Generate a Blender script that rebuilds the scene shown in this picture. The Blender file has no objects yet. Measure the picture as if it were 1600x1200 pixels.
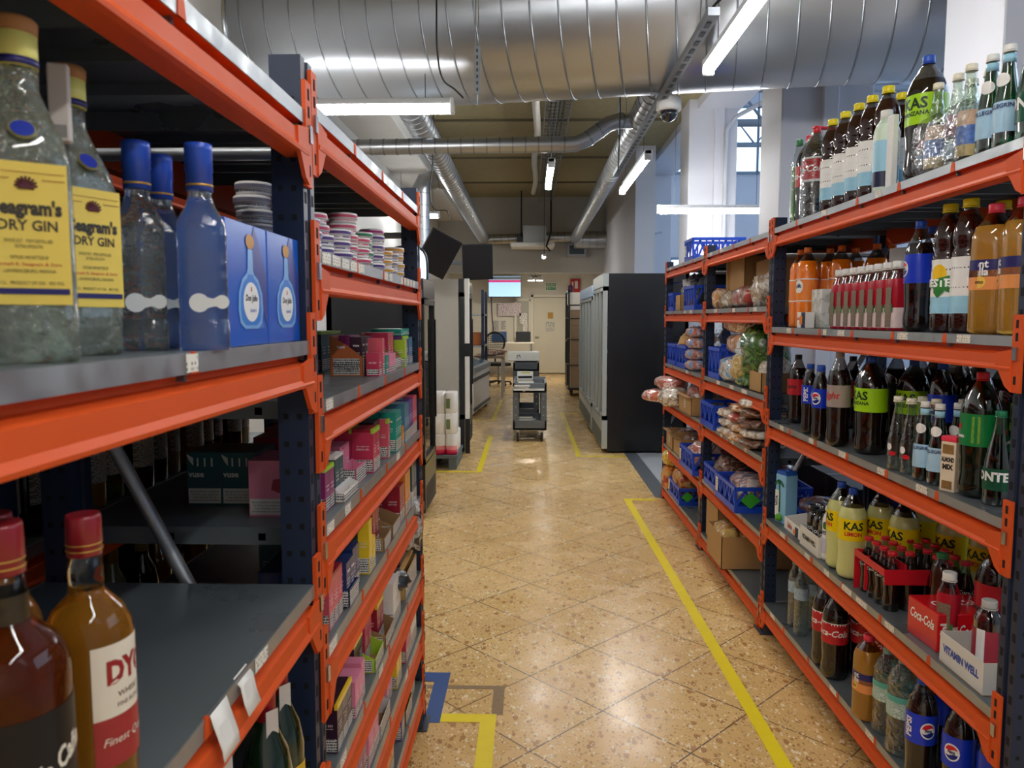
import bpy, bmesh, math, random
from mathutils import Vector, Matrix, noise
PI = math.pi
random.seed(7)
scene = bpy.context.scene
COL = scene.collection

# ------------------------------------------------------------------ camera, world, exposure
cam = bpy.data.cameras.new('camera')
cam_ob = bpy.data.objects.new('camera', cam); COL.objects.link(cam_ob)
cam_ob.location = (0, 0, 1.51)
cam_ob.rotation_euler = (PI/2 - 0.0870675, 0, 0.0236345)
cam.sensor_width = 36; cam.lens = 36*1180/1600
cam.clip_start = 0.02; cam.clip_end = 200
cam.dof.use_dof = True; cam.dof.focus_distance = 3.2; cam.dof.aperture_fstop = 9.0
scene.camera = cam_ob
scene.view_settings.view_transform = 'Standard'
scene.view_settings.look = 'None'
scene.view_settings.gamma = 1
scene.view_settings.use_curve_mapping = False
scene.view_settings.exposure = 1.45
world = bpy.data.worlds.new('world'); scene.world = world
world.use_nodes = True
bgn = world.node_tree.nodes['Background']
bgn.inputs[0].default_value = (0.72, 0.82, 1.0, 1); bgn.inputs[1].default_value = 0.55
scene.cycles.use_denoising = True
scene.cycles.max_bounces = 10
scene.cycles.transparent_max_bounces = 24
scene.cycles.transmission_bounces = 10
scene.cycles.sample_clamp_indirect = 4
scene.cycles.caustics_reflective = False
LAMP_POWER = 24.0      # emission strength of the LED diffusers

# ------------------------------------------------------------------ materials
def srgb(c):
    if isinstance(c, str):
        c = [int(c[i:i+2], 16)/255 for i in (0, 2, 4)]
    return tuple(x/12.92 if x <= .04045 else ((x+.055)/1.055)**2.4 for x in c)
MATS = {}
def nt(m): return m.node_tree.nodes, m.node_tree.links
def M(name, color='808080', rough=.5, metal=0, trans=0, ior=1.45, emit=0, coat=0, var=0, vscale=8, bump=0, bscale=40, rvar=0, stretch=None, spec=None):
    """principled surface with procedural variation in colour, roughness and relief"""
    if name in MATS: return MATS[name]
    m = bpy.data.materials.new(name); m.use_nodes = True
    N, L = nt(m); b = N['Principled BSDF']
    c = srgb(color)
    b.inputs['Base Color'].default_value = (*c, 1); b.inputs['Roughness'].default_value = rough
    b.inputs['Metallic'].default_value = metal; b.inputs['Transmission Weight'].default_value = trans
    b.inputs['IOR'].default_value = ior; b.inputs['Coat Weight'].default_value = coat
    if spec is not None: b.inputs['Specular IOR Level'].default_value = spec
    if emit:
        b.inputs['Emission Color'].default_value = (*c, 1); b.inputs['Emission Strength'].default_value = emit
    if var or bump or rvar:
        tc = N.new('ShaderNodeTexCoord'); mp = N.new('ShaderNodeMapping'); L.new(tc.outputs['Object'], mp.inputs[0])
        if stretch: mp.inputs['Scale'].default_value = stretch
    if var or rvar:
        n = N.new('ShaderNodeTexNoise'); n.inputs['Scale'].default_value = vscale; n.inputs['Detail'].default_value = 5
        L.new(mp.outputs[0], n.inputs[0])
        if var:
            mx = N.new('ShaderNodeMix'); mx.data_type = 'RGBA'
            mx.inputs[6].default_value = (*[x*(1-var) for x in c], 1); mx.inputs[7].default_value = (*[min(1, x*(1+var)) for x in c], 1)
            L.new(n.outputs[0], mx.inputs[0]); L.new(mx.outputs[2], b.inputs['Base Color'])
        if rvar:
            r = N.new('ShaderNodeMapRange'); r.inputs[1].default_value = .3; r.inputs[2].default_value = .7
            r.inputs[3].default_value = max(.02, rough-rvar); r.inputs[4].default_value = rough+rvar
            L.new(n.outputs[0], r.inputs[0]); L.new(r.outputs[0], b.inputs['Roughness'])
    if bump:
        n2 = N.new('ShaderNodeTexNoise'); n2.inputs['Scale'].default_value = bscale; n2.inputs['Detail'].default_value = 3
        L.new(mp.outputs[0], n2.inputs[0])
        bp = N.new('ShaderNodeBump'); bp.inputs['Strength'].default_value = bump; bp.inputs['Distance'].default_value = .01
        L.new(n2.outputs[0], bp.inputs['Height']); L.new(bp.outputs[0], b.inputs['Normal'])
    MATS[name] = m; return m
def clear(name, color='ffffff', rough=.04, gloss=.35, bump=0, bscale=60, alpha_dark=0):
    """thin clear plastic or thin glass: mostly see-through, mirror-like where the surface turns away"""
    if name in MATS: return MATS[name]
    m = bpy.data.materials.new(name); m.use_nodes = True
    N, L = nt(m); N.remove(N['Principled BSDF']); out = N['Material Output']
    t = N.new('ShaderNodeBsdfTransparent'); t.inputs[0].default_value = (*srgb(color), 1)
    g = N.new('ShaderNodeBsdfGlossy'); g.inputs['Roughness'].default_value = rough
    lw = N.new('ShaderNodeLayerWeight'); lw.inputs[0].default_value = gloss
    r = N.new('ShaderNodeMapRange'); r.inputs[3].default_value = .06; r.inputs[4].default_value = .75
    mx = N.new('ShaderNodeMixShader')
    L.new(lw.outputs['Facing'], r.inputs[0]); L.new(r.outputs[0], mx.inputs[0])
    L.new(t.outputs[0], mx.inputs[1]); L.new(g.outputs[0], mx.inputs[2]); L.new(mx.outputs[0], out.inputs[0])
    if bump:
        tc = N.new('ShaderNodeTexCoord'); n2 = N.new('ShaderNodeTexNoise'); n2.inputs['Scale'].default_value = bscale
        L.new(tc.outputs['Object'], n2.inputs[0])
        bp = N.new('ShaderNodeBump'); bp.inputs['Strength'].default_value = bump; bp.inputs['Distance'].default_value = .01
        L.new(n2.outputs[0], bp.inputs['Height']); L.new(bp.outputs[0], g.inputs['Normal']); L.new(bp.outputs[0], lw.inputs['Normal'])
    MATS[name] = m; return m
def printed(name, base='f2f0ea', ink='303030', sx=60, sz=110, cut=.5, rough=.5):
    """paper with rows of small unreadable print"""
    if name in MATS: return MATS[name]
    m = M(name, base, rough); N, L = nt(m); b = N['Principled BSDF']
    tc = N.new('ShaderNodeTexCoord'); mp = N.new('ShaderNodeMapping'); L.new(tc.outputs['Object'], mp.inputs[0])
    sp = N.new('ShaderNodeSeparateXYZ'); L.new(mp.outputs[0], sp.inputs[0])
    ad = N.new('ShaderNodeMath'); ad.operation = 'ADD'; L.new(sp.outputs[0], ad.inputs[0]); L.new(sp.outputs[1], ad.inputs[1])
    cb = N.new('ShaderNodeCombineXYZ')
    a = N.new('ShaderNodeMath'); a.operation = 'MULTIPLY'; a.inputs[1].default_value = sx*6; L.new(ad.outputs[0], a.inputs[0])
    z = N.new('ShaderNodeMath'); z.operation = 'MULTIPLY'; z.inputs[1].default_value = sz; L.new(sp.outputs[2], z.inputs[0])
    fl = N.new('ShaderNodeMath'); fl.operation = 'FLOOR'; L.new(z.outputs[0], fl.inputs[0])
    L.new(a.outputs[0], cb.inputs[0]); L.new(fl.outputs[0], cb.inputs[2])
    n = N.new('ShaderNodeTexNoise'); n.inputs['Scale'].default_value = 1.0; n.inputs['Detail'].default_value = 1; L.new(cb.outputs[0], n.inputs[0])
    fr = N.new('ShaderNodeMath'); fr.operation = 'FRACT'; L.new(z.outputs[0], fr.inputs[0])
    g1 = N.new('ShaderNodeMath'); g1.operation = 'LESS_THAN'; g1.inputs[1].default_value = .55; L.new(fr.outputs[0], g1.inputs[0])
    g2 = N.new('ShaderNodeMath'); g2.operation = 'GREATER_THAN'; g2.inputs[1].default_value = cut; L.new(n.outputs[0], g2.inputs[0])
    mu = N.new('ShaderNodeMath'); mu.operation = 'MULTIPLY'; L.new(g1.outputs[0], mu.inputs[0]); L.new(g2.outputs[0], mu.inputs[1])
    mx = N.new('ShaderNodeMix'); mx.data_type = 'RGBA'
    mx.inputs[6].default_value = (*srgb(base), 1); mx.inputs[7].default_value = (*srgb(ink), 1)
    L.new(mu.outputs[0], mx.inputs[0]); L.new(mx.outputs[2], b.inputs['Base Color'])
    return m
def patches(name, cols, scale=30, rough=.35, bump=.6, coat=.6, stretch=None):
    """random patches of several colours under glossy film: bread bags with painted white glints, crumpled wrappers"""
    if name in MATS: return MATS[name]
    m = M(name, cols[0], rough, coat=coat); N, L = nt(m); b = N['Principled BSDF']
    tc = N.new('ShaderNodeTexCoord'); mp = N.new('ShaderNodeMapping'); L.new(tc.outputs['Object'], mp.inputs[0])
    if stretch: mp.inputs['Scale'].default_value = stretch
    n = N.new('ShaderNodeTexNoise'); n.inputs['Scale'].default_value = scale*1.6; n.inputs['Detail'].default_value = 5; n.inputs['Distortion'].default_value = .6; L.new(mp.outputs[0], n.inputs[0])
    r = N.new('ShaderNodeValToRGB'); cr = r.color_ramp; cr.interpolation = 'LINEAR'
    lo, hi = .34, .66
    while len(cr.elements) < len(cols): cr.elements.new(.5)
    for i, c in enumerate(cols):
        cr.elements[i].position = 0 if i == 0 else lo+(hi-lo)*i/len(cols); cr.elements[i].color = (*srgb(c), 1)
    L.new(n.outputs[0], r.inputs[0]); L.new(r.outputs[0], b.inputs['Base Color'])
    n2 = N.new('ShaderNodeTexNoise'); n2.inputs['Scale'].default_value = scale*1.5; L.new(mp.outputs[0], n2.inputs[0])
    bp = N.new('ShaderNodeBump'); bp.inputs['Strength'].default_value = bump; bp.inputs['Distance'].default_value = .02
    L.new(n2.outputs[0], bp.inputs['Height']); L.new(bp.outputs[0], b.inputs['Normal'])
    return m
def terrazzo():
    m = M('terrazzo_floor', 'c9a468', .26); N, L = nt(m); b = N['Principled BSDF']
    tc = N.new('ShaderNodeTexCoord')
    mp = N.new('ShaderNodeMapping'); L.new(tc.outputs['Object'], mp.inputs[0])
    mp.inputs['Rotation'].default_value = (0, 0, math.radians(45)); mp.inputs['Location'].default_value = (-.195, -.206, 0)
    br = N.new('ShaderNodeTexBrick'); L.new(mp.outputs[0], br.inputs[0])
    br.offset = 0; br.squash = 1
    br.inputs['Scale'].default_value = 1; br.inputs['Brick Width'].default_value = .395; br.inputs['Row Height'].default_value = .395
    br.inputs['Mortar Size'].default_value = .0034; br.inputs['Mortar Smooth'].default_value = .3
    br.inputs['Color1'].default_value = (*srgb('e6c285'), 1); br.inputs['Color2'].default_value = (*srgb('ddb778'), 1)
    br.inputs['Mortar'].default_value = (*srgb('54473a'), 1)
    cur = br.outputs[0]
    # broad wear and soil
    nz = N.new('ShaderNodeTexNoise'); nz.inputs['Scale'].default_value = 1.3; nz.inputs['Detail'].default_value = 6; L.new(tc.outputs['Object'], nz.inputs[0])
    def mix(cur, colr, fac):
        x = N.new('ShaderNodeMix'); x.data_type = 'RGBA'; L.new(cur, x.inputs[6]); x.inputs[7].default_value = (*srgb(colr), 1); L.new(fac, x.inputs[0]); return x.outputs[2]
    def rng(o, a, c, t0=0, t1=1):
        r = N.new('ShaderNodeMapRange'); r.inputs[1].default_value = a; r.inputs[2].default_value = c; r.inputs[3].default_value = t0; r.inputs[4].default_value = t1; L.new(o, r.inputs[0]); return r.outputs[0]
    cur = mix(cur, 'c49c60', rng(nz.outputs[0], .45, .72, 0, .55))
    for sc, thr, colr, seed, keep in ((26, .30, 'a06a36', 0, .62), (34, .28, 'f7e8c4', 5, .66), (60, .3, 'a0713f', 9, .6), (75, .3, 'f9eccc', 13, .66), (19, .26, 'dfb57a', 21, .6), (120, .33, '7c5836', 31, .7)):
        v = N.new('ShaderNodeTexVoronoi'); v.inputs['Scale'].default_value = sc
        m2 = N.new('ShaderNodeMapping'); m2.inputs['Location'].default_value = (seed, seed*.7, 0); m2.inputs['Rotation'].default_value = (0, 0, seed)
        m2.inputs['Scale'].default_value = (1, .62, 1)
        wv = N.new('ShaderNodeTexNoise'); wv.inputs['Scale'].default_value = sc*1.5; L.new(tc.outputs['Object'], wv.inputs[0])
        av = N.new('ShaderNodeMix'); av.data_type = 'VECTOR'; av.inputs[0].default_value = .012
        L.new(tc.outputs['Object'], av.inputs[4]); L.new(wv.outputs[1], av.inputs[5])
        L.new(av.outputs[1], m2.inputs[0]); L.new(m2.outputs[0], v.inputs[0])
        lt = N.new('ShaderNodeMath'); lt.operation = 'LESS_THAN'; lt.inputs[1].default_value = thr; L.new(v.outputs['Distance'], lt.inputs[0])
        sx = N.new('ShaderNodeSeparateColor'); L.new(v.outputs['Color'], sx.inputs[0])
        gt = N.new('ShaderNodeMath'); gt.operation = 'GREATER_THAN'; gt.inputs[1].default_value = keep; L.new(sx.outputs[0], gt.inputs[0])
        mu = N.new('ShaderNodeMath'); mu.operation = 'MULTIPLY'; L.new(lt.outputs[0], mu.inputs[0]); L.new(gt.outputs[0], mu.inputs[1])
        m3 = N.new('ShaderNodeMath'); m3.operation = 'MULTIPLY'; m3.inputs[1].default_value = .75; L.new(mu.outputs[0], m3.inputs[0])
        cur = mix(cur, colr, m3.outputs[0])
    L.new(cur, b.inputs['Base Color'])
    n5 = N.new('ShaderNodeTexNoise'); n5.inputs['Scale'].default_value = 5; n5.inputs['Detail'].default_value = 4; L.new(tc.outputs['Object'], n5.inputs[0])
    L.new(rng(n5.outputs[0], .3, .7, .17, .34), b.inputs['Roughness'])
    bp = N.new('ShaderNodeBump'); bp.inputs['Strength'].default_value = .25; bp.inputs['Distance'].default_value = .002
    iv = N.new('ShaderNodeMath'); iv.operation = 'SUBTRACT'; iv.inputs[0].default_value = 1; L.new(br.outputs['Fac'], iv.inputs[1])
    L.new(iv.outputs[0], bp.inputs['Height']); L.new(bp.outputs[0], b.inputs['Normal'])
    return m

orange = M('orange_enamel', 'd9541d', .52, spec=.35, var=.06, vscale=6, rvar=.06)
galv = M('galvanised_sheet', 'a9adb0', .42, metal=.75, var=.13, vscale=22, rvar=.12)
shelfgrey = M('grey_shelf_sheet', '6f777c', .36, metal=.35, var=.16, vscale=5, rvar=.12)
navy = M('navy_enamel', '1d2a44', .42, var=.1)
holeblk = M('punched_hole_dark', '0a0c12', .8)
ductm = M('spiral_duct_zinc', 'b2b7be', .32, metal=.88, var=.03, vscale=1.5, rvar=.03, stretch=(.5, 1.2, 1.2))
white = M('white_paint', 'e3e3e4', .6, var=.03, vscale=2)
colwhite = M('column_white_paint', 'cdced6', .6, var=.04, vscale=1.5)
black = M('black_plastic', '15171b', .4)
steel = M('steel', 'b8bcc0', .25, metal=1)
paper = M('white_paper', 'f0ede6', .6)
cardb = M('corrugated_cardboard', 'b08a62', .75, var=.1, vscale=9)
ledm = M('led_diffuser', 'ffffff', .4, emit=LAMP_POWER)
ledm.node_tree.nodes['Principled BSDF'].inputs['Emission Color'].default_value = (1, .985, .95, 1)
tapey = M('yellow_tape', 'f0d800', .38, var=.05, vscale=20, bump=.05, bscale=80)

# ------------------------------------------------------------------ mesh helpers
class MB:
    def __init__(s): s.v = []; s.f = []; s.m = []; s.sm = []
    def add(s, vs, fs, mi=0, smooth=False):
        o = len(s.v); s.v += [tuple(v) for v in vs]
        for f in fs: s.f.append([i+o for i in f]); s.m.append(mi); s.sm.append(smooth)
        return s
    def box(s, x0, x1, y0, y1, z0, z1, mi=0, R=None, bev=0):
        if bev:
            b = min(bev, (x1-x0)*.45, (y1-y0)*.45, (z1-z0)*.45); vs = []; bm = bmesh.new()
            r = bmesh.ops.create_cube(bm, size=1)
            for v in bm.verts: v.co = Vector((x0+(v.co.x+.5)*(x1-x0), y0+(v.co.y+.5)*(y1-y0), z0+(v.co.z+.5)*(z1-z0)))
            bmesh.ops.bevel(bm, geom=bm.edges[:], offset=b, segments=2, affect='EDGES', profile=.5)
            bm.verts.ensure_lookup_table(); vs = [v.co.copy() for v in bm.verts]; fs = [[v.index for v in f.verts] for f in bm.faces]; bm.free()
        else:
            vs = [Vector(p) for p in ((x0, y0, z0), (x1, y0, z0), (x1, y1, z0), (x0, y1, z0), (x0, y0, z1), (x1, y0, z1), (x1, y1, z1), (x0, y1, z1))]
            fs = [(0, 3, 2, 1), (4, 5, 6, 7), (0, 1, 5, 4), (1, 2, 6, 5), (2, 3, 7, 6), (3, 0, 4, 7)]
        if R is not None: vs = [R @ v for v in vs]
        return s.add(vs, fs, mi)
    def lathe(s, prof, seg=24, c=(0, 0), mi=0, power=2, caps=True, R=None, sy=1, smooth=True, mats=None):
        """prof: list of (r, z[, power]); power above 2 squares the section; mats: material index per band"""
        vs = []
        for p in prof:
            r, z = p[0], p[1]; pw = p[2] if len(p) > 2 else power
            for k in range(seg):
                a = 2*PI*k/seg; ca, sa = math.cos(a), math.sin(a)
                q = 1 if pw == 2 else 1/((abs(ca)**pw+abs(sa)**pw)**(1/pw))
                v = Vector((c[0]+r*ca*q, c[1]+r*sa*q*sy, z)); vs.append(R @ v if R is not None else v)
        n = len(prof)
        for i in range(n-1):
            s_ = [(i*seg+k, i*seg+(k+1) % seg, (i+1)*seg+(k+1) % seg, (i+1)*seg+k) for k in range(seg)]
            if i == 0: s.add(vs, s_, mats[i] if mats else mi, smooth); base = len(s.v)-len(vs)
            else:
                for f in s_: s.f.append([x+base for x in f]); s.m.append(mats[i] if mats else mi); s.sm.append(smooth)
        if caps:
            s.f.append([base+k for k in range(seg)][::-1]); s.m.append(mats[0] if mats else mi); s.sm.append(False)
            s.f.append([base+(n-1)*seg+k for k in range(seg)]); s.m.append(mats[-1] if mats else mi); s.sm.append(False)
        return s
    def tube(s, pts, r, seg=8, mi=0, caps=True, rs=None, flat=1):
        pts = [Vector(p) for p in pts]; vs = []; n = len(pts); prev = None
        for i, p in enumerate(pts):
            d = (pts[min(i+1, n-1)]-pts[max(i-1, 0)]).normalized()
            u = Vector((0, 0, 1)) if abs(d.z) < .95 else Vector((0, 1, 0))
            if prev is not None and (prev-d*prev.dot(d)).length > .2: a = (prev-d*prev.dot(d)).normalized()
            else: a = d.cross(u).normalized()
            b = d.cross(a); prev = a; rr = rs[i] if rs else r
            for k in range(seg):
                t = 2*PI*k/seg; vs.append(p+a*rr*math.cos(t)+b*rr*flat*math.sin(t))
        fs = [(i*seg+k, i*seg+(k+1) % seg, (i+1)*seg+(k+1) % seg, (i+1)*seg+k) for i in range(n-1) for k in range(seg)]
        s.add(vs, fs, mi, True)
        if caps: s.add(vs[:seg], [list(range(seg))[::-1]], mi); s.add(vs[-seg:], [list(range(seg))], mi)
        return s
    def prism(s, poly, a0, a1, axis='y', mi=0):
        """closed outline extruded along an axis; poly points are the two other coordinates in x,y,z order"""
        def P(p, a): return {'x': (a, p[0], p[1]), 'y': (p[0], a, p[1]), 'z': (p[0], p[1], a)}[axis]
        n = len(poly); vs = [P(p, a0) for p in poly]+[P(p, a1) for p in poly]
        fs = [list(range(n)), list(range(n, 2*n))[::-1]]+[(i, i+n, (i+1) % n+n, (i+1) % n) for i in range(n)]
        return s.add(vs, fs, mi)
    def build(s, name, mats, parent=None, loc=(0, 0, 0), rz=0, fix=True):
        me = bpy.data.meshes.new(name); me.from_pydata(s.v, [], s.f)
        if not isinstance(mats, (list, tuple)): mats = [mats]
        for m in mats: me.materials.append(m)
        me.polygons.foreach_set('material_index', s.m); me.polygons.foreach_set('use_smooth', s.sm)
        if fix:
            bm = bmesh.new(); bm.from_mesh(me); bmesh.ops.recalc_face_normals(bm, faces=bm.faces); bm.to_mesh(me); bm.free()
        me.update()
        o = bpy.data.objects.new(name, me); COL.objects.link(o); o.location = loc; o.rotation_euler = (0, 0, rz)
        if parent is not None: o.parent = parent
        return o
def thing(name, label, cat, loc=(0, 0, 0), rz=0, group=None):
    o = bpy.data.objects.new(name, None); COL.objects.link(o); o.location = loc; o.rotation_euler = (0, 0, rz); o.empty_display_size = .05
    return tag(o, label, cat, group)
def tag(o, label=None, cat=None, group=None, kind=None):
    if label: o['label'] = label
    if cat: o['category'] = cat
    if group: o['group'] = group
    if kind: o['kind'] = kind
    return o
def struct(o): o['kind'] = 'structure'; return o
def cp(root, loc, rz=0, label=None, group=None, sc=None):
    r = root.copy(); COL.objects.link(r); r.location = loc; r.rotation_euler = (0, 0, rz)
    if sc: r.scale = sc
    if label: r['label'] = label
    if group: r['group'] = group
    for ch in list(root.children):
        c = ch.copy(); COL.objects.link(c); c.parent = r
        for g in list(ch.children):
            d = g.copy(); COL.objects.link(d); d.parent = c
    return r
TXT = {}
def text(s_, size, m, parent, name='lettering', loc=(0, 0, 0), rot=(PI/2, 0, 0), bend=None, width=None, shear=0, bold=.0, lab=None, tilt=0):
    """lettering as flat mesh; bend=(radius, angle) wraps it round a bottle"""
    key = (s_, size, bold, shear, width)
    if key not in TXT:
        cu = bpy.data.curves.new('t', 'FONT'); cu.body = s_; cu.size = size; cu.align_x = 'CENTER'; cu.align_y = 'CENTER'; cu.shear = shear
        cu.offset = bold*size; cu.resolution_u = 2
        o = bpy.data.objects.new('t', cu); me = bpy.data.meshes.new_from_object(o)
        bpy.data.objects.remove(o); bpy.data.curves.remove(cu)
        if width:
            xs = [v.co.x for v in me.vertices]; w = max(xs)-min(xs)
            for v in me.vertices: v.co.x *= width/w
        TXT[key] = me
    me = TXT[key].copy(); me.name = name
    if tilt:
        for v in me.vertices: v.co = Vector((v.co.x*math.cos(tilt)-v.co.y*math.sin(tilt), v.co.x*math.sin(tilt)+v.co.y*math.cos(tilt), 0))
    if bend:
        R, a0 = bend
        for v in me.vertices:
            a = a0+v.co.x/R; z = v.co.y; v.co = Vector((R*math.cos(a), R*math.sin(a), z))
        rot = (0, 0, 0)
    me.materials.clear(); me.materials.append(m)
    o = bpy.data.objects.new(name, me); COL.objects.link(o); o.location = loc; o.rotation_euler = rot; o.parent = parent
    if lab: o['label'] = lab
    return o

# ------------------------------------------------------------------ the room
def slab(name, x0, x1, y0, y1, z0, z1, m, bev=0): return struct(MB().box(x0, x1, y0, y1, z0, z1, bev=bev).build(name, m))
XL, YB, ZC, YN = -2.15, 20.5, 4.3, -3.2
wallm = M('grey_white_wall_paint', 'd6d5d2', .65, var=.05, vscale=1.2)
slab('floor', XL, 2.6, YN, YB, -.1, 0, terrazzo())
slab('floor_hall', 2.6, 10.2, YN, 22.2, -.1, .001, M('hall_floor_grey', 'a7abb0', .4, var=.06, vscale=3))
slab('trim_1', 1.2, 2.6, 6.45, YB, 0, .0022, M('hall_floor_grey', 'a7abb0'))
slab('trim_2', 1.06, 1.2, 6.3, YB, 0, .0025, M('slate_border', '575c63', .4, var=.08, vscale=6))
slab('wall_left', XL-.15, XL, YN, YB+.2, 0, ZC, wallm)
slab('wall_back', XL, 2.9, YB, YB+.15, 0, ZC, M('cream_wall_paint', 'e6e1d4', .6, var=.03, vscale=1.5))
slab('wall_bulkhead', XL, 2.9, 17.8, 18.0, 2.56, ZC, M('grey_bulkhead_paint', 'b4b1a9', .65, var=.04))
slab('wall_near', XL, 10.2, YN-.15, YN, 0, 6, wallm)
ceilm = M('wood_wool_ceiling', '9c906c', .85, var=.2, vscale=14, bump=.5, bscale=30)
slab('ceiling', XL, 2.75, YN, YB, ZC, ZC+.2, ceilm)
for i, y in enumerate((1.5, 6.3, 10.9, 13.4, 15.8)): slab('trim_%d' % (3+i), XL, 2.05, y, y+.035, ZC-.03, ZC, M('ceiling_batten', '6a634e', .8))
for i, (y, x0, x1) in enumerate(((3.95, 2.35, 3.0), (6.35, 2.04, 2.78), (10.0, 2.04, 2.66), (14.5, 2.04, 2.66), (19.0, 2.04, 2.66))):
    m = MB().box(x0, x1, y, y+.55, 0, ZC+.3, bev=.012)
    if i in (1, 2): m.box(x0+.32, x0+.44, y-.05, y, 0, ZC+.3, bev=.006)
    struct(m.build('trim_%d' % (8+i), colwhite))
slab('trim_13', 1.72, 2.04, 12.6, 20.4, 0, ZC, colwhite)
slab('wall_soffit', XL, -1.55, 6.6, 17.8, 3.75, ZC, wallm, .01)
slab('trim_14', 2.15, 2.7, YN, YB, ZC-.12, ZC+.3, colwhite)
# the neighbouring hall behind the columns
slab('wall_hall_back', 2.9, 10.2, 22, 22.15, 0, 8, colwhite)
slab('wall_hall_right', 10.2, 10.35, YN, 22.2, 0, 8, colwhite)
slab('ceiling_hall', 2.75, 10.35, YN, 22.2, 8, 8.15, colwhite)
slab('wall_hall_top', 2.6, 2.75, YN, 22.2, ZC+.2, 8, colwhite)
sky = M('window_daylight', 'c3dcf4', .3, emit=1.15)
def window(n, o, u, w, h, nu, nv):
    """mullioned daylight window; o corner, u unit direction along the wall"""
    root = struct(bpy.data.objects.new('window_%d' % n, None)); COL.objects.link(root)
    o = Vector(o); u = Vector(u); nrm = Vector((-u.y, u.x, 0)); f = MB(); p = MB()
    def bar(a, b, z0, z1, t, mb):
        R = Matrix((( u.x, nrm.x, 0, o.x), (u.y, nrm.y, 0, o.y), (0, 0, 1, o.z), (0, 0, 0, 1)))
        mb.box(a, b, -t, t, z0, z1, R=R)
    for i in range(nu+1): bar(w*i/nu-.035, w*i/nu+.035, 0, h, .05, f)
    for j in range(nv+1): bar(0, w, h*j/nv-.035, h*j/nv+.035, .05, f)
    bar(0, w, 0, h, .008, p)
    f.build('frame', M('window_frame_grey', '7d8fa0', .5), root); p.build('pane', sky, root)
window(1, (3.2, 21.93, 1.2), (1, 0, 0), 6.4, 2.0, 8, 2)
window(2, (3.2, 21.93, 5.6), (1, 0, 0), 6.4, 1.8, 8, 1)
window(3, (10.12, 0, 3.2), (0, 1, 0), 20, 3.6, 14, 3)
tr = thing('roof_truss', 'grey steel roof trusses crossing the bright hall behind the columns', 'truss', (6, 15, 4.2))
for yy, zz in ((-3, 0.3), (3, 1.3)):
    t = MB().tube([(-3.2, yy, zz), (4, yy, zz)], .06).tube([(-3.2, yy, zz+.5), (4, yy, zz+.5)], .05)
    for k in range(9): t.tube([(-3.2+k*.8, yy, zz), (-2.8+k*.8, yy, zz+.5), (-2.4+k*.8, yy, zz)], .025, 6)
    t.build('truss_chord', M('truss_grey', '8d97a3', .5), tr)
# back door, office window, papers
dr = struct(bpy.data.objects.new('door_1', None)); COL.objects.link(dr)
doorm = M('door_cream', 'd9d4c3', .5, var=.06, vscale=3)
MB().box(.10, .99, 20.43, 20.47, .03, 2.06, bev=.004).build('door_leaf', doorm, dr)
MB().box(.03, .09, 20.4, 20.49, 0, 2.13).box(1.0, 1.07, 20.4, 20.49, 0, 2.13).box(.03, 1.07, 20.4, 20.49, 2.07, 2.13).build('door_frame', M('door_frame_cream', 'ece7da', .5), dr)
MB().tube([(.15, 20.43, 1.0), (.15, 20.38, 1.0), (.25, 20.38, 1.0)], .012).build('door_handle', steel, dr)
wn = struct(bpy.data.objects.new('window_4', None)); COL.objects.link(wn)
MB().box(-.42, -.36, 20.42, 20.49, .95, 2.0).box(-.03, .02, 20.42, 20.49, .95, 2.0).box(-.42, .02, 20.42, 20.49, .92, .98).box(-.42, .02, 20.42, 20.49, 1.97, 2.03).box(-.36, -.03, 20.46, 20.48, .98, 1.97, mi=1).build('window_frame', [M('door_frame_cream', ''), M('office_pane', 'b9b7a8', .1, spec=.8)], wn)
for i, (x, z, w, h, t, lab, c) in enumerate(((-.55, 1.74, .62, .34, 0, 'wide pinkish printed notice sheet on the back wall under the screen', 'e8d8dc'), (-.02+-.16, 1.5, .2, .3, 0, 'white printed sheet hanging over the office window frame, middle one', 'efece8'),
        (-.13, 1.22, .12, .26, 0, 'narrow printed sheet lowest on the office window frame', 'efece8'), (-.92, 1.3, .16, .28, 0, 'small grey sheet pinned left of the hanging cable', 'c9c7c4'), (-.72, 1.32, .13, .24, 0, 'small grey sheet pinned right of the hanging cable', 'c9c7c4'))):
    yy = 20.495 if i > 2 else 20.415
    tag(MB().box(x-w/2, x+w/2, yy, yy+.004, z-h/2, z+h/2).build('notice_sheet', printed('notice_'+c, c, '7d6a78', 6, 22, .52)), lab, 'notice', 'sheets on the office wall')
tag(MB().box(.48, .62, 20.42, 20.426, 1.5, 1.66).build('door_sign', M('ochre_sign', 'b98a2c', .5)), 'small ochre sign on the cream back door', 'sign')
tag(MB().box(.42, .66, 20.42, 20.424, 1.16, 1.42).build('door_poster', printed('door_sheet', 'dfdcd2', '4c4c50', 7, 26, .5)), 'printed sheets taped below the ochre sign on the back door', 'notice')
es = thing('exit_sign', 'green and white SALIDA EXIT sign above the back door', 'sign', (.56, 20.45, 2.35))
exg = M('exit_green', '1f8a4c', .4); exw = M('exit_white', 'f4f7f2', .5)
MB().box(-.14, .14, -.02, 0, -.105, .105).build('plate', exw, es)
MB().box(-.13, .13, -.026, -.02, .008, .09).box(-.13, .13, -.026, -.02, -.09, -.008).build('green_panel', exg, es)
text('SALIDA', .07, exw, es, loc=(0, -.028, .048), bold=.02, width=.22); text('E X I T', .07, exw, es, loc=(0, -.028, -.05), bold=.02, width=.21)
hs = thing('fire_hose_sign', 'red fire extinguisher sign high on the back wall right of the door', 'sign', (1.22, 20.4, 2.38))
MB().box(-.14, .12, 0, .02, -.26, .18).build('plate', M('sign_red', 'c4262c', .4), hs)
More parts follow.
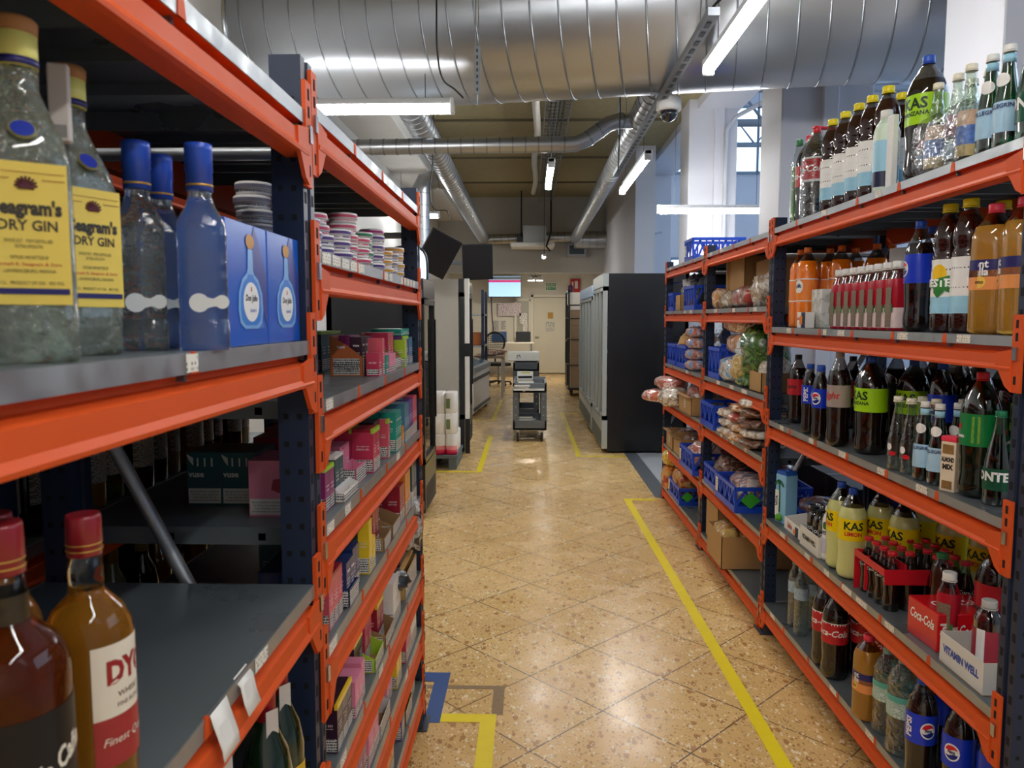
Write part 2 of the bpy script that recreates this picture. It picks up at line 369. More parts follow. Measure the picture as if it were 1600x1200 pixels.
MB().box(-.02, .06, -.004, 0, -.08, .12).box(-.1, -.06, -.004, 0, -.2, .1).build('pictogram', M('pictogram_white', 'f0ece8', .5), hs)
tag(MB().box(1.02, 1.14, 20.3, 20.42, 2.0, 2.38, bev=.03).build('extinguisher', M('extinguisher_blue_red', '5b2c5e', .4, var=.4, vscale=6)), 'dark red and blue device hanging beside the red fire sign', 'extinguisher')

# ------------------------------------------------------------------ lamps
def batten(x, y, z, length, along, label, rot=0, top=None):
    t = thing('led_batten', label, 'lamp', (x, y, z), rot if along == 'x' else rot+PI/2, 'LED batten lamps')
    h = length/2
    MB().box(-h, h, -.035, .035, 0, .045, bev=.008).build('housing', M('lamp_housing', 'c4c7cb', .45), t)
    MB().prism([(-.036, 0), (.036, 0), (.03, -.035), (.012, -.052), (-.012, -.052), (-.03, -.035)], -h+.03, h-.03, 'x').build('diffuser', ledm, t)
    for s in (-1, 1):
        MB().box(min(s*h, s*(h-.03)), max(s*h, s*(h-.03)), -.038, .038, -.054, .047, bev=.008).build('end_cap', M('lamp_end_cap', 'dfe2e4', .5), t)
        MB().tube([(s*h*.7, 0, .045), (s*h*.7, 0, (top or ZC)-z)], .003, 5).build('suspension_wire', M('wire_grey', '44474c', .5), t)
    return t
batten(1.13, 4.15, 3.1, 1.7, 'y', 'long LED batten lamp at the top of the frame crossing the large duct')
batten(1.15, 8.6, 3.1, 2.1, 'y', 'LED batten lamp hanging beside the right-hand slanting duct')
batten(-1.16, 5.2, 2.93, 1.3, 'x', 'LED batten lamp under the large duct above the left rack', top=3.14)
batten(2.11, 8.8, 2.748, 1.32, 'x', 'LED batten lamp seen sideways in front of the white columns')
batten(-1.74, 11.8, 3.1, .7, 'x', 'short LED batten lamp beside the wall end of the left rack', top=3.75)
batten(.22, 8.7, 3.12, 1.4, 'y', 'LED batten lamp under the cable tray in the middle of the ceiling')
batten(.29, 15.7, 2.80, .6, 'y', 'small far LED batten lamp below the ceiling air conditioner')
batten(1.13, -.6, 3.1, 1.7, 'y', 'LED batten lamp behind the viewer in the right row')
batten(-.35, .9, 3.3, 1.7, 'x', 'LED batten lamp over the near aisle behind the viewer')
batten(-1.3, -1.6, 3.0, 1.7, 'y', 'LED batten lamp behind the viewer over the left rack')
sp = thing('spot_lamp', 'pair of small white spot lamps under the bulkhead above the exit sign', 'lamp', (.13, 18.3, 2.45))
for s in (-1, 1):
    MB().lathe([(.03, .09), (.075, .02), (.08, -.04)], 14, (s*.1, 0)).build('spot_head', M('lamp_end_cap', ''), sp)
    MB().lathe([(.07, -.042), (.065, -.05)], 14, (s*.1, 0)).build('bulb', M('spot_bulb', 'fff4de', .4, emit=150), sp)
MB().tube([(0, 0, .05), (0, 0, ZC-2.45)], .006, 5).build('stem', black, sp); MB().box(-.14, .14, -.012, .012, .045, .07).build('mount_bar', black, sp)

# ------------------------------------------------------------------ ducts, trays, ceiling services
bd = thing('spiral_duct', 'huge galvanised spiral duct crossing the ceiling from side to side', 'duct', (0, 5.62, 3.64))
R = Matrix.Rotation(-.16, 4, 'Z') @ Matrix.Rotation(PI/2, 4, 'Y')
MB().lathe([(.55, -2.17), (.55, 3.05)], 64, caps=False, R=R).build('duct_wall', ductm, bd)
pts = []; n = int(5.1/.185*32)
for k in range(n+1):
    a = 2*PI*k/32; pts.append(R @ Vector((.551*math.cos(a), .551*math.sin(a), -2.1+.185*k/32)))
MB().tube(pts, .007, 5).build('spiral_seam', M('duct_seam_zinc', '8e9398', .35, metal=.9), bd)
MB().lathe([(.56, -2.12), (.56, -2.06)], 48, R=R).build('end_collar', steel, bd)
sm = M('small_duct_zinc', 'b3b6ba', .33, metal=.9, var=.12, vscale=6, bump=.15, bscale=8)
def smallduct(label, pts, r, pitch=.16, extra=None):
    t = thing('round_duct', label, 'duct', pts[0]); o = Vector(pts[0]); P = [Vector(p)-o for p in pts]
    rings = MB().tube(P, r, 20)
    for a, b in zip(P, P[1:]):
        L = (b-a).length; d = (b-a)/L if L else Vector((1, 0, 0))
        for k in range(int(L/pitch)): rings.tube([a+d*(k*pitch+.02), a+d*(k*pitch+.034)], r+.004, 20, 1)
    rings.build('duct_wall', [sm, M('duct_seam_zinc', '')], t); return t
smallduct('slanting round duct running away above the right side of the aisle', [(1.02, 6.06, 3.36), (1.02, 17.5, 3.3)], .11)
smallduct('slanting round duct running away above the left side of the aisle', [(-1.05, 6.42, 3.36), (-1.05, 16.9, 3.3)], .125)
smallduct('thin round duct crossing the aisle below the ceiling with a kinked end', [(-1.75, 7.2, 3.1), (.42, 7.2, 3.12), (.52, 7.2, 3.16), (.72, 7.2, 3.3), (.82, 7.2, 3.33), (.98, 7.25, 3.34)], .072, .12)
smallduct('elbow duct dropping down beside the left wall', [(-1.05, 10.4, 3.35), (-1.25, 10.35, 3.38), (-1.42, 10.3, 3.32), (-1.48, 10.3, 3.2), (-1.48, 10.3, 2.0)], .13)
smallduct('short thick duct stub right of the ceiling air conditioner', [(1.0, 17.4, 3.28), (1.75, 17.4, 3.28)], .2)
smallduct('short horizontal duct behind the air conditioner box', [(-1.0, 17.5, 3.3), (1.0, 17.5, 3.36)], .12)
g = thing('air_grille', 'square grey air outlet at the end of the right-hand duct', 'grille', (1.07, 17.62, 3.08))
MB().box(-.22, .22, -.1, .12, -.16, .14).build('grille_box', M('grille_grey', '9a9da0', .5), g)
MB().box(-.17, .17, -.108, -.1, -.11, .09).build('grille_mesh', M('grille_dark', '2f3b44', .5), g)
tray = thing('cable_tray', 'wire cable tray with white insulated pipe running down the ceiling centre', 'tray', (.22, 6.2, 4.0))
t = MB()
for dx in (-.15, 0, .15): t.tube([(dx+.1, 0, -.06), (dx+.1, 9.9, -.06)], .006, 5)
for k in range(66): t.tube([(-.05, k*.15, .0), (-.05, k*.15, -.06), (.25, k*.15, -.06), (.25, k*.15, 0)], .004, 4)
for dx in (-.05, .25): t.tube([(dx, 0, 0), (dx, 9.9, 0)], .006, 5)
t.build('wire_basket', M('tray_zinc', '8b8f93', .4, metal=.6), tray)
MB().tube([(-.14+.02*math.sin(k*1.3), k*.7, -.02+.015*math.sin(k*2.1)) for k in range(14)], .045, 10).build('insulated_pipe', M('pipe_wrap_white', 'dcd9d2', .8), tray)
MB().tube([(.9, -.05, -.12), (.4, 0, -.1), (0, .05, -.08), (-.12, .3, -.05)], .045, 10).build('insulated_pipe', M('pipe_wrap_white', ''), tray)
t = MB()
for k in range(4): t.tube([(.02+.05*k, j*.8, -.04+.01*math.sin(j*1.7+k)) for j in range(12)], .012, 6)
t.build('cable_bundle', black, tray)
ac = thing('ceiling_air_conditioner', 'white ceiling air conditioner unit with grey box hanging before the bulkhead', 'air conditioner', (.05, 16.9, 3.05))
MB().box(-.48, .48, -.4, .4, 0, .1, bev=.03).build('panel', M('ac_panel', 'd9d8d3', .5), ac)
MB().box(-.2, .3, -.35, .35, .1, .45).build('housing', M('ac_box', 'a4a8a8', .5), ac)
MB().box(-.34, -.2, -.3, .1, .1, .25).build('side_box', black, ac)
MB().tube([(-.24, -.3, .2), (-.24, -.3, 1.2)], .015, 6).tube([(.4, -.4, 1.2), (.4, -.4, .3), (.3, -.4, 0), (.38, -.45, -.1)], .02, 6).build('pipe', black, ac)
cm = thing('dome_camera', 'white dome security camera hanging under the large duct', 'camera', (.985, 5.55, 3.02))
MB().lathe([(.03, .06), (.06, .055), (.085, .04), (.088, -.03), (.078, -.045)], 28).build('base', M('camera_white', 'e8e8ea', .4), cm)
MB().lathe([(.062, -.045), (.06, -.075), (.045, -.1), (.02, -.115), (.004, -.118)], 28).build('dome', M('dome_glass', '1a2028', .05, coat=1), cm)
MB().tube([(0, 0, .05), (0, 0, .085)], .02, 8).build('stem', M('camera_white', ''), cm)
rl = thing('strut_rail', 'slotted grey strut rail passing under the large duct beside the dome camera', 'rail', (.93, 4.0, 3.04))
t = MB().box(-.03, .03, 0, 4.4, 0, .04)
for k in range(32): t.box(-.012, .012, .1+k*.13, .17+k*.13, -.002, 0, 1)
t.build('rail', [M('rail_grey', '83888f', .45, metal=.4), M('grille_dark', '')], rl)
MB().tube([(0, .3, .04), (0, .3, ZC-3.04)], .005, 5).build('rod', steel, rl); MB().tube([(0, 4.2, .04), (0, 4.2, ZC-3.04)], .005, 5).build('rod', steel, rl)
def cable(label, pts, r=.006, m=black, name='hanging_cable'):
    o = Vector(pts[0]); P = []
    q = [Vector(p)-o for p in pts]
    for i in range(len(q)-1):
        p0 = q[max(i-1, 0)]; p1 = q[i]; p2 = q[i+1]; p3 = q[min(i+2, len(q)-1)]
        for k in range(5):
            t = k/5; P.append(.5*((2*p1)+(p2-p0)*t+(2*p0-5*p1+4*p2-p3)*t*t+(3*p1-p0-3*p2+p3)*t**3))
    P.append(q[-1]); return tag(MB().tube(P, r, 6).build(name, m, loc=o), label, 'cable')
cable('black cable hanging down from the large duct left of centre', [(-.64, 5.0, 4.25), (-.60, 4.98, 3.6), (-.6, 5.0, 3.25), (-.58, 5.1, 3.08), (-.5, 5.15, 3.02), (-.45, 5.2, 2.98)])
cable('black cable looping down past the left slanting duct', [(-.98, 7.8, 4.2), (-.98, 7.8, 3.2), (-1.02, 7.8, 2.8), (-.98, 7.8, 2.62), (-.85, 7.8, 2.6), (-.83, 7.8, 2.52)])
cable('black cable dropping beside the right slanting duct', [(.74, 6.6, 4.25), (.76, 6.6, 3.3), (.75, 6.6, 2.75)])
cable('black cable curling from the large duct towards the right lamp', [(1.25, 4.6, 4.2), (1.3, 4.5, 3.75), (1.2, 4.5, 3.45), (1.05, 4.6, 3.3), (1.0, 4.7, 3.18)], .008)
hb = thing('perforated_hanger', 'perforated steel hanger strip with wires in front of the large duct', 'hanger', (-.34, 4.98, 3.1))
MB().box(-.02, .02, -.004, .004, -.16, .14).build('strip', M('rail_grey', ''), hb)
MB().tube([(-.01, 0, .14), (.0, 0, 1.1)], .004, 5).tube([(.012, 0, .14), (.0, 0, 1.1)], .004, 5).tube([(0, 0, -.16), (0, 0, -.22)], .006, 5).build('wire', steel, hb)
t = MB()
for k in range(7): t.box(-.006, .006, -.006, -.004, -.14+k*.04, -.12+k*.04)
t.build('hole', M('grille_dark', ''), hb)
tag(MB().tube([(2.0, 13.5, 0), (2.0, 13.5, 2.75), (2.05, 13.45, 2.95), (2.3, 13.4, 3.0)], .02, 8).build('conduit', M('conduit_grey', 'b9bcc4', .4)), 'grey conduit bending at the top beside the far white columns', 'pipe')
tag(MB().tube([(2.5, 9.93, 0), (2.5, 9.93, 3.9), (2.6, 9.9, 4.05), (3.1, 9.6, 4.28)], .028, 8).build('conduit', M('conduit_grey', '')), 'pale conduit climbing the nearer white column behind the sideways lamp', 'pipe')

# ------------------------------------------------------------------ floor marks
def tape(label, pts, w=.055):
    m = MB()
    for (a, b) in zip(pts, pts[1:]):
        a = Vector((*a, 0)); b = Vector((*b, 0)); d = (b-a).normalized(); n = Vector((-d.y, d.x, 0))*w/2; e = d*w/2
        m.prism([tuple((a-e-n).xy), tuple((b+e-n).xy), tuple((b+e+n).xy), tuple((a-e+n).xy)], .0005, .0016+.0002*len(m.v)/8, 'z')
    return tag(m.build('floor_tape', tapey), label, 'tape', 'yellow floor tape')
tape('long yellow tape line beside the right racks', [(1.02, 6.22), (.815, 6.22), (.865, 2.3)])
tape('yellow tape corner by the foot of the left rack', [(-.42, 2.735), (-.155, 2.735), (-.155, 1.6)], .06)
tape('yellow tape corner around the pale fridge and pallet', [(-1.3, 7.33), (-.5, 7.33), (-.5, 9.6)])
tape('yellow tape corner before the black cooler', [(1.25, 8.2), (.54, 8.2), (.52, 11.9), (.75, 11.9)], .05)
tape('yellow tape corner before the chest freezer', [(-1.0, 11.1), (-.55, 11.1), (-.52, 13.8)], .05)
tag(MB().prism([(-.6, 3.02), (-.6, 3.1), (-.335, 3.1), (-.335, 2.7), (-.395, 2.7), (-.395, 3.02)], .0004, .0018, 'z').build('floor_marking', M('blue_floor_marking', '2d4f8e', .4, var=.06)), 'blue painted floor marking at the foot of the left rack', 'marking')
tag(MB().prism([(-.42, 2.96), (-.42, 2.99), (-.1, 2.99), (-.1, 2.76), (-.145, 2.76), (-.145, 2.96)], .0003, .0008, 'z').build('tape_residue', M('tape_residue', '8a6f4c', .5, var=.3, vscale=60)), 'brown residue of removed tape behind the near yellow corner', 'mark')

# ------------------------------------------------------------------ pallet racking
tagm = printed('price_print', 'efe9dc', '55504a', 40, 160, .55)
def rack(name, label, xf, sg, D, posts, bays, tags, ztop=1.97, feet=True):
    root = thing(name, label, 'shelving', (xf, posts[0], 0)); oy = posts[0]
    def X(d0, d1): a, b = sg*d0, sg*d1; return (min(a, b), max(a, b))
    def bx(m, d0, d1, y0, y1, z0, z1, mi=0): m.box(*X(d0, d1), y0-oy, y1-oy, z0, z1, mi)
    for yp in posts:
        for d in (.004, D-.059):
            m = MB()
            P = [(d, -.033), (d, -.01), (d+.006, -.008), (d+.006, .008), (d, .01), (d, .033), (d+.055, .033), (d+.055, -.033)]
            m.prism([(sg*a, b+yp-oy) for a, b in P], .006, ztop, 'z')
            for k in range(int((ztop-.08)/.05)):
                z = .06+k*.05
                if d < .1:
                    for yy in (-.026, .015): bx(m, d-.0006, d+.001, yp+yy, yp+yy+.011, z, z+.02, 1)
                for dd in (.012, .036): bx(m, d+dd, d+dd+.009, yp-.0336, yp-.032, z+.02, z+.03, 1)
            m.build('post', [navy, holeblk], root)
            f = MB().box(*X(d-.02, d+.08), yp-.055-oy, yp+.055-oy, 0, .006); bx(f, d-.004, d+.06, yp-.045, yp-.041, .006, .07); bx(f, d-.004, d+.06, yp+.041, yp+.045, .006, .07)
            f.build('foot_plate', M('foot_grey', '4b5360', .45, metal=.3), root)
        for z in (.14, 1.80): MB().tube([(sg*.05, yp-oy, z), (sg*(D-.05), yp-oy, z)], .012, 6).build('cross_brace', galv, root)
        for (za, zb) in ((.62, 1.42), (.60, .16)): MB().tube([(sg*.05, yp-oy, za), (sg*(D-.05), yp-oy, zb)], .013, 8).build('diagonal_brace', galv, root)
    for (ya, yb, levels, npan) in bays:
        y0, y1 = ya+.034, yb-.034
        for zs in levels:
            sh = MB(); bx(sh, .001, D-.001, y0, y1, zs-.003, zs)
            w = (y1-y0)/npan
            bx(sh, 0, .0025, y0, y1, zs-.024, zs+.0005, 1)
            bx(sh, D-.0025, D, y0, y1, zs-.024, zs+.0005, 1)
            for k in range(npan):
                a, b = y0+k*w, y0+(k+1)*w
                for yy in (a+.001, b-.003):
                    bx(sh, .01, D-.01, yy, yy+.002, zs-.034, zs-.003)
                bx(sh, .06, D-.06, a+w*.33, a+w*.36, zs-.02, zs-.003); bx(sh, .06, D-.06, a+w*.66, a+w*.69, zs-.02, zs-.003)
            for q in (.14, .36):
                bx(sh, D*q*1.6, D*q*1.6+.014, y0-.0002+.001, y0+.0008, zs-.026, zs-.012, 2)
            sh.build('shelf_panel', [shelfgrey, galv, holeblk], root)
            for dd, s2 in ((0, 1), (D, -1)):
                m = MB(); P = [(.004, -.022), (.020, -.024), (.020, -.036), (-.003, -.043), (-.004, -.066), (-.009, -.074), (-.008, -.079), (.0, -.081), (.032, -.081), (.032, -.005), (.004, -.005)]
                m.prism([(sg*(dd+s2*a), z+zs) for a, z in P], y0-oy, y1-oy, 'y')
                if dd == 0:
                    for k in range(1, npan):
                        yy = y0+k*w-oy
                        m.prism([(yy-.009, zs-.024), (yy-.008, zs-.006), (yy-.004, zs+.0015), (yy+.004, zs+.0015), (yy+.008, zs-.006), (yy+.011, zs-.024)], *X(-.0015, .003), 'x')
                m.build('beam', orange, root)
            for yy, s2 in ((ya, 1), (yb, -1)):
                m = MB(); e0, e1 = sorted((yy+s2*.002, yy+s2*.035))
                bx(m, -.004, .003, e0, e1, zs-.13, zs+.05)
                # flared gusset carrying the beam end
                g0 = yy+s2*.03-oy; P = [(g0, zs-.03), (g0, zs-.128), (g0+s2*.02, zs-.118), (g0+s2*.045, zs-.085), (g0+s2*.06, zs-.07), (g0+s2*.06, zs-.04)]
                m.prism(P, *X(-.007, .0), 'x')
                for hz in (.03, .0, -.1): bx(m, -.005, -.0035, (e0+e1)/2-.004, (e0+e1)/2+.004, zs+hz-.011, zs+hz+.008, 1)
                bx(m, -.009, -.004, (e0+e1)/2-.007, (e0+e1)/2+.007, zs-.055, zs-.025, 2)
                m.build('beam_connector', [orange, holeblk, steel], root)
    for (yy, zs, w) in tags:
        MB().box(*X(-.0016, -.0005), yy-w/2-oy, yy+w/2-oy, zs-.022, zs-.001).build('price_tag', tagm, root)
    return root
LA, LB, T1 = 1.36, 2.69, None
lt = [(0.86, 1.47, .03), (1.05, 1.028, .05)]+[(1.45+.075*k, 1.635, .06) for k in range(5)]+[(2.05, 1.635, .045), (2.12, 1.635, .045)]+[(2.3+.06*k, 1.635, .04) for k in range(5)]
lt += [(1.45, 1.355, .05), (1.44, 1.114, .05), (1.58, 1.114, .05), (2.2, 1.114, .05), (1.44, .875, .06), (1.9, .6, .05), (1.5, .6, .05), (2.3, .39, .05)]
rack('pallet_rack', 'orange beamed navy post rack along the left side of the aisle', -.39, -1, .5, (-.55, LA, LB),
     [(-.55, LA, (1.868, 1.47, 1.028, .62, .16), 4), (LA, LB, (1.895, 1.635, 1.355, 1.114, .875, .60, .39, .185), 4)], lt, 1.96)
rt = [(3.3, 1.468, .05), (2.9, 1.468, .03), (2.75, 1.468, .06), (2.3, 1.468, .06), (1.98, 1.468, .06), (3.0, 1.035, .05), (2.7, 1.035, .06), (2.4, 1.035, .05), (2.15, 1.035, .06), (3.35, 1.035, .05),
      (3.3, .565, .06), (3.0, .565, .05), (2.8, .565, .05), (2.62, .565, .08), (2.5, .565, .08), (2.3, .565, .06), (3.4, .154, .06), (2.7, .154, .06), (2.4, .154, .06), (2.95, 1.92, .05), (2.5, 1.92, .04)]
rt += [(4.75, 1.915, .06), (4.5, 1.915, .05), (6.1, 1.915, .05), (4.6, 1.565, .08), (4.2, 1.565, .05), (3.8, 1.565, .06), (5.5, 1.565, .06), (5.3, 1.565, .08), (4.5, 1.14, .08), (4.2, 1.14, .08), (3.95, 1.14, .1), (5.4, 1.14, .06), (4.4, .84, .05), (4.15, .84, .05), (3.9, .84, .05)]
rack('pallet_rack', 'orange beamed navy post rack along the right side of the aisle', 1.12, 1, .54, (1.742, 3.575, 4.90, 6.32),
     [(1.742, 3.575, (1.92, 1.468, 1.035, .565, .154), 6), (3.575, 4.90, (1.915, 1.565, 1.14, .84, .47, .115), 4), (4.90, 6.32, (1.915, 1.565, 1.14, .84, .47, .115), 4)], rt)
rack('pallet_rack', 'navy rack standing back to back behind the left rack', -1.445, 1, .5, (-.2, 1.32, 2.84), [(-.2, 1.32, (1.88, 1.5, 1.08, .67, .16), 3), (1.32, 2.84, (1.88, 1.5, 1.08, .67, .16), 3)], [], 1.96)

# ------------------------------------------------------------------ bottles
cola = M('cola_liquid', '170b08', .06, coat=.6, spec=.7)
pet = clear('clear_plastic', 'eef2f2', .05, .3)
petd = clear('smoky_headspace', 'b9b4b0', .05, .45, bump=.3, bscale=50)
waterm = clear('water_bottle_plastic', 'dcebee', .06, .5, bump=1.0, bscale=70)
ORD = ['first', 'second', 'third', 'fourth', 'fifth', 'sixth', 'seventh', 'eighth', 'ninth', 'tenth', 'eleventh', 'twelfth']
def soda_prof(h, r, neck=.0135):
    """contoured plastic bottle with petal foot"""
    return [(r*.62, 0), (r*.9, .008), (r*.98, h*.06), (r, h*.12), (r*.93, h*.2), (r*.95, h*.3), (r, h*.40), (r*1.0, h*.66), (r*.97, h*.72), (r*.80, h*.80), (r*.52, h*.875), (neck*1.15, h*.925), (neck, h*.935), (neck, h*.965)]
def straight_prof(h, r, neck=.0135, ribs=0):
    P = [(r*.85, 0), (r, .008), (r, h*.06)]
    n = ribs*2
    for k in range(1, n): P.append((r*(1 if k % 2 == 0 else .955), h*(.06+.64*k/n)))
    return P+[(r, h*.70), (r*.97, h*.76), (r*.80, h*.83), (r*.5, h*.89), (neck*1.1, h*.93), (neck, h*.94), (neck, h*.965)]
def bowling_prof(h, r, neck=.013):
    return [(r*.85, 0), (r, .006), (r*.98, h*.1), (r, h*.3), (r*.98, h*.42), (r*.8, h*.58), (r*.55, h*.74), (r*.40, h*.86), (neck, h*.92), (neck, h*.96)]
def can_prof(h, r):
    return [(r*.8, 0), (r, .008), (r, h-.012), (r*.88, h-.002), (r*.88, h)]
def bottle(name, prof, h, mats, bands, cap, labels, fill=.86, caph=None, capr=.0155, seg=28, power=2, sy=1, neckz=None):
    """name, profile, [liquid, headspace], fill fraction, cap material; labels: (z0, z1, material[, a0, a1]); returns root"""
    t = thing(name, 'x', 'bottle')
    fm = [0 if (prof[i][1]+prof[i+1][1])/2 < h*fill else 1 for i in range(len(prof)-1)]
    MB().lathe(prof, seg, mats=fm, power=power, sy=sy).build('bottle_body', mats, t)
    if cap is not None:
        z0 = h*.945; caph = caph or h-z0
        c = MB().lathe([(capr*.98, h-caph), (capr, h-caph+.002), (capr, h-.002), (capr*.93, h)], 24)
        c.lathe([(capr*1.07, h-caph-.004), (capr*1.07, h-caph-.001)], 24)
        c.build('cap', cap, t)
    def rad(z):
        for a, b in zip(prof, prof[1:]):
            if a[1] <= z <= b[1]: return a[0]+(b[0]-a[0])*((z-a[1])/max(1e-6, b[1]-a[1]))
        return prof[-1][0]
    for lb in labels:
        z0, z1, m = lb[:3]; a0, a1 = (lb[3], lb[4]) if len(lb) > 3 else (0, 2*PI)
        full = len(lb) <= 3; n = 32 if full else 16; zs = [z0+(z1-z0)*k/6 for k in range(7)]; L = MB(); vs = []
        for z in zs:
            for k in range(n+(0 if full else 1)):
                a = a0+(a1-a0)*k/n; rr = rad(z)+.0008; ca, sa = math.cos(a), math.sin(a); pw = power
                q = 1 if pw == 2 else 1/((abs(ca)**pw+abs(sa)**pw)**(1/pw)); vs.append((rr*ca*q, rr*sa*q*sy, z))
        w = n if full else n+1
        fs = [(i*w+k, i*w+(k+1) % w, (i+1)*w+(k+1) % w, (i+1)*w+k) for i in range(6) for k in range(n)]
        L.add(vs, fs, 0, True); L.build('label_band', m, t, fix=False)
    t['rad'] = 0; del t['rad']
    return t
def place(root, spots, labels, group=None, cat=None):
    """first spot takes the prototype, the rest are copies; spots: (x, y, z, rz[, scale])"""
    out = []
    for i, s_ in enumerate(spots):
        lab = labels[i] if isinstance(labels, (list, tuple)) else labels
        sc = s_[4] if len(s_) > 4 else 1
        if i == 0:
            root.location = s_[:3]; root.rotation_euler = (0, 0, s_[3]); o = root; root.scale = (sc, sc, sc)
        else: o = cp(root, s_[:3], s_[3], sc=(sc, sc, sc))
        o['label'] = lab
        if group: o['group'] = group
        if cat: o['category'] = cat
        out.append(o)
    return out
def capm(n, c): return M('cap_'+n, c, .35)
redl = M('label_red', 'c01f2b', .35); bluel = M('label_blue', '1638c4', .3); greenl = M('label_lime', 'a4d80c', .35); whitel = M('label_white', 'f1f0ee', .4)
M('leaf_green', '2f7d35', .4); M('lemon_yellow', 'f4c51c', .4); M('logo_red', 'd5202e', .35); M('logo_navy', '122a8c', .35); M('ink_black', '181818', .4)
FR = -PI/2          # direction a bottle's own front points to
RZ = -PI/2+.35      # right rack goods turned to the aisle and a little to the viewer
T, L2, L3, L4, L5 = 1.9205, 1.4685, 1.0355, .5655, .1545

def decal(parent, name, m, x0, x1, lo, hi, R0, n=14):
    """printed shape wrapped round a bottle, between the curves lo(x) and hi(x)"""
    L = MB(); vs = []
    for k in range(n+1):
        x = x0+(x1-x0)*k/n
        for z in (lo(x), hi(x)): vs.append((R0*math.cos(FR+x/R0), R0*math.sin(FR+x/R0), z))
    return L.add(vs, [(2*k, 2*k+2, 2*k+3, 2*k+1) for k in range(n)], 0, True).build(name, m, parent, fix=False)
def disc(parent, name, m, cx0, cz, rx, rz_, R0, n=20, off=0):
    f = lambda x: rz_*math.sqrt(max(0, 1-((x-cx0)/rx)**2))
    return decal(parent, name, m, cx0-rx, cx0+rx, lambda x: cz-f(x), lambda x: cz+f(x), R0+off, n)
# red label cola, 2 l
def cola2(labm, h=.335, r=.047, cap=None, cols='x', txt='Coca-Cola', tm=None):
    t = bottle('cola_bottle', soda_prof(h, r), h, [cola, petd], 1, cap, [(h*.42, h*.65, labm)], fill=.78, capr=.0155)
    if txt: text(txt, h*.1, tm or whitel, t, 'label_lettering', loc=(0, 0, h*.54), bend=(r+.0016, FR), shear=.3, bold=.02)
    return t
ck = cola2(redl, h=.385, r=.055, cap=capm('red', 'd2202f'))
MB().box(-.012, .012, -.016, .2, .377, .389, bev=.004).build('carry_handle', capm('red', ''), ck)
MB().lathe([(.0562, .155), (.0562, .165)], 28).lathe([(.0562, .248), (.0562, .256)], 28).build('white_band', whitel, ck)
place(ck, [(1.20, 3.27, T, -PI/2+.3)], ['large red labelled cola bottle with red carry handle standing on the top shelf'])
tag(MB().lathe([(.06, .0), (.061, .2), (.06, .26), (.035, .34), (.02, .36)], 20, caps=False).build('shrink_wrap', clear('wrap_film', 'f4f6f6', .12, .25, bump=1.5, bscale=25), ck), 'clear wrap')
ck2 = cola2(redl, h=.385, r=.055, cap=capm('red', '')); place(ck2, [(1.225, 3.42, T, -1.2)], ['red labelled cola bottle right behind the one with the carry handle on the top shelf'])
gb = bottle('green_drink_bottle', straight_prof(.385, .034, ribs=7), .385, [clear('green_tea_liquid', '9cc46a', .08, .5, bump=.6, bscale=60), pet], 1, capm('green', '2f7a4a'), [(.06, .2, clear('green_film_label', '7cc050', .2, .4))], fill=.7)
place(gb, [(1.21, 3.50, T, 0), (1.30, 3.515, T, .5)], ['ribbed yellow green drink bottle at the far end of the top shelf beside the cola', 'ribbed green drink bottle standing behind the one at the far end of the top shelf'])
# iced tea with yellow caps, shaded white-blue label
nst = M('label_pale_blue', '9fd3ec', .35)
def icetea(h=.372, r=.042, detail=False):
    prof = [(r*.85, 0), (r, .008), (r, h*.14)]+[(r*(1 if k % 2 else .96), h*(.16+.4*k/11)) for k in range(12)]+[(r*.98, h*.6), (r*.86, h*.64), (r*.98, h*.68), (r*.98, h*.74), (r*.9, h*.8), (r*.6, h*.88), (.0165, h*.925), (.0165, h*.965)]
    t = bottle('iced_tea_bottle', prof, h, [M('iced_tea', '2a0d08', .07, coat=.6), petd], 1, capm('yellow', 'f0dc1e'), [(h*.28, h*.57, whitel), (h*.15, h*.28, nst)], fill=.86, capr=.0195)
    if detail:
        R0 = r+.0022
        disc(t, 'lemon_picture', M('lemon_yellow', 'f4c51c', .4), 0, h*.455, .022, .027, R0)
        text('NESTEA', .03, M('ink_white_edge', 'ffffff', .4), t, 'label_lettering', loc=(0, 0, h*.385), bend=(R0+.001, FR), bold=.04)
        decal(t, 'leaf_picture', M('leaf_green', ''), -.026, .03, lambda x: h*.385-.012-.5*max(0, x), lambda x: h*.385+.014+.25*x, R0+.0005)
        decal(t, 'leaf_picture', M('leaf_green', ''), -.014, .016, lambda x: h*.27+abs(x)*1.1, lambda x: h*.36, R0+.0004)
    return t
it = icetea()
ys = [3.10, 2.99, 2.88, 2.78, 2.67]
place(it, [(1.20+.004*i, y, T, 0) for i, y in enumerate(ys)]+[(1.3, 2.62, T, 0), (1.3, 2.75, T, 0), (1.3, 2.86, T, 0)],
      ['yellow capped dark iced tea bottle, %s from the far end, top shelf front row' % ORD[i] for i in range(5)]+['yellow capped iced tea bottle in the back row nearest the camera on the top shelf']*1+['yellow capped iced tea bottle hidden in the back row, middle one', 'yellow capped iced tea bottle hidden in the back row, farthest one'], 'iced tea bottles on the top right shelf')
al = bottle('aloe_drink_bottle', straight_prof(.27, .036), .27, [M('aloe_pale', 'cfe0cf', .25, coat=.3), pet], 1, capm('white', 'eeeeea'), [(.02, .07, M('label_navy', '141c44', .35)), (.07, .17, nst), (.17, .225, M('aloe_label_top', 'd7ead6', .3))], fill=1, capr=.019, caph=.022, power=2.6)
MB().add([(.0372*math.cos(a), .0372*math.sin(a), z) for a, z in ((-2.0, .10), (-1.75, .10), (-1.75, .15), (-2.0, .15))], [(0, 1, 2, 3)]).build('fruit_picture', M('orange_fruit', 'f08a1c', .4), al, fix=False)
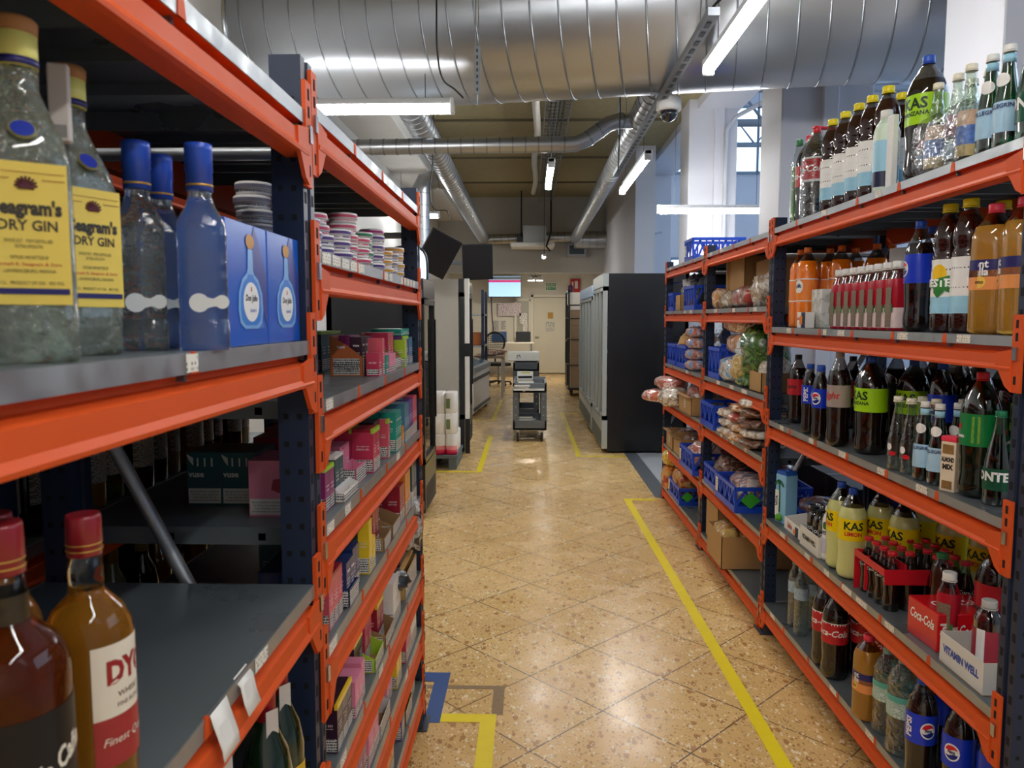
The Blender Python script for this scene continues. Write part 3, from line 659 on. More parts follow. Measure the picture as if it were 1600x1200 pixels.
place(al, [(1.175, 2.585, T, -.4)], ['white capped aloe drink bottle with pale blue and navy label on the top shelf'])
tag(MB().box(1.152, 1.172, 2.49, 2.53, T, T+.235, bev=.003).build('drink_carton', M('label_white', '')), 'narrow white drink carton beside the lime labelled bottle on the top shelf', 'carton')
def kas(lab, liq, h=.335, r=.052, cap='blue'):
    t = bottle('soft_drink_bottle', soda_prof(h, r), h, [liq, petd], 1, capm('blue', '2450b8'), [(h*.44, h*.68, lab)], fill=.80)
    text('KAS', h*.12, M('ink_dark_green', '14301c', .4), t, 'label_lettering', loc=(0, 0, h*.60), bend=(r+.0016, FR), bold=.03)
    return t
kg = kas(greenl, cola)
text('MANZANA', .016, M('ink_dark_green', ''), kg, 'label_lettering', loc=(0, 0, .176), bend=(.0537, FR), bold=.03)
place(kg, [(1.19, 2.36, T, -1.1, 1.1), (1.196, 2.66, L3, -1.3, 1.02), (1.25, 2.80, L3, -1.9), (1.32, 2.62, L3, -1), (1.45, 2.2, L3, -1.2), (1.5, 2.0, L3, -1.2)],
      ['lime labelled brown soft drink bottle with blue cap towering on the top shelf', 'largest lime labelled soft drink bottle at the front of the cola shelf', 'lime labelled soft drink bottle partly hidden behind the light cola', 'lime labelled soft drink bottle behind the largest one', 'lime labelled bottle in the back row behind the green glass bottles', 'lime labelled bottle in the back row behind the red capped green bottle'])
# wrapped pack of small clear juice bottles and glass water bottles at the near end of the top shelf
cb = bottle('flavoured_water_bottle', bowling_prof(.262, .030), .262, [clear('pale_bottle', 'dfeadf', .06, .5, bump=.8, bscale=60), pet], 1, capm('cream', 'ece6d0'), [(.05, .1, M('label_floral_blue', '5d7fc4', .4, var=.6, vscale=120)), (.1, .14, M('label_blush', 'd9b79b', .4, var=.3, vscale=100)), (.02, .05, M('label_straw', 'c8b27c', .4, var=.3, vscale=100))], fill=1, capr=.0145)
cw = bottle('flavoured_water_bottle', bowling_prof(.262, .030), .262, [clear('pale_bottle', ''), pet], 1, capm('cream', ''), [(.09, .15, M('label_plum', '7c4a5c', .4, var=.3, vscale=80)), (.03, .07, M('label_grey_blue', '9db4c8', .4, var=.4, vscale=90))], fill=1, capr=.0145)
place(cb, [(1.175, 2.268, T, 0), (1.175, 2.105, T, 0)], ['clear bottle with floral blue label, the farther of the two on the top shelf', 'clear bottle with floral blue label, the nearer of the two on the top shelf'], 'clear flavoured water bottles on the top shelf')
place(cw, [(1.175, 2.34, T, 0), (1.185, 2.185, T, 0), (1.25, 2.23, T, 0), (1.25, 2.15, T, 0)], ['clear bottle with plum label next to the lime labelled bottle', 'clear bottle with plum label between the two floral blue ones', 'clear bottle with plum label in the second row, farther one', 'clear bottle with plum label in the second row, nearer one'], 'clear flavoured water bottles on the top shelf')
tag(MB().box(1.14, 1.28, 2.08, 2.375, T+.001, T+.17, bev=.02).build('shrink_wrap', clear('wrap_film', '')), 'crinkled clear wrap around the clear bottles near the end of the top shelf', 'wrap')
greenglass = clear('green_glass', '3f8f6a', .05, .5)
sw = bottle('glass_water_bottle', bowling_prof(.258, .031), .258, [greenglass, greenglass], 1, capm('white', ''), [(.045, .12, M('label_sky', 'a9cfe8', .4, var=.1, vscale=60))], fill=1, capr=.0145)
disc(sw, 'oval_label', M('label_white', ''), 0, .172, .018, .016, .0265)
nk = MB().lathe([(.0148, .215), (.0145, .235)], 16).build('neck_label', M('label_pale_blue', ''), sw)
text('S.PELLEGRINO', .014, M('ink_navy', '2a3c6c', .4), sw, 'label_lettering', loc=(0, 0, .108), bend=(.0325, FR), bold=.03)
place(sw, [(1.18, 2.02, T, -.9), (1.18, 1.95, T, -1.1), (1.157, 2.221, L3, -1.0, .9), (1.164, 2.155, L3, -.9, .9), (1.23, 2.18, L3, -1, .9), (1.23, 2.10, L3, -1, .9)],
      ['green glass water bottle with blue label at top shelf near end, farther one', 'green glass water bottle with blue label at top shelf near end, nearer one',
       'green glass water bottle with oval white label, farther of two on cola shelf', 'green glass water bottle with oval white label, beside the red lidded shaker',
       'green glass water bottle behind the front two on the cola shelf, farther one', 'green glass water bottle behind the front two on the cola shelf, nearer one'], 'green glass water bottles')
def fonter(h=.28, r=.04):
    t = bottle('sparkling_water_bottle', bowling_prof(h, r, .015), h, [clear('green_tint_plastic', '4d9a80', .05, .5), clear('pale_green_plastic', 'b9dccc', .05, .4)], 1, capm('teal_green', '1e7a55'), [(h*.17, h*.40, M('label_bottle_green', '0f5138', .35))], fill=.75, capr=.0155)
    text('FONTER', h*.13, whitel, t, 'label_lettering', loc=(0, 0, h*.31), bend=(r+.002, FR), bold=.04); return t
place(fonter(), [(1.20, 1.868, T, -1.15, 1.08), (1.193, 1.925, L3, -.95, .86)], ['green sparkling water bottle at the very near end of the top shelf', 'green sparkling water bottle at the near end of the cola shelf by the post'], 'green sparkling water bottles')

# second shelf: orange soda, aloe, cola, iced tea, juice water
osoda = M('orange_soda', 'f07c0a', .12, coat=.6, spec=.6)
ob = bottle('orange_soda_bottle', straight_prof(.342, .045, ribs=0), .342, [osoda, petd], 1, capm('orange', 'e56f1e'), [(.115, .205, M('label_orange_print', 'f28a3c', .35, var=.08, vscale=50))], fill=.84)
R0 = .0462
disc(ob, 'round_logo', whitel, 0, .175, .022, .028, R0); disc(ob, 'fruit_picture', M('orange_fruit', ''), 0, .135, .014, .014, R0)
text('pik', .022, M('ink_navy', ''), ob, 'label_lettering', loc=(0, 0, .178), bend=(R0+.001, FR), bold=.05)
MB().lathe([(.0463, .204), (.0463, .209)], 28).lathe([(.0463, .112), (.0463, .117)], 28).build('white_band', whitel, ob)
place(ob, [(1.19, 3.30, L2, -1.15), (1.20, 3.41, L2, -2.3), (1.30, 3.34, L2, 0), (1.30, 3.22, L2, 1), (1.40, 3.32, L2, 2), (1.41, 3.14, L2, 3), (1.50, 3.2, L2, 2)],
      ['orange soda bottle with round white logo at the front of its shelf', 'orange soda bottle at the far end of the front row by the navy post'] + ['orange soda bottle in the row behind, %s one' % w for w in ('farthest', 'middle', 'rear hidden', 'nearest', 'rearmost')], 'orange soda bottles')
mk = MB().box(-.026, .026, -.026, .026, 0, .16, bev=.004).build('milk_carton', patches('milk_print', ['e6e6e3', 'dcdcd8', 'b4b9b0', 'e8e8e4'], 9, .4, 0, 0))
for i, (y, lab) in enumerate(((3.20, 'grey and white carton standing between orange soda and white capped bottles, farther one'), (3.145, 'grey and white carton standing between orange soda and white capped bottles, nearer one'))):
    o = mk if i == 0 else mk.copy()
    if i: COL.objects.link(o)
    o.location = (1.21, y, L2); tag(o, lab, 'carton', 'grey and white cartons')
bx = thing('snack_box', 'small flat white box with orange picture lying before the cartons', 'box', (1.15, 3.19, L2), -PI/2)
MB().box(-.045, .045, -.02, .02, 0, .066, bev=.002).build('box_body', whitel, bx)
MB().box(.005, .046, -.021, -.019, 0.001, .065).build('dark_panel', M('label_navy', ''), bx); MB().box(-.01, .02, -.022, -.02, .015, .05).build('fruit_picture', M('orange_fruit', ''), bx)
text('Look', .022, M('ink_red', 'c8322a', .4), bx, 'label_lettering', loc=(-.026, -.0205, .04), bold=.04)
def aloebottle():
    t = bottle('fruit_drink_bottle', [(.024, 0), (.0285, .004), (.0285, .15), (.027, .168), (.018, .19), (.017, .205)], .225, [M('aloe_label_red', 'b3162c', .35), clear('pink_plastic', 'e0b0b0', .06, .4)], 1, capm('white', ''), [(.01, .075, M('label_white_pink', 'efd6d4', .35, var=.1, vscale=60))], fill=.76, capr=.0185, caph=.021, power=3)
    MB().box(-.018, .018, -.0305, -.0292, .012, .14).build('text_panel', printed('nutrition_brown', '8c7a66', '4a3a30', 60, 240, .5), t)
    MB().box(-.026, -.018, -.0302, -.029, .06, .085).box(.018, .026, -.0302, -.029, .06, .085).build('leaf_picture', M('leaf_green', ''), t)
    return t
place(aloebottle(), [(1.19, 2.95-.066*i, L2, -PI/2) for i in range(8)]+[(1.195, 2.12, L4+.001, -.9), ]+[(1.252, 2.92-.066*i, L2, -PI/2) for i in range(7)],
      ['white capped red fruit drink bottle, %s from the far end of the front row' % ORD[i] for i in range(8)]+['single white capped red fruit drink bottle beside the red mini can box']+['white capped red fruit drink bottle, %s from the far end of the second row' % ORD[i] for i in range(7)], 'white capped red fruit drink bottles')
yb = thing('plant_drink_box', 'white carton box lettered YO with dark picture and lime top behind the white caps', 'box', (1.42, 2.82, L2), -1.2)
MB().box(-.09, .09, -.05, .05, 0, .30, bev=.003).build('box_body', M('box_offwhite', 'dcdcd6', .5), yb); MB().box(-.0, .091, -.051, .051, .24, .302).build('lime_top', greenl, yb)
text('YO', .07, M('ink_black', '181818', .4), yb, 'label_lettering', loc=(-.04, -.0515, .22), bold=.05); MB().box(-.01, .07, -.0525, -.05, .12, .17).build('dark_picture', M('ink_black', ''), yb)
def pepsi(h=.335, r=.041, fill=.8):
    t = bottle('cola_bottle', soda_prof(h, r), h, [cola, petd], 1, capm('blue', ''), [(h*.44, h*.70, bluel)], fill=fill)
    for nm, m, dz, rz_, half in (('logo_white', whitel, 0, .021, 0), ):
        disc(t, nm, m, 0, h*.57, .021, .024, r+.0012)
    R1 = r+.0018
    f = lambda x: .0195*math.sqrt(max(0, 1-(x/.0175)**2)); w = lambda x: .003*math.sin(x*180)
    decal(t, 'logo_red', M('logo_red', ''), -.0175, .0175, lambda x: min(h*.57+.0065+w(x), h*.57+f(x)), lambda x: h*.57+f(x), R1)
    decal(t, 'logo_blue', M('logo_navy', ''), -.0175, .0175, lambda x: h*.57-f(x), lambda x: max(h*.57-.0065+w(x), h*.57-f(x)), R1)
    text('PEPSI', .0085, M('ink_navy', ''), t, 'label_lettering', loc=(0, 0, h*.57), bend=(r+.0022, FR), bold=.06)
    text('PEPSI', .026, whitel, t, 'side_lettering', loc=(0, 0, 0), bend=None, bold=.04, rot=(0, 0, 0))
    o = t.children[-1]
    for v in o.data.vertices:
        x, y = v.co.x, v.co.y; a = FR-1.25-y/R1; v.co = (R1*math.cos(a), R1*math.sin(a), h*.57+x)
    return t
place(pepsi(), [(1.19, 2.36, L2, -1.75), (1.29, 2.33, L2, -.2), (1.30, 2.50, L2, 2), (1.31, 2.42, L3, -1.0), (1.13, 2.11, L5, -.05), (1.17, 1.99, L5, -.95), (1.21, 1.895, L5, .9), (1.24, 2.22, L5, 2)],
      ['blue labelled cola bottle with round logo standing before the iced teas', 'blue labelled cola bottle right behind the one before the iced teas', 'blue labelled cola bottle hidden behind the white capped drinks', 'blue labelled cola bottle peeping out behind the clear glass water bottles',
       'blue labelled cola bottle with vertical lettering on the lowest shelf', 'blue labelled cola bottle with round logo on the lowest shelf', 'blue labelled cola bottle nearest the post on the lowest shelf', 'blue labelled cola bottle in the second row of the lowest shelf'], 'blue labelled cola bottles')
place(pepsi(.288, .031, .84), [(1.15, 3.115, L3, .4), (1.133, 2.955, L3, -1.0), (1.16, 3.03, L3, 2.5)],
      ['small blue labelled cola bottle seen from its side, farthest of its three', 'small blue labelled cola bottle with round logo, nearest of its three', 'small blue labelled cola bottle squeezed between two others'], 'small blue labelled cola bottles')
nd = icetea(.362, .041, True)
place(nd, [(1.19, 2.20, L2, -1.05), (1.19, 2.10, L2, .6), (1.30, 2.14, L2, 0)], ['iced tea bottle with lemon picture label facing the aisle', 'iced tea bottle showing the plain side of its label beside the lemon one', 'iced tea bottle with dull yellow cap in the second row'], 'iced tea bottles on the second right shelf')
jw = M('juice_water', 'c98f32', .1, trans=.45, coat=.5)
def fontvella(h=.333, r=.05):
    t = bottle('juice_water_bottle', straight_prof(h, r, .0165, ribs=0), h, [jw, clear('amber_headspace', 'd8b070', .05, .4)], 1, capm('coral', 'ee3d56'), [(h*.34, h*.49, M('label_apricot', 'ee9a56', .35)), (h*.44, h*.57, M('label_indigo', '2b2766', .35))], fill=.84, capr=.0185, caph=.02, power=2.5)
    R1 = r+.0016
    text('Font', .027, whitel, t, 'label_lettering', loc=(0, 0, h*.535), bend=(R1, FR-.25), bold=.03); text('Vella', .027, whitel, t, 'label_lettering', loc=(0, 0, h*.475), bend=(R1, FR-.25), bold=.03)
    disc(t, 'sun_picture', M('label_sun', 'f4c95c', .4), -.012, h*.40, .02, .016, R1); text('zumo', .014, M('ink_brown', '5a3418', .4), t, 'label_lettering', loc=(0, 0, h*.40), bend=(R1+.0008, FR-.25), bold=.04)
    MB().add([(R1*math.cos(FR+a), R1*math.sin(FR+a), z) for a, z in ((.35, h*.45), (.6, h*.45), (.6, h*.56), (.35, h*.56))], [(0, 1, 2, 3)]).build('barcode_panel', printed('barcode_pink', 'd8c4c0', '5a4a50', 200, 5, .45), t, fix=False)
    return t
place(fontvella(), [(1.195, 1.995, L2, -1.0), (1.20, 1.885, L2, -1.9), (1.15, 2.50, L5, -1.3, .87)], ['amber juice water bottle with coral cap, farther of the two on the second shelf', 'amber juice water bottle with coral cap next to the near post on the second shelf', 'slim amber juice water bottle with red cap on the lowest shelf'], 'amber juice water bottles')

# third shelf: zero and light cola, clear glass water, shaker, green bottle, back row
cz = cola2(redl, .31, .044, capm('black', '141414'), txt='Zero', tm=M('ink_black', ''))
place(cz, [(1.215, 3.44, L3, -1.2), (1.40, 3.3, L3, 1)], ['red labelled black cola bottle standing alone at the far end of the cola shelf', 'red labelled black cola bottle in the shade behind the small blue ones'])
cl = cola2(M('label_taupe', 'a3948e', .4), .352, .041, capm('grey', '9c9894'), txt='light', tm=M('ink_red', ''))
place(cl, [(1.146, 2.815, L3, -1.1)], ['grey labelled light cola bottle between blue and lime labelled bottles'])
db = cola2(M('label_black', '1a1a1c', .4), .345, .045, capm('navy', '18264e'), txt=None)
place(db, [(1.42+.02*(i % 2), 2.95-.135*i, L3, 0) for i in range(8)]+[(1.54, 2.9-.14*i, L3, 0) for i in range(7)], ['dark cola bottle in the back row of the cola shelf, %s from the far end' % ORD[i] for i in range(8)]+['dark cola bottle in the rearmost row of the cola shelf, %s from the far end' % ORD[i] for i in range(7)], 'dark cola bottles in the back of the cola shelf')
cg = bottle('glass_water_bottle', bowling_prof(.232, .0265), .232, [clear('clear_glass', 'dcebe4', .04, .5, bump=.4, bscale=60), clear('clear_glass', '')], 1, capm('cream', ''), [(.045, .095, clear('printed_glass', 'b9b5a6', .3, .4))], fill=1, capr=.0145)
disc(cg, 'round_label', whitel, -.004, .075, .010, .011, .0282); disc(cg, 'red_badge', M('logo_red', ''), .008, .055, .011, .007, .0284)
place(cg, [(1.151, 2.37, L3, -1.2), (1.158, 2.305, L3, -1.1), (1.22, 2.36, L3, 0), (1.225, 2.29, L3, 0), (1.3, 2.28, L3, 0)], ['clear glass water bottle with cream cap at the front edge, farther of two', 'clear glass water bottle with cream cap at the front edge, nearer of two', 'clear glass water bottle in the second row, farther one', 'clear glass water bottle in the second row, nearer one', 'clear glass water bottle in the third row'], 'clear glass water bottles')
sh = thing('snack_shaker', 'cream carton shaker with red lid and dark lettering at the shelf edge', 'carton', (1.16, 2.075, L3), -1.15)
MB().box(-.022, .022, -.018, .018, 0, .138, bev=.002).build('carton_body', M('cream_carton', 'ead8bd', .5), sh); MB().box(-.023, .023, -.019, .019, .138, .153, bev=.003).build('lid', capm('coral', ''), sh)
text('ALMOND', .017, M('ink_black', ''), sh, 'label_lettering', loc=(0, -.0186, .088), bold=.06, width=.038); text('MIX', .019, M('ink_black', ''), sh, 'label_lettering', loc=(0, -.0186, .068), bold=.06, width=.032)
MB().box(-.016, .016, -.0192, -.018, .105, .13).box(-.015, .015, -.0192, -.018, .008, .03).build('picture', M('nut_picture', '8f6a3c', .5, var=.5, vscale=90), sh)
greenpet = clear('green_plastic', '2e8a50', .05, .5)
gr = bottle('green_soda_bottle', soda_prof(.333, .048), .333, [M('dark_green_liquid', '10180c', .07, coat=.6), greenpet], 1, capm('red', ''), [(.14, .225, M('label_deep_green', '0f7a3c', .35))], fill=.70)
MB().add([(.0495*math.cos(FR+a), .0495*math.sin(FR+a), z) for a, z in ((.2, .148), (.62, .148), (.62, .218), (.2, .218))], [(0, 1, 2, 3)]).build('text_panel', printed('yellow_green_print', '3a8c30', 'b9c43c', 120, 300, .5), gr, fix=False)
disc(gr, 'flower_picture', M('logo_red', ''), -.03, .19, .008, .008, .0495); text('seven', .014, whitel, gr, 'label_lettering', loc=(0, 0, .165), bend=(.0497, FR-.5), bold=.04)
place(gr, [(1.194, 2.012, L3, -1.15), (1.26, 1.90, L3, -1)], ['large green soda bottle with red cap on the cola shelf', 'large green soda bottle half hidden behind the sparkling water by the post'])

# fourth shelf
coco = thing('drink_carton', 'tall light blue carton with palm tree picture and green coconut by the post', 'carton', (1.19, 3.47, L4), -1.25)
MB().box(-.037, .037, -.032, .032, 0, .225, bev=.003).build('carton_body', M('coconut_sky', '8cc4ea', .35), coco)
MB().prism([(-.037, .225), (.037, .225), (.03, .242), (-.03, .242)], -.03, .03, 'y').build('carton_top', M('coconut_blue', '2a5fc0', .35), coco); MB().lathe([(.011, .236), (.011, .25)], 14, (.012, 0)).build('screw_cap', capm('blue', ''), coco)
t = MB().box(-.0375, -.01, -.0335, -.032, .03, .15); t.build('white_panel', whitel, coco)
t = MB()
for a in (.1, .7, 1.3, 1.9, 2.5, 3.1, 3.6, -.4): t.tube([(-.008, -.0335, .185), (-.008+.02*math.cos(a), -.034, .187+.014*math.sin(a)), (-.008+.032*math.cos(a), -.034, .182+.012*math.sin(a)-.006)], .0035, 5, flat=.3)
t.tube([(-.008, -.034, .185), (-.004, -.034, .12), (-.006, -.034, .05)], .003, 5); t.build('palm_picture', M('palm_green', '1e6e4c', .4), coco)
MB().lathe([(.0, -.02), (.018, -.012), (.022, 0), (.016, .014), (.0, .02)], 16, (-.004, -.030), R=Matrix.Translation((0, 0, .024))).build('coconut_picture', M('coconut_green', '5fa82c', .4), coco)
text('VITA', .022, M('ink_navy', ''), coco, 'label_lettering', loc=(-.024, -.0345, .10), rot=(PI/2, -PI/2, 0), bold=.05)
def traybox(name, label, loc, rz, w, d, h, m, inner=cardb, low=None, cat='box'):
    """open-topped cardboard tray with real wall thickness"""
    t = thing(name, label, cat, loc, rz); lf = low or h; k = .003
    MB().box(-w/2, w/2, -d/2, d/2, 0, k).build('tray_bottom', inner, t)
    MB().box(-w/2, w/2, -d/2, -d/2+k, k, lf).build('front_wall', m, t)
    MB().box(-w/2, w/2, d/2-k, d/2, k, h).build('back_wall', m, t)
    for s in (-1, 1):
        x0, x1 = sorted((s*w/2, s*(w/2-k))); MB().prism([(-d/2+k, k), (d/2-k, k), (d/2-k, h), (-d/2+k, lf)], x0, x1, 'x').build('side_wall', m, t)
    return t
rb = traybox('display_tray', 'open white tray with red print holding slim dark cans beside the coconut carton', (1.215, 3.27, L4), -PI/2, .20, .13, .075, whitel, low=.055)
text('LaLa', .03, M('ink_red', ''), rb, 'label_lettering', loc=(-.03, -.066, .03), bold=.05, shear=.2); MB().box(.04, .075, -.0665, -.065, .004, .045).build('picture', M('label_navy', ''), rb); MB().box(.02, .045, -.067, -.065, .01, .03).build('fruit_picture', M('orange_fruit', ''), rb)
slim = bottle('slim_can', can_prof(.145, .0185), .145, [M('can_brown_chrome', '6b4a40', .25, metal=.6), steel], 1, None, [], fill=.95, seg=20)
place(slim, [(1.25, 3.23, L4+.004, 0), (1.25, 3.19, L4+.004, 0), (1.21, 3.205, L4+.004, 0)], ['slim brown can in the white tray, rear left', 'slim brown can in the white tray, rear right', 'slim brown can in the white tray, front one'], 'slim brown cans', 'can')
vb = traybox('display_tray', 'white tray with black lettering full of black capped grey bottles', (1.21, 3.03, L4), -PI/2, .20, .15, .085, M('box_offwhite', ''), low=.085)
text('VITAMIN WELL', .026, M('ink_black', ''), vb, 'label_lettering', loc=(0, -.0757, .045), bold=.05, width=.15)
gbt = bottle('vitamin_drink_bottle', straight_prof(.165, .028, .014), .165, [clear('grey_drink', '8e959c', .05, .5), pet], 1, capm('black', ''), [(.05, .1, M('label_black_white', '2a2a2c', .35, var=.3, vscale=80))], fill=.8, capr=.0165, caph=.017)
text('NOC CO', .016, whitel, gbt, 'label_lettering', loc=(0, 0, .08), bend=(.0293, FR), bold=.05)
place(gbt, [(1.18+.058*j, 3.095-.061*i, L4+.004, -PI/2) for j in range(2) for i in range(3)], ['black capped grey bottle in the white tray, %s row, %s' % (a, b) for a in ('front', 'back') for b in ('farthest', 'middle', 'nearest')], 'black capped grey bottles')
wb = bottle('oat_drink_bottle', straight_prof(.215, .024), .215, [whitel, whitel], 1, capm('white', ''), [(.03, .09, M('label_cream_blue', 'c9c9dc', .4, var=.3, vscale=70))], fill=1)
disc(wb, 'leaf_picture', M('leaf_green', ''), 0, .14, .012, .015, .0252); text('VITA', .02, M('ink_navy', ''), wb, 'label_lettering', loc=(0, 0, .11), bend=(.0254, FR), bold=.04)
place(wb, [(1.17, 2.92, L4, -1.0)], ['narrow white bottle with green leaf before the yellow labelled lemonade'])
lemon = M('lemon_drink', 'cfd28a', .15, coat=.5)
yl = M('label_yellow', 'f2d400', .35)
kl = kas(yl, lemon, .33, .049)
text('LIMON', .02, M('logo_red', ''), kl, 'label_lettering', loc=(0, 0, .17), bend=(.0507, FR), bold=.04)
place(kl, [(1.178, 2.835, L4, -1.6), (1.175, 2.725, L4, -.3), (1.285, 2.74, L4, -1), (1.30, 2.6, L4, -1.2), (1.42, 2.7, L4, -1.3), (1.42, 2.52, L4, -1), (1.45, 2.38, L4, -1.2), (1.5, 2.22, L4, -1)],
      ['yellow labelled lemonade bottle at the shelf edge, farther one', 'yellow labelled lemonade bottle at the shelf edge beside the red multipack']+['yellow labelled lemonade bottle in the rows behind, %s' % s for s in ('directly behind the edge pair', 'behind the glass cola bottles', 'farthest of the rear row', 'second of the rear row', 'third of the rear row', 'nearest of the rear row')], 'yellow labelled lemonade bottles')
sixm = M('carrier_red', 'd31f2e', .35)
six = thing('cola_carrier', 'red carrier card lettered in white around small glass cola bottles', 'carrier', (1.21, 2.50, L4), -PI/2)
MB().box(-.035, -.032, -.07, .07, .02, .14).build('side_panel', sixm, six)
MB().box(-.115, -.1125, -.07, .09, .0, .14).build('end_panel', sixm, six); MB().box(.11, .1125, -.07, .09, .09, .14).build('end_panel', sixm, six)
MB().box(-.112, .11, -.002, .0, .09, .155).build('centre_panel', sixm, six)
MB().box(-.112, .11, -.072, -.070, .118, .142).build('front_strap', sixm, six)
tx = text('Coca-Cola', .034, whitel, six, 'label_lettering', loc=(-.1155, .0, .08), rot=(PI/2, 0, -PI/2), bold=.02, shear=.3, width=.12)
gc = bottle('glass_cola_bottle', [(.024, 0), (.026, .004), (.0255, .03), (.023, .06), (.0265, .09), (.0255, .115), (.015, .15), (.011, .175), (.0115, .186)], .192, [cola, clear('clear_glass', '')], 1, capm('red', ''), [], fill=.8, capr=.0145, caph=.008)
text('Coca-Cola', .016, whitel, gc, 'label_lettering', loc=(0, 0, .1), bend=(.0275, FR), shear=.3)
sp_ = [(1.175+.056*j, 2.585-.057*i, L4, -PI/2-.3) for i in range(4) for j in range(2)]+[(1.30+.056*j, 2.56-.06*i, L4, 0) for i in range(5) for j in range(2)]
place(gc, sp_, ['small glass cola bottle in the red carrier, %s pair, %s' % (ORD[i], b) for i in range(4) for b in ('front', 'back')]+['small glass cola bottle standing behind the red carrier, %s pair, %s' % (ORD[i], b) for i in range(5) for b in ('left', 'right')], 'small glass cola bottles')
mb_ = thing('can_multipack', 'glossy red box of mini cola cans with white lettering', 'box', (1.205, 2.16, L4), .05)
MB().box(-.055, .13, -.065, .09, 0, .112, bev=.003).build('box_body', M('box_red', 'd5101c', .22, coat=.5), mb_)
text('Coca-Cola', .052, whitel, mb_, 'front_lettering', loc=(.055, -.0658, .06), shear=.3, bold=.01, width=.1); text('mini', .036, whitel, mb_, 'front_lettering', loc=(-.035, -.0658, .055), rot=(PI/2, -PI/2, 0), bold=.05)
text('Coca-Cola', .04, whitel, mb_, 'side_lettering', loc=(-.0558, .015, .07), rot=(PI/2, 0, -PI/2), shear=.3, bold=.02, width=.12); text('Coca-Cola', .045, whitel, mb_, 'top_lettering', loc=(.04, .015, .1128), rot=(0, 0, 0), shear=.3, bold=.02, width=.14)
pk = bottle('vitamin_drink_bottle', straight_prof(.20, .036, .0165), .20, [clear('rose_drink', 'c86a72', .06, .55), clear('rose_headspace', 'd8b8ba', .05, .4)], 1, capm('silver', 'b9b9b6'), [(.02, .125, M('label_rose', 'a83848', .35)), (.018, .127, whitel, -2.9, -2.3), (.018, .127, printed('vitamin_print', 'e4dedc', '8c3844', 60, 260, .5), -1.2, .3)], fill=.8, capr=.0185, caph=.02)
place(pk, [(1.215, 1.965, L4+.004, 0)], ['rose coloured vitamin drink bottle with silver cap by the near post'])
vt = traybox('display_tray', 'white tray lettered VITAMIN WELL in blue at the near end of the low shelf', (1.215, 1.945, L4), -PI/2, .20, .16, .085, M('box_offwhite', ''), low=.085)
text('VITAMIN WELL', .028, M('ink_blue', '2c4fae', .4), vt, 'label_lettering', loc=(0, -.0808, .045), bold=.05, width=.165)
place(cola2(redl, .30, .05, capm('red', ''), txt=None), [(1.33, 2.13, L4, 0), (1.36, 2.0, L4, 0), (1.45, 1.95, L4, 0), (1.44, 2.12, L4, 0)], ['large red labelled cola bottle behind the mini can box', 'large red labelled cola bottle behind the rose drink', 'large red labelled cola bottle in the rear by the near post', 'large red labelled cola bottle rearmost behind the mini can box'], 'large cola bottles behind the mini can box')
place(bottle('tea_bottle', straight_prof(.225, .03), .225, [M('brown_tea', '3a1d0e', .1, coat=.5), petd], 1, capm('green', ''), [], fill=.85), [(1.27, 2.30, L4, 0)], ['brown tea bottle with green cap behind the mini can box'])

# lowest shelf
wt = bottle('water_bottle', straight_prof(.30, .030, ribs=8), .30, [waterm, waterm], 1, capm('ice_blue', '9fb8c8'), [(.16, .21, M('label_grey_blue', ''))], fill=1)
place(wt, [(1.17, 3.26, L5, 0), (1.165, 3.17, L5, 0), (1.24, 3.22, L5, 0), (1.24, 3.12, L5, 0)], ['ribbed clear water bottle at the far end of the lowest shelf', 'ribbed clear water bottle second from the far end of the lowest shelf', 'ribbed clear water bottle in the second row, farther one', 'ribbed clear water bottle in the second row, nearer one'], 'ribbed clear water bottles')
c5 = cola2(redl, .337, .047, capm('red', ''), txt='Coca-Cola')
MB().lathe([(.0478, .213), (.0478, .221)], 28).build('white_band', whitel, c5)
h5 = place(c5, [(1.105+.05, 2.79, L5, -.9), (1.16, 2.90, L5, -1), (1.265, 2.79, L5, -.8), (1.265, 2.90, L5, 0), (1.29, 2.68, L5, 0)], ['red labelled cola bottle with red carry handle at the edge of the lowest shelf', 'red labelled cola bottle sharing the handle, farther one on the lowest shelf', 'red labelled cola bottle in the second row of the lowest shelf', 'red labelled cola bottle in the second row, farther one on the lowest shelf', 'red labelled cola bottle behind the slim amber bottle'], 'wrapped cola bottles on the lowest shelf')
tag(MB().box(1.14, 1.17, 2.775, 2.915, L5+.338, L5+.352, bev=.004).build('carry_handle', capm('red', '')), 'red plastic carry handle bridging two cola bottles on the lowest shelf', 'handle')
def aqua(h=.31, r=.045):
    t = bottle('mineral_water_bottle', straight_prof(h, r, .015, ribs=5), h, [waterm, waterm], 1, capm('aqua', '8fc4b8'), [(h*.40, h*.56, printed('aqua_print', 'cfe0d8', '7fa89c', 60, 200, .45)), (h*.56, h*.62, M('label_aqua', '5fb5a4', .3))], fill=1); return t
place(aqua(), [(1.172, 2.41, L5, 0, .92), (1.165, 2.29, L5, 0), (1.28, 2.5, L5, 0), (1.27, 2.36, L5, 0)], ['clear mineral water bottle with pale label beside the slim amber bottle', 'largest clear mineral water bottle with aqua label on the lowest shelf', 'clear mineral water bottle in the second row, farther one', 'clear mineral water bottle in the second row, nearer one'], 'mineral water bottles')
gl = bottle('green_soda_bottle', soda_prof(.32, .045), .32, [greenpet, greenpet], 1, capm('green', ''), [], fill=1)
place(gl, [(1.38, 2.25, L5, 0), (1.38, 2.12, L5, 0), (1.4, 1.98, L5, 0)], ['green bottle in the back of the lowest shelf, farthest', 'green bottle in the back of the lowest shelf, middle', 'green bottle in the back of the lowest shelf, nearest'], 'green bottles in the back of the lowest shelf')
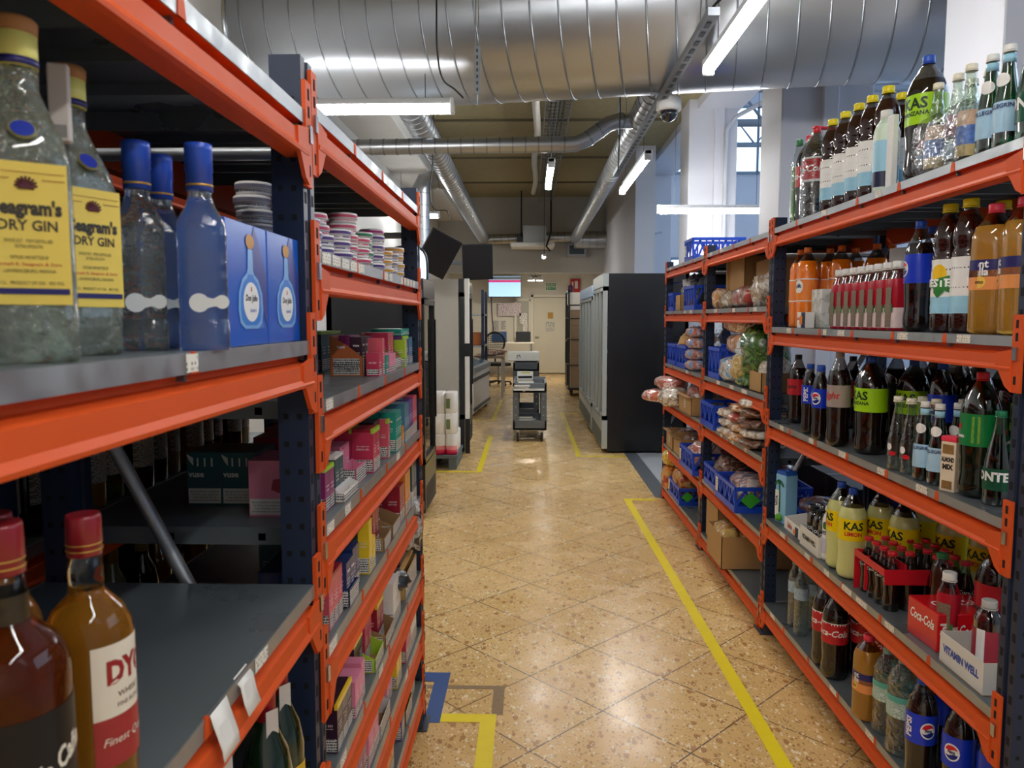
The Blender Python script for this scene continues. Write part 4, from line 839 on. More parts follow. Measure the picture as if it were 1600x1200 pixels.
place(bottle('drink_can', can_prof(.15, .034), .15, [M('can_red', 'c22432', .25, metal=.5), steel], 1, None, [], fill=.93), [(1.165, 1.885, L5, 0)], ['red drink can with silver lid in the near corner of the lowest shelf'], cat='can')

# ------------------------------------------------------------------ left rack: spirits on the near shelves
GZ, WZ = 1.4705, 1.0285
ginglass = M('gin_glass', 'd9e0cc', .04, trans=.86, ior=1.38, bump=1.0, bscale=55, coat=.6)
teqglass = M('tequila_glass', 'e4edf2', .02, trans=.96, ior=1.36, bump=.4, bscale=40, coat=.5)
giny = M('gin_label_yellow', 'f1d25e', .5, var=.03); cork = M('cork_brown', 'b07a45', .7, var=.15, vscale=60)
def gin():
    h, r, pw = .300, .0385, 3.6
    prof = [(r*.93, 0, pw), (r, .006, pw), (r, h*.15, pw), (r*.975, h*.16, pw), (r*.975, h*.58, pw), (r*.93, h*.63, 3), (r*.72, h*.70, 2.6), (.019, h*.775, 2), (.0165, h*.80, 2), (.0165, h*.93, 2)]
    t = thing('gin_bottle', 'x', 'bottle')
    MB().lathe(prof, 44, power=pw, sy=.84).build('bottle_body', ginglass, t)
    MB().lathe([(.0172, h*.86), (.0172, h*.955)], 24).build('neck_band', M('neck_band_yellow', 'e9e27a', .4), t)
    MB().lathe([(.0178, h*.862), (.0178, h*.884)], 24).build('navy_band', M('label_indigo', ''), t)
    MB().lathe([(.0176, h*.955), (.0182, h*.958), (.0176, h*.965), (.0182, h*.975), (.0182, h*.992), (.016, h)], 24).build('cap', cork, t)
    yf = -r*.975*.84-.0012; w = .031
    lb = MB().box(-w, w, yf, yf+.001, h*.17, h*.575); lb.build('front_label', giny, t)
    ik = M('ink_soft_black', '3c3428', .5)
    text("Seagram's", .0165, ik, t, 'label_lettering', loc=(0, yf-.0006, h*.445), bold=.05, width=.052)
    text('DRY GIN', .0125, ik, t, 'label_lettering', loc=(0, yf-.0006, h*.395), bold=.02, width=.044)
    for s_, z, wd, m in (('SINCE EST. 1939 DISTILLED', .352, .036, ik), ('EXTRA SMOOTH', .336, .02, ik), ('DISTILLED AND BOTTLED BY', .305, .028, ik), ('Joseph E. Seagram & Sons', .286, .048, M('ink_red', '')), ('LAWRENCEBURG, INDIANA', .266, .038, ik), ('70 CL   PRODUCT OF USA   40% VOL', .232, .05, ik)):
        text(s_, .0042, m, t, 'label_lettering', loc=(0, yf-.0006, h*z), width=wd)
    MB().box(-.029, .029, yf-.0008, yf, h*.20, h*.217).build('navy_stripe', M('label_indigo', ''), t)
    c = MB().box(-.029, .029, yf-.0006, yf, h*.545, h*.547).box(-.029, -.012, yf-.0006, yf, h*.525, h*.528).box(.012, .029, yf-.0006, yf, h*.525, h*.528); c.build('red_rule', M('rule_tan', 'b98a3c', .5), t)
    c = MB(); c.tube([(-.006, yf-.001, h*.503), (.006, yf-.001, h*.503)], .0014, 5)
    for a in range(9): c.tube([(0, yf-.001, h*.508), (.0085*math.cos(PI*a/8), yf-.001, h*.508+.008*math.sin(PI*a/8))], .0009, 4)
    c.build('crest', M('crest_maroon', '5c2430', .5), t)
    R_ = Matrix.Translation((0, -.0285, h*.668)) @ Matrix.Rotation(.95, 4, 'X')
    MB().lathe([(.0105, -.001), (.0105, .001)], 24, R=R_).build('round_seal', M('seal_gold_edge', '8a8450', .4), t)
    MB().lathe([(.009, .001), (.009, .0018)], 24, R=R_).build('seal_centre', M('seal_blue', '2a3fa8', .35), t)
    text('S', .012, M('seal_gold_edge', ''), t, 'seal_lettering', loc=(0, -.0300, h*.670), rot=(.95, 0, 0), bold=.04)
    return t
gn = place(gin(), [(-.452, .675, GZ, .66), (-.483, .80, GZ, 1.12), (-.56, .74, GZ, .6)], ['yellow labelled gin bottle at the very left edge of the photo, nearest the camera', 'yellow labelled gin bottle with white security tag on its neck', 'yellow labelled gin bottle in the second row behind the front pair'], 'yellow labelled gin bottles')
st = thing('security_tag', 'pale plastic security tag strapped along the neck of the second gin bottle', 'tag', (-.470, .765, GZ+.225), .35)
MB().box(-.0095, .0095, -.006, .006, -.01, .066, bev=.002).build('tag_body', M('tag_plastic', 'cfc6bd', .5), st); MB().box(-.0065, .0065, -.0068, -.006, -.006, .006).build('tag_print', M('tag_grey', '8f8a86', .6), st)
grn = thing('liquor_bottle', 'green capped dark bottle standing behind the gin bottles', 'bottle', (-.548, .90, GZ))
MB().lathe([(.035, 0), (.036, .01), (.036, .19), (.02, .235), (.015, .25), (.015, .31)], 28).build('bottle_body', clear('green_glass', ''), grn)
MB().lathe([(.0165, .255), (.0165, .32), (.0175, .322), (.0165, .33)], 20).build('cap', M('cap_forest', '1f5a44', .35), grn)
def teq():
    h, r, pw = .252, .0295, 4.5
    prof = [(r*.95, 0, pw), (r, .006, pw), (r, h*.135, pw), (r*.95, h*.145, pw)]+[(r*(.985 if k % 2 else .955), h*(.16+.42*k/16), pw) for k in range(17)]+[(r*.95, h*.62, 3.5), (r*.6, h*.70, 2.5), (.0135, h*.755, 2), (.0135, h*.80, 2), (.0135, h*.9, 2)]
    t = thing('tequila_bottle', 'x', 'bottle')
    MB().lathe(prof, 40, power=pw).build('bottle_body', teqglass, t)
    cb_ = M('cap_royal_blue', '2f57c8', .35, coat=.3)
    MB().lathe([(.0158, h*.775), (.0155, h*.87), (.0165, h*.872), (.0158, h*.90), (.0165, h*.902), (.0158, h*.93), (.0165, h*.935), (.0158, h*.96), (.0165, h*.965), (.0162, h*.998), (.0150, h)], 28).build('cap', cb_, t)
    MB().lathe([(.0160, h*.795), (.0160, h*.805)], 28).build('gold_band', M('gold_print', 'c9a04a', .4, metal=.5), t)
    L = MB(); yf = -r-.0006
    P = [(-.006+.0115*math.cos(a), h*.23+.0115*math.sin(a)) for a in [.6+(2*PI-1.2)*k/14 for k in range(15)]]
    P += [(.010, h*.23-.0045)]+[(.020+.0085*math.cos(a), h*.235+.0085*math.sin(a)) for a in [-2.4+4.8*k/10 for k in range(11)]]+[(.010, h*.23+.005)]
    L.prism(P, yf, yf+.0004, 'y'); L.build('frosted_mark', M('frosted_white', 'e4e7e6', .6), t)
    return t
place(teq(), [(-.478, .925, GZ, .45), (-.485, 1.0-.003, GZ, .5, .995), (-.408, .94, GZ, .45), (-.55, .93, GZ, .8)], ['clear tequila bottle with blue cap next to the gin', 'clear tequila bottle with blue cap in the second row between two others', 'clear tequila bottle with blue cap beside the blue gift boxes', 'clear tequila bottle with blue cap in the second row behind the first'], 'clear tequila bottles')
def giftbox():
    t = thing('gift_box', 'x', 'box')
    w, h = .157, .174; b = MB().box(0, .10, 0, w, 0, h, bev=.0015); b.build('box_body', M('gift_blue', '1560c8', .3, coat=.3, var=.18, vscale=9), t)
    # picture on the aisle face (x = .10)
    def pic(name, pts, m, e=0):
        if name != 'picture_shade': pts = [(cx_+(a-cx_)*1.42, z*.92) for a, z in pts]
        MB().prism(pts, .1002+e, .1006+e, 'x').build(name, m, t)
    cx_ = w*.55
    body = [(-.034, .055), (-.030, .035), (-.018, .026), (.018, .026), (.030, .035), (.034, .055), (.032, .082), (.022, .103), (.010, .112), (.008, .118), (-.008, .118), (-.010, .112), (-.022, .103), (-.032, .082)]
    sh_ = [(cx_+a+.006, z+.004) for a, z in body]
    pic('picture_shade', [(cx_+.008, .12), (cx_+.045, .06), (w-.002, .02), (w-.002, .10), (cx_+.02, .175), (cx_+.012, .16)], M('gift_violet', '3a4696', .35))
    pic('picture_bottle', [(cx_+a, z) for a, z in body], M('picture_pale_blue', '7fb4ec', .3), .0004)
    pic('picture_rim', [(cx_+a*.84, .068+(z-.068)*.86) for a, z in body], M('picture_mid_blue', '3f86dc', .3), .0007)
    pic('picture_neck', [(cx_-.0075, .118), (cx_+.0075, .118), (cx_+.006, .150), (cx_-.006, .150)], M('picture_pale_blue', ''), .0006)
    pic('picture_cork', [(cx_+.011*math.cos(2*PI*k/18), .162+.0115*math.sin(2*PI*k/18)) for k in range(18)], M('cork_pic', 'd09a52', .5), .0008)
    pic('picture_label', [(cx_+.0215*math.cos(2*PI*k/20), .068+.031*math.sin(2*PI*k/20)) for k in range(20)], whitel, .001)
    text('Don Julio', .0125, M('ink_black', ''), t, 'picture_lettering', loc=(.1018, cx_, .068), rot=(PI/2, 0, PI/2), width=.046, shear=.15, bold=.03)
    text('BLANCO', .006, M('ink_blue', '2c4fae', .4), t, 'picture_lettering', loc=(.1018, cx_+.006, .050), rot=(PI/2, 0, PI/2), bold=.03)
    text('s', .012, M('ink_red', ''), t, 'picture_lettering', loc=(.1018, cx_, .082), rot=(PI/2, 0, PI/2), bold=.05)
    return t
place(giftbox(), [(-.505, 1.167, GZ, 0), (-.505, 1.006, GZ, 0)], ['blue gift box with pictured tequila bottle, right one against the post', 'blue gift box with pictured tequila bottle, left one beside the clear bottles'], 'blue tequila gift boxes')
amber = M('whisky_amber', 'd9922c', .03, trans=.8, ior=1.36); amberd = M('rum_dark_amber', '9a4412', .03, trans=.85, ior=1.36)
clearg = M('spirit_clear_glass', 'e8e4da', .02, trans=1, ior=1.3)
whred = M('cap_wine_red', '8e1a26', .35, coat=.4)
def whisky(liq, h=.297, r=.0385, name='whisky_bottle'):
    t = thing(name, 'x', 'bottle')
    prof = [(r*.9, 0), (r, .006), (r, h*.60), (r*.97, h*.64), (r*.78, h*.695), (.0165, h*.745), (.0150, h*.76), (.0155, h*.80), (.0138, h*.90)]
    MB().lathe(prof, 44, mats=[0]*6+[1]*2).build('bottle_body', [liq, clearg], t)
    MB().lathe([(.0150, h*.868), (.0155, h*.87), (.0150, h*.905), (.0158, h*.908), (.0152, h*.99), (.0145, h)], 32).build('cap', whred, t)
    for z in (.885, .905): MB().lathe([(.0160, h*z), (.0160, h*(z+.004))], 32).build('gold_band', M('gold_print', ''), t)
    return t
dy = whisky(amber)
def band(parent, name, m, R0, a0, a1, z0, z1, n=14):
    vs = [(R0*math.cos(a0+(a1-a0)*k/n), R0*math.sin(a0+(a1-a0)*k/n), z) for k in range(n+1) for z in (z0, z1)]
    return MB().add(vs, [(2*k, 2*k+2, 2*k+3, 2*k+1) for k in range(n)], 0, True).build(name, m, parent, fix=False)
band(dy, 'front_label', M('label_cream', 'e8dcc6', .5), .0393, FR-.95, FR+.95, .108, .178); band(dy, 'lower_label', M('label_brick', 'a5302f', .45), .0393, FR-.95, FR+.95, .06, .108)
text('DYC', .03, M('ink_brick', '9c2222', .4), dy, 'label_lettering', loc=(0, 0, .150), bend=(.0397, FR), bold=.05, width=.05)
text('WHISKY', .008, M('ink_brown', ''), dy, 'label_lettering', loc=(0, 0, .128), bend=(.0397, FR)); text('FINE BLEND', .006, M('ink_brown', ''), dy, 'label_lettering', loc=(0, 0, .118), bend=(.0397, FR))
text('Finest Quality', .011, M('label_cream', ''), dy, 'label_lettering', loc=(0, 0, .085), bend=(.0397, FR), shear=.3)
place(dy, [(-.423, .692, WZ, 1.50)], ['amber whisky bottle with red cap and cream DYC label'])
gr_ = whisky(amberd, .318, .044, 'rum_bottle')
band(gr_, 'front_label', M('label_black_rum', '14110e', .45), .0448, FR-1.3, FR+1.3, .03, .168)
band(gr_, 'neck_label', M('label_black_gold', '3a2f1c', .35, var=.7, vscale=90), .0165, 0, 2*PI, .235, .26, 24)
text('Flor de Caña', .024, M('label_cream', ''), gr_, 'label_lettering', loc=(0, 0, .118), bend=(.0453, FR-.05), shear=.35, bold=.03, width=.085, tilt=.38)
place(gr_, [(-.425, .585, WZ, 1.15)], ['dark amber rum bottle with black label in the lower left corner'])
place(whisky(amber, .295, .036), [(-.515, .70, WZ, 0)], ['amber bottle with red cap half hidden between the rum and whisky bottles'])
# hanging paper labels on the lip of the empty shelf
def curl(label, y, z0, pts, w):
    L = MB(); vs = []
    for (x, z) in pts: vs += [(x, -w/2, z), (x, w/2, z)]
    n = len(pts); L.add(vs, [(2*k, 2*k+1, 2*k+3, 2*k+2) for k in range(n-1)], 0, True)
    t = thing('paper_label', label, 'label', (-.388, y, z0)); o = L.build('paper_sheet', paper, t, fix=False)
    m = o.modifiers.new('thickness', 'SOLIDIFY'); m.thickness = .0006
    (x0, za), (x1, zb) = pts[1], pts[2]
    MB().add([(x0+.0012, -w*.3, za), (x0+.0012, w*.2, za), (x1+.0012, w*.2, zb), (x1+.0012, -w*.3, zb)], [(0, 1, 2, 3)]).build('barcode', printed('barcode_grey', 'e6e3dc', '6a6a70', 300, 3, .45), t, fix=False)
curl('curled white barcode label hanging over the orange beam of the empty shelf', .895, WZ, [(.0, .0), (.006, -.02), (.014, -.045), (.016, -.06)], .05)
curl('small curled white label on the empty shelf edge nearer the post', .985, WZ, [(-.008, .001), (.002, -.012), (.006, -.034), (.012, -.052)], .045)
# champagne bottles under the empty shelf
cg_ = thing('sparkling_wine_bottle', 'x', 'bottle')
MB().lathe([(.036, 0), (.040, .006), (.041, .15), (.034, .19), (.020, .225), (.0155, .25), (.015, .27)], 32).build('bottle_body', M('champagne_green', '10240f', .05, coat=.8), cg_)
MB().lathe([(.0168, .228), (.0165, .29), (.0175, .295), (.016, .305), (.012, .308)], 24).build('foil_cap', M('foil_red', 'a01c2c', .35, metal=.3), cg_)
band(cg_, 'front_label', M('label_gold_yellow', 'd9b52c', .4), .0416, FR-.9, FR+.9, .05, .12)
MB().box(-.011, .011, -.0195, -.0185, .20, .262).build('hang_tag', M('tag_plastic', ''), cg_)
place(cg_, [(-.435, 1.25, .6205, .9), (-.428, 1.165, .6205, .9), (-.46, 1.05, .6205, 1.2), (-.54, 1.2, .6205, .4)], ['dark sparkling wine bottle with red foil under the empty shelf, next to the post', 'dark sparkling wine bottle with red foil, second from the post', 'dark sparkling wine bottle with red foil, third from the post', 'dark sparkling wine bottle in the second row under the empty shelf'], 'red foiled sparkling wine bottles')
# wine and spirit bottles on the rack behind
kinds = (('4a5a12', 'c8b070', 'green'), ('1c1410', '202020', 'dark'), ('b88a20', 'd8b44a', 'golden'), ('26190f', 'e0c060', 'brown'), ('c9c49a', 'c0a040', 'pale'))
proto = []
for body, capc, nm in kinds:
    t = thing('wine_bottle', 'x', 'bottle')
    MB().lathe([(.034, 0), (.037, .006), (.037, .17), (.03, .205), (.016, .235), (.0145, .30)], 22).build('bottle_body', M('wine_'+nm, body, .05, coat=.7, trans=.3 if nm in ('golden', 'pale', 'green') else 0), t)
    MB().lathe([(.0162, .25), (.0158, .31)], 16).build('foil_cap', M('foil_'+nm, capc, .35, metal=.4), t)
    band(t, 'front_label', printed('wine_label', 'd8d0c0', '6a645a', 50, 260, .5), .0376, FR-.9, FR+.9, .06, .13, 10)
    proto.append((t, nm))
random.seed(3)
used = set()
for z, lev in ((1.0805, 'middle shelf'), (.6705, 'lower shelf')):
    for i in range(17):
        y = .98+i*.098
        if 1.27 < y < 1.37: continue
        t, nm = proto[(i*3+(1 if z > 1 else 0)) % 5 if z > 1 else (2, 3, 2, 4, 3)[i % 5]]
        lab = '%s wine bottle at %s place from the left on the dark rear rack, %s' % (nm, ORD[i] if i < 12 else str(i+1)+'th', lev)
        loc = (-.99-.012*(i % 3), y, z)
        if id(t) in used: o = cp(t, loc, 1.1+.3*(i % 3), label=lab)
        else: used.add(id(t)); o = t; o.location = loc; o.rotation_euler = (0, 0, 1.2)
        o['label'] = lab; o['group'] = 'wine bottles on the rear rack'
for t, nm in proto:
    if id(t) not in used:
        for c in list(t.children): bpy.data.objects.remove(c)
        bpy.data.objects.remove(t)
dkc = M('black_carton', '1b1c20', .5, var=.1)
for i, (x0, x1, y0, y1, z0, h, lab) in enumerate(((-1.37, -.985, 1.40, 1.98, 1.5005, .29, 'large black carton behind the canned goods, nearer one'), (-1.37, -.985, 2.02, 2.62, 1.5005, .29, 'large black carton behind the canned goods, farther one'), (-1.37, -.985, .2, 1.2, 1.5005, .29, 'large black carton behind the gin bottles'),
        (-1.36, -.95, .2, 1.25, 1.8805, .2, 'flat black carton lying on top of the rear rack, near one'), (-1.36, -.95, 1.4, 2.7, 1.8805, .16, 'flat black carton lying on top of the rear rack, far one'), (-1.37, -1.05, 1.4, 2.7, 1.0805, .32, 'wide dark brown carton behind the wine bottles'), (-1.37, -1.05, 0, 1.2, .6705, .31, 'wide dark carton behind the lower wine bottles, near one'), (-1.37, -1.05, 1.4, 2.7, .6705, .31, 'wide dark carton behind the lower wine bottles, far one'), (-1.37, -1.05, 0.1, 1.2, 1.0805, .32, 'wide dark carton behind the upper wine bottles, near one'),
        (-1.37, -.985, 1.4, 2.7, .1605, .40, 'tall dark carton on the lowest rear shelf'))):
    t = thing('storage_carton', lab, 'carton', (x0, y0, z0))
    MB().box(0, x1-x0, 0, y1-y0, 0, h, bev=.004).build('box_body', dkc, t); MB().box(.0, x1-x0+.0008, (y1-y0)/2-.03, (y1-y0)/2+.03, .0, h+.0008).build('packing_tape', M('black_tape', '26262b', .3), t)

# ------------------------------------------------------------------ left rack: round tins on the second shelf
def tin(c1, c2):
    t = thing('round_tin', 'x', 'tin')
    MB().lathe([(.031, 0), (.0325, .002), (.0325, .011)], 28).lathe([(.0345, .011), (.0350, .013), (.0350, .0225), (.0335, .0245)], 28).build('tin_body', M('tin_white', 'e9e4e2', .4), t)
    MB().lathe([(.0328, .003), (.0328, .009)], 28, caps=False).build('side_print', printed('tin_print_'+c1, 'efecea', c1, 70, 180, .48), t)
    MB().lathe([(.0352, .0135), (.0352, .020)], 28, caps=False).build('rim_band', M('tin_'+c1, c1, .4), t)
    MB().lathe([(.029, .0245), (.0285, .0252)], 24).build('lid', M('tinlid_'+c2, c2, .35), t)
    return t
tk = {n: tin(a, b) for n, a, b in (('pink', 'd0506e', 'e9c3cc'), ('magenta', 'b8327c', 'c46ca0'), ('purple', '5a3f86', '7d66a6'), ('green', '2f8a5c', 'cfe6d8'), ('amber', 'e0a020', 'f0dca0'), ('grey', '8d8796', 'dcd8de'))}
tl = [('pink', -.455, 1.47, 5), ('purple', -.46, 1.545, 3), ('grey', -.53, 1.58, 4), ('pink', -.475, 1.66, 4), ('purple', -.455, 1.625, 2), ('purple', -.445, 1.745, 3), ('pink', -.455, 1.85, 5), ('magenta', -.55, 1.86, 4), ('pink', -.44, 1.925, 3), ('magenta', -.53, 1.99, 5), ('green', -.455, 2.03, 4), ('purple', -.44, 2.105, 4), ('magenta', -.455, 2.185, 5), ('grey', -.54, 2.12, 4), ('amber', -.45, 2.30, 3), ('grey', -.45, 2.39, 3), ('amber', -.445, 2.475, 4), ('pink', -.53, 2.3, 4), ('grey', -.52, 1.435, 5), ('purple', -.62, 1.44, 2), ('purple', -.70, 1.44, 2)]
u = {}
for si, (k, x, y, n) in enumerate(tl):
    for j in range(n):
        loc = (x+.002*((j*7+si) % 3-1), y+.002*((j*5+si) % 3-1), 1.6355+j*.0254)
        lab = '%s banded round tin, %s from the bottom of stack %s counted from the near post' % (k, ORD[j], ORD[si] if si < 12 else ('%dth' % (si+1) if si < 20 else '21st'))
        if k in u: o = cp(tk[k], loc, .9+.5*j, label=lab)
        else: u[k] = 1; o = tk[k]; o.location = loc; o.rotation_euler = (0, 0, .9); o['label'] = lab
        o['group'] = 'round tins on the second left shelf'

# ------------------------------------------------------------------ left rack: small cartons
warn = printed('warning_print', 'e9e6e0', '2c2a2a', 70, 170, .44)
PK = {}
def pack(col, w, d, h, top=None, stripe=None, side=None, word=None):
    """small retail carton: x -d..0, y 0..w; faces to the aisle and to the viewer carry the print"""
    key = (col, w, d, h, top, stripe, word)
    if key in PK: return PK[key], False
    t = thing('vapour_carton', 'x', 'carton')
    cm_ = M('carton_'+col, col, .33, coat=.25); tm = M('carton_'+(top or col), top or col, .33, coat=.25)
    MB().box(-d, 0, 0, w, 0, h*.93).build('box_body', cm_, t)
    MB().box(-d, 0, 0, w, h*.93, h).build('box_top', tm, t)
    if stripe: MB().box(-.006, .0006, -.0006, w+.0004, h*.90, h+.0006).build('edge_stripe', M('carton_'+stripe, stripe, .35), t)
    wl = MB().box(-.0001, .0008, .002, w-.002, .004, h*.30)
    wl.build('warning_label', warn, t); MB().box(-d+.002, -.002, -.0008, .0001, .004, h*.30).build('warning_label', warn, t)
    MB().box(-.0001, .0007, w*.2, w*.8, h*.42, h*.62).build('print_panel', printed('pk_'+col, col, 'e8dce0', 90, 120, .5), t)
    MB().box(-d*.8, -d*.2, -.0007, .0001, h*.50, h*.62).build('print_panel', printed('pk_'+col, ''), t)
    if word:
        text(word, min(.02, d*.3), whitel, t, 'lettering', loc=(-d*.5, -.0012, h*.78), bold=.04, width=d*.6)
        text(word, .011, whitel, t, 'lettering', loc=(.0012, w/2, h*.8), rot=(PI/2, 0, PI/2), bold=.04, width=w*.7)
    PK[key] = t; return t, True
CN = {'c8385a': 'crimson', 'e68aa8': 'pink', '20545c': 'dark teal', '1fa08e': 'turquoise', '1b1d28': 'black', '24386c': 'navy', 'f0cc2c': 'yellow', '9c2036': 'maroon', 'e08a28': 'amber', 'c26a3a': 'copper', '6a3f92': 'purple', '8c2a6c': 'magenta', '3a1e32': 'dark plum', 'a8cf3a': 'lime', 'e9e6e2': 'white', '8a6cae': 'violet', '4f86a4': 'steel blue', '8a3c2c': 'rust', 'd8586a': 'coral red'}
LV = {1.355: 'third', 1.114: 'fourth', .875: 'fifth', .60: 'sixth', .39: 'seventh', .185: 'lowest'}
cnt = {}
def packs(z, x, y, ny, nx, w, d, h, col, top=None, stripe=None, word=None, gap=.0012, rz=0, dz=0):
    for i in range(ny):
        for j in range(nx):
            p, new = pack(col, w, d, h, top, stripe, None, word)
            loc = (x-j*(d+gap), y+i*(w+gap), z+.0005+dz)
            k = (CN[col], z); cnt[k] = cnt.get(k, 0)+1; n = cnt[k]
            o = p if new else cp(p, loc, rz); o.location = loc; o.rotation_euler = (0, 0, rz)
            o['label'] = '%s vapour carton, %s of its colour from the post on the %s left shelf' % (CN[col], ORD[n-1] if n <= 12 else '%dth' % n, LV[z]); o['category'] = 'carton'
            o['group'] = 'cartons on the %s left shelf' % LV[z]
def opentray(z, x, y, w, d, h, m, label, low=.03, dz=0):
    """display tray, open and low towards the aisle"""
    t = thing('display_tray', label, 'tray', (x, y, z+.0005+dz)); k = .0015
    MB().box(-d, 0, 0, w, 0, k).build('tray_bottom', cardb, t); MB().box(-k, 0, 0, w, k, low).build('front_wall', m, t); MB().box(-d, -d+k, 0, w, k, h).build('back_wall', m, t)
    for y0 in (0, w-k): MB().prism([(-d, k), (0, k), (0, low), (-d*.45, h*.75), (-d, h)], y0, y0+k, 'y').build('side_wall', m, t)
    MB().box(0.0, .0007, .004, w-.004, .004, low-.003).box(-d*.9, -d*.1, -.0007, 0, .004, low*.95).build('warning_label', warn, t)
    return t
cop = M('carton_c26a3a', 'c26a3a', .4); pnk = M('carton_e68aa8', 'e68aa8', .4); wht = M('carton_e9e6e2', 'e9e6e2', .5); lim = M('carton_a8cf3a', 'a8cf3a', .4)
# third shelf
z = 1.355
packs(z, -.56, 1.75, 1, 2, .05, .075, .112, '8a3c2c'); packs(z, -.64, 2.05, 2, 2, .05, .07, .112, 'c26a3a')
ot = opentray(z, -.445, 2.00, .16, .088, .108, cop, 'copper coloured display tray with slanted side and warning text on the third shelf', .05)
text('vuse', .012, whitel, ot, 'lettering', loc=(-.058, -.0012, .078), bold=.03); text('Este producto contiene nicotina,\nuna sustancia muy adictiva. No se\nrecomienda su consumo a\nlos no fumadores.', .0058, M('ink_black', ''), ot, 'warning_text', loc=(-.044, -.0014, .026), width=.078)
packs(z, -.452, 2.02, 3, 1, .04, .03, .104, '3a1e32', None, None, 'vuse'); packs(z, -.484, 2.02, 3, 1, .04, .03, .108, '8c2a6c'); packs(z, -.402, 2.0, 1, 1, .04, .034, .062, 'c8385a')
packs(z, -.402, 2.05, 1, 1, .03, .04, .10, 'd8586a'); packs(z, -.402, 2.10, 1, 1, .04, .03, .05, '1fa08e'); packs(z, -.402, 2.15, 2, 1, .05, .03, .052, 'e68aa8')
opentray(z, -.41, 2.27, .12, .10, .11, M('kraft_tray', 'a08058', .7), 'brown open display tray with red lining on the third left shelf', .035)
packs(z, -.43, 2.28, 2, 2, .045, .035, .11, 'c8385a'); packs(z, -.40, 2.41, 1, 1, .035, .035, .085, 'a8cf3a'); packs(z, -.41, 2.45, 2, 2, .045, .05, .095, '6a3f92', None, 'a8cf3a'); packs(z, -.41, 2.555, 2, 2, .035, .05, .09, '4f86a4')
packs(z, -.42, 2.46, 1, 1, .16, .10, .022, '1fa08e', dz=.097)
packs(z, -.60, 2.16, 4, 2, .055, .05, .115, '20545c', 'a8cf3a')
# fourth shelf
z = 1.114
packs(z, -.415, 1.50, 2, 1, .035, .05, .092, '8c2a6c', 'c8385a', 'a8cf3a'); packs(z, -.47, 1.50, 2, 1, .035, .05, .098, '20545c')
packs(z, -.42, 1.60, 2, 2, .035, .035, .097, '20545c', 'e9e6e2'); opentray(z, -.398, 1.585, .13, .02, .03, wht, 'white card tray edge before the teal cartons on the fourth shelf', .02)
packs(z, -.45, 1.76, 2, 5, .045, .042, .09, 'e68aa8'); opentray(z, -.41, 1.75, .11, .035, .045, pnk, 'pink display tray with warning text on the fourth shelf', .04)
packs(z, -.40, 1.90, 2, 5, .042, .055, .112, 'c8385a', '9c2036', 'a8cf3a'); packs(z, -.42, 2.005, 2, 5, .042, .055, .115, '1b1d28', None, None); packs(z, -.50, 2.11, 3, 4, .05, .05, .118, '1b1d28')
packs(z, -.40, 2.10, 1, 1, .03, .032, .11, 'd8586a', None, 'a8cf3a', rz=.0)
packs(z, -.395, 2.20, 3, 1, .03, .045, .118, '1fa08e', None, None, 'vuse'); packs(z, -.443, 2.20, 3, 1, .03, .045, .12, '1fa08e', None, None, 'vuse'); packs(z, -.395, 2.31, 1, 1, .03, .03, .06, 'e08a28')
packs(z, -.395, 2.36, 2, 2, .04, .05, .125, '4f86a4'); packs(z, -.395, 2.445, 2, 2, .04, .05, .128, '6a3f92'); packs(z, -.395, 2.53, 2, 2, .04, .05, .13, 'd8586a'); packs(z, -.505, 2.36, 5, 2, .05, .06, .135, '24386c')
# the bigger teal and pink cartons seen through the frame
def bigc(x, y, lab, col, wd, loc=None):
    t = thing('vapour_carton', lab, 'carton', (x, y, 1.1145)); cm_ = M('carton_'+col, ''); h = .113
    MB().box(0, .073, 0, .12, 0, h).build('box_body', cm_, t)
    MB().box(.002, .071, -.0008, 0, .004, .036).build('warning_label', M('box_offwhite', ''), t)
    text('Este producto contiene\nnicotina, una sustancia\nmuy adictiva. No se\nrecomienda su consumo', .0062, M('ink_black', ''), t, 'warning_text', loc=(.0365, -.0012, .020), width=.062)
    if wd:
        text(wd, .018, M('box_offwhite', ''), t, 'lettering', loc=(.02, -.0012, .066), bold=.03)
        MB().prism([(-.002+.002, h-.004), (.014, h-.012), (.014, h-.028), (.006, h-.018)], -.0012, 0, 'y').build('white_flash', M('box_offwhite', ''), t)
        MB().box(.022, .025, -.001, 0, h-.03, h-.012).box(.037, .040, -.001, 0, h-.03, h-.012).box(.052, .055, -.001, 0, h-.03, h-.012).build('print_mark', M('box_offwhite', ''), t)
    else:
        MB().prism([(.045, .055), (.06, .048), (.073, .05), (.073, .078), (.05, .075)], -.0012, 0, 'y').build('fruit_picture', M('carton_9c2036', '9c2036', .35), t)
    return t
bigc(-.725, 1.56, 'teal carton lettered vuse seen through the frame, left one', '20545c', 'vuse'); bigc(-.651, 1.56, 'teal carton lettered vuse seen through the frame, right one', '20545c', 'vuse')
bigc(-.560, 1.47, 'pink fruit carton with warning text seen through the frame beside the post', 'e68aa8', None)
packs(1.114, -.50, 1.75, 3, 3, .05, .05, .115, '9c2036')
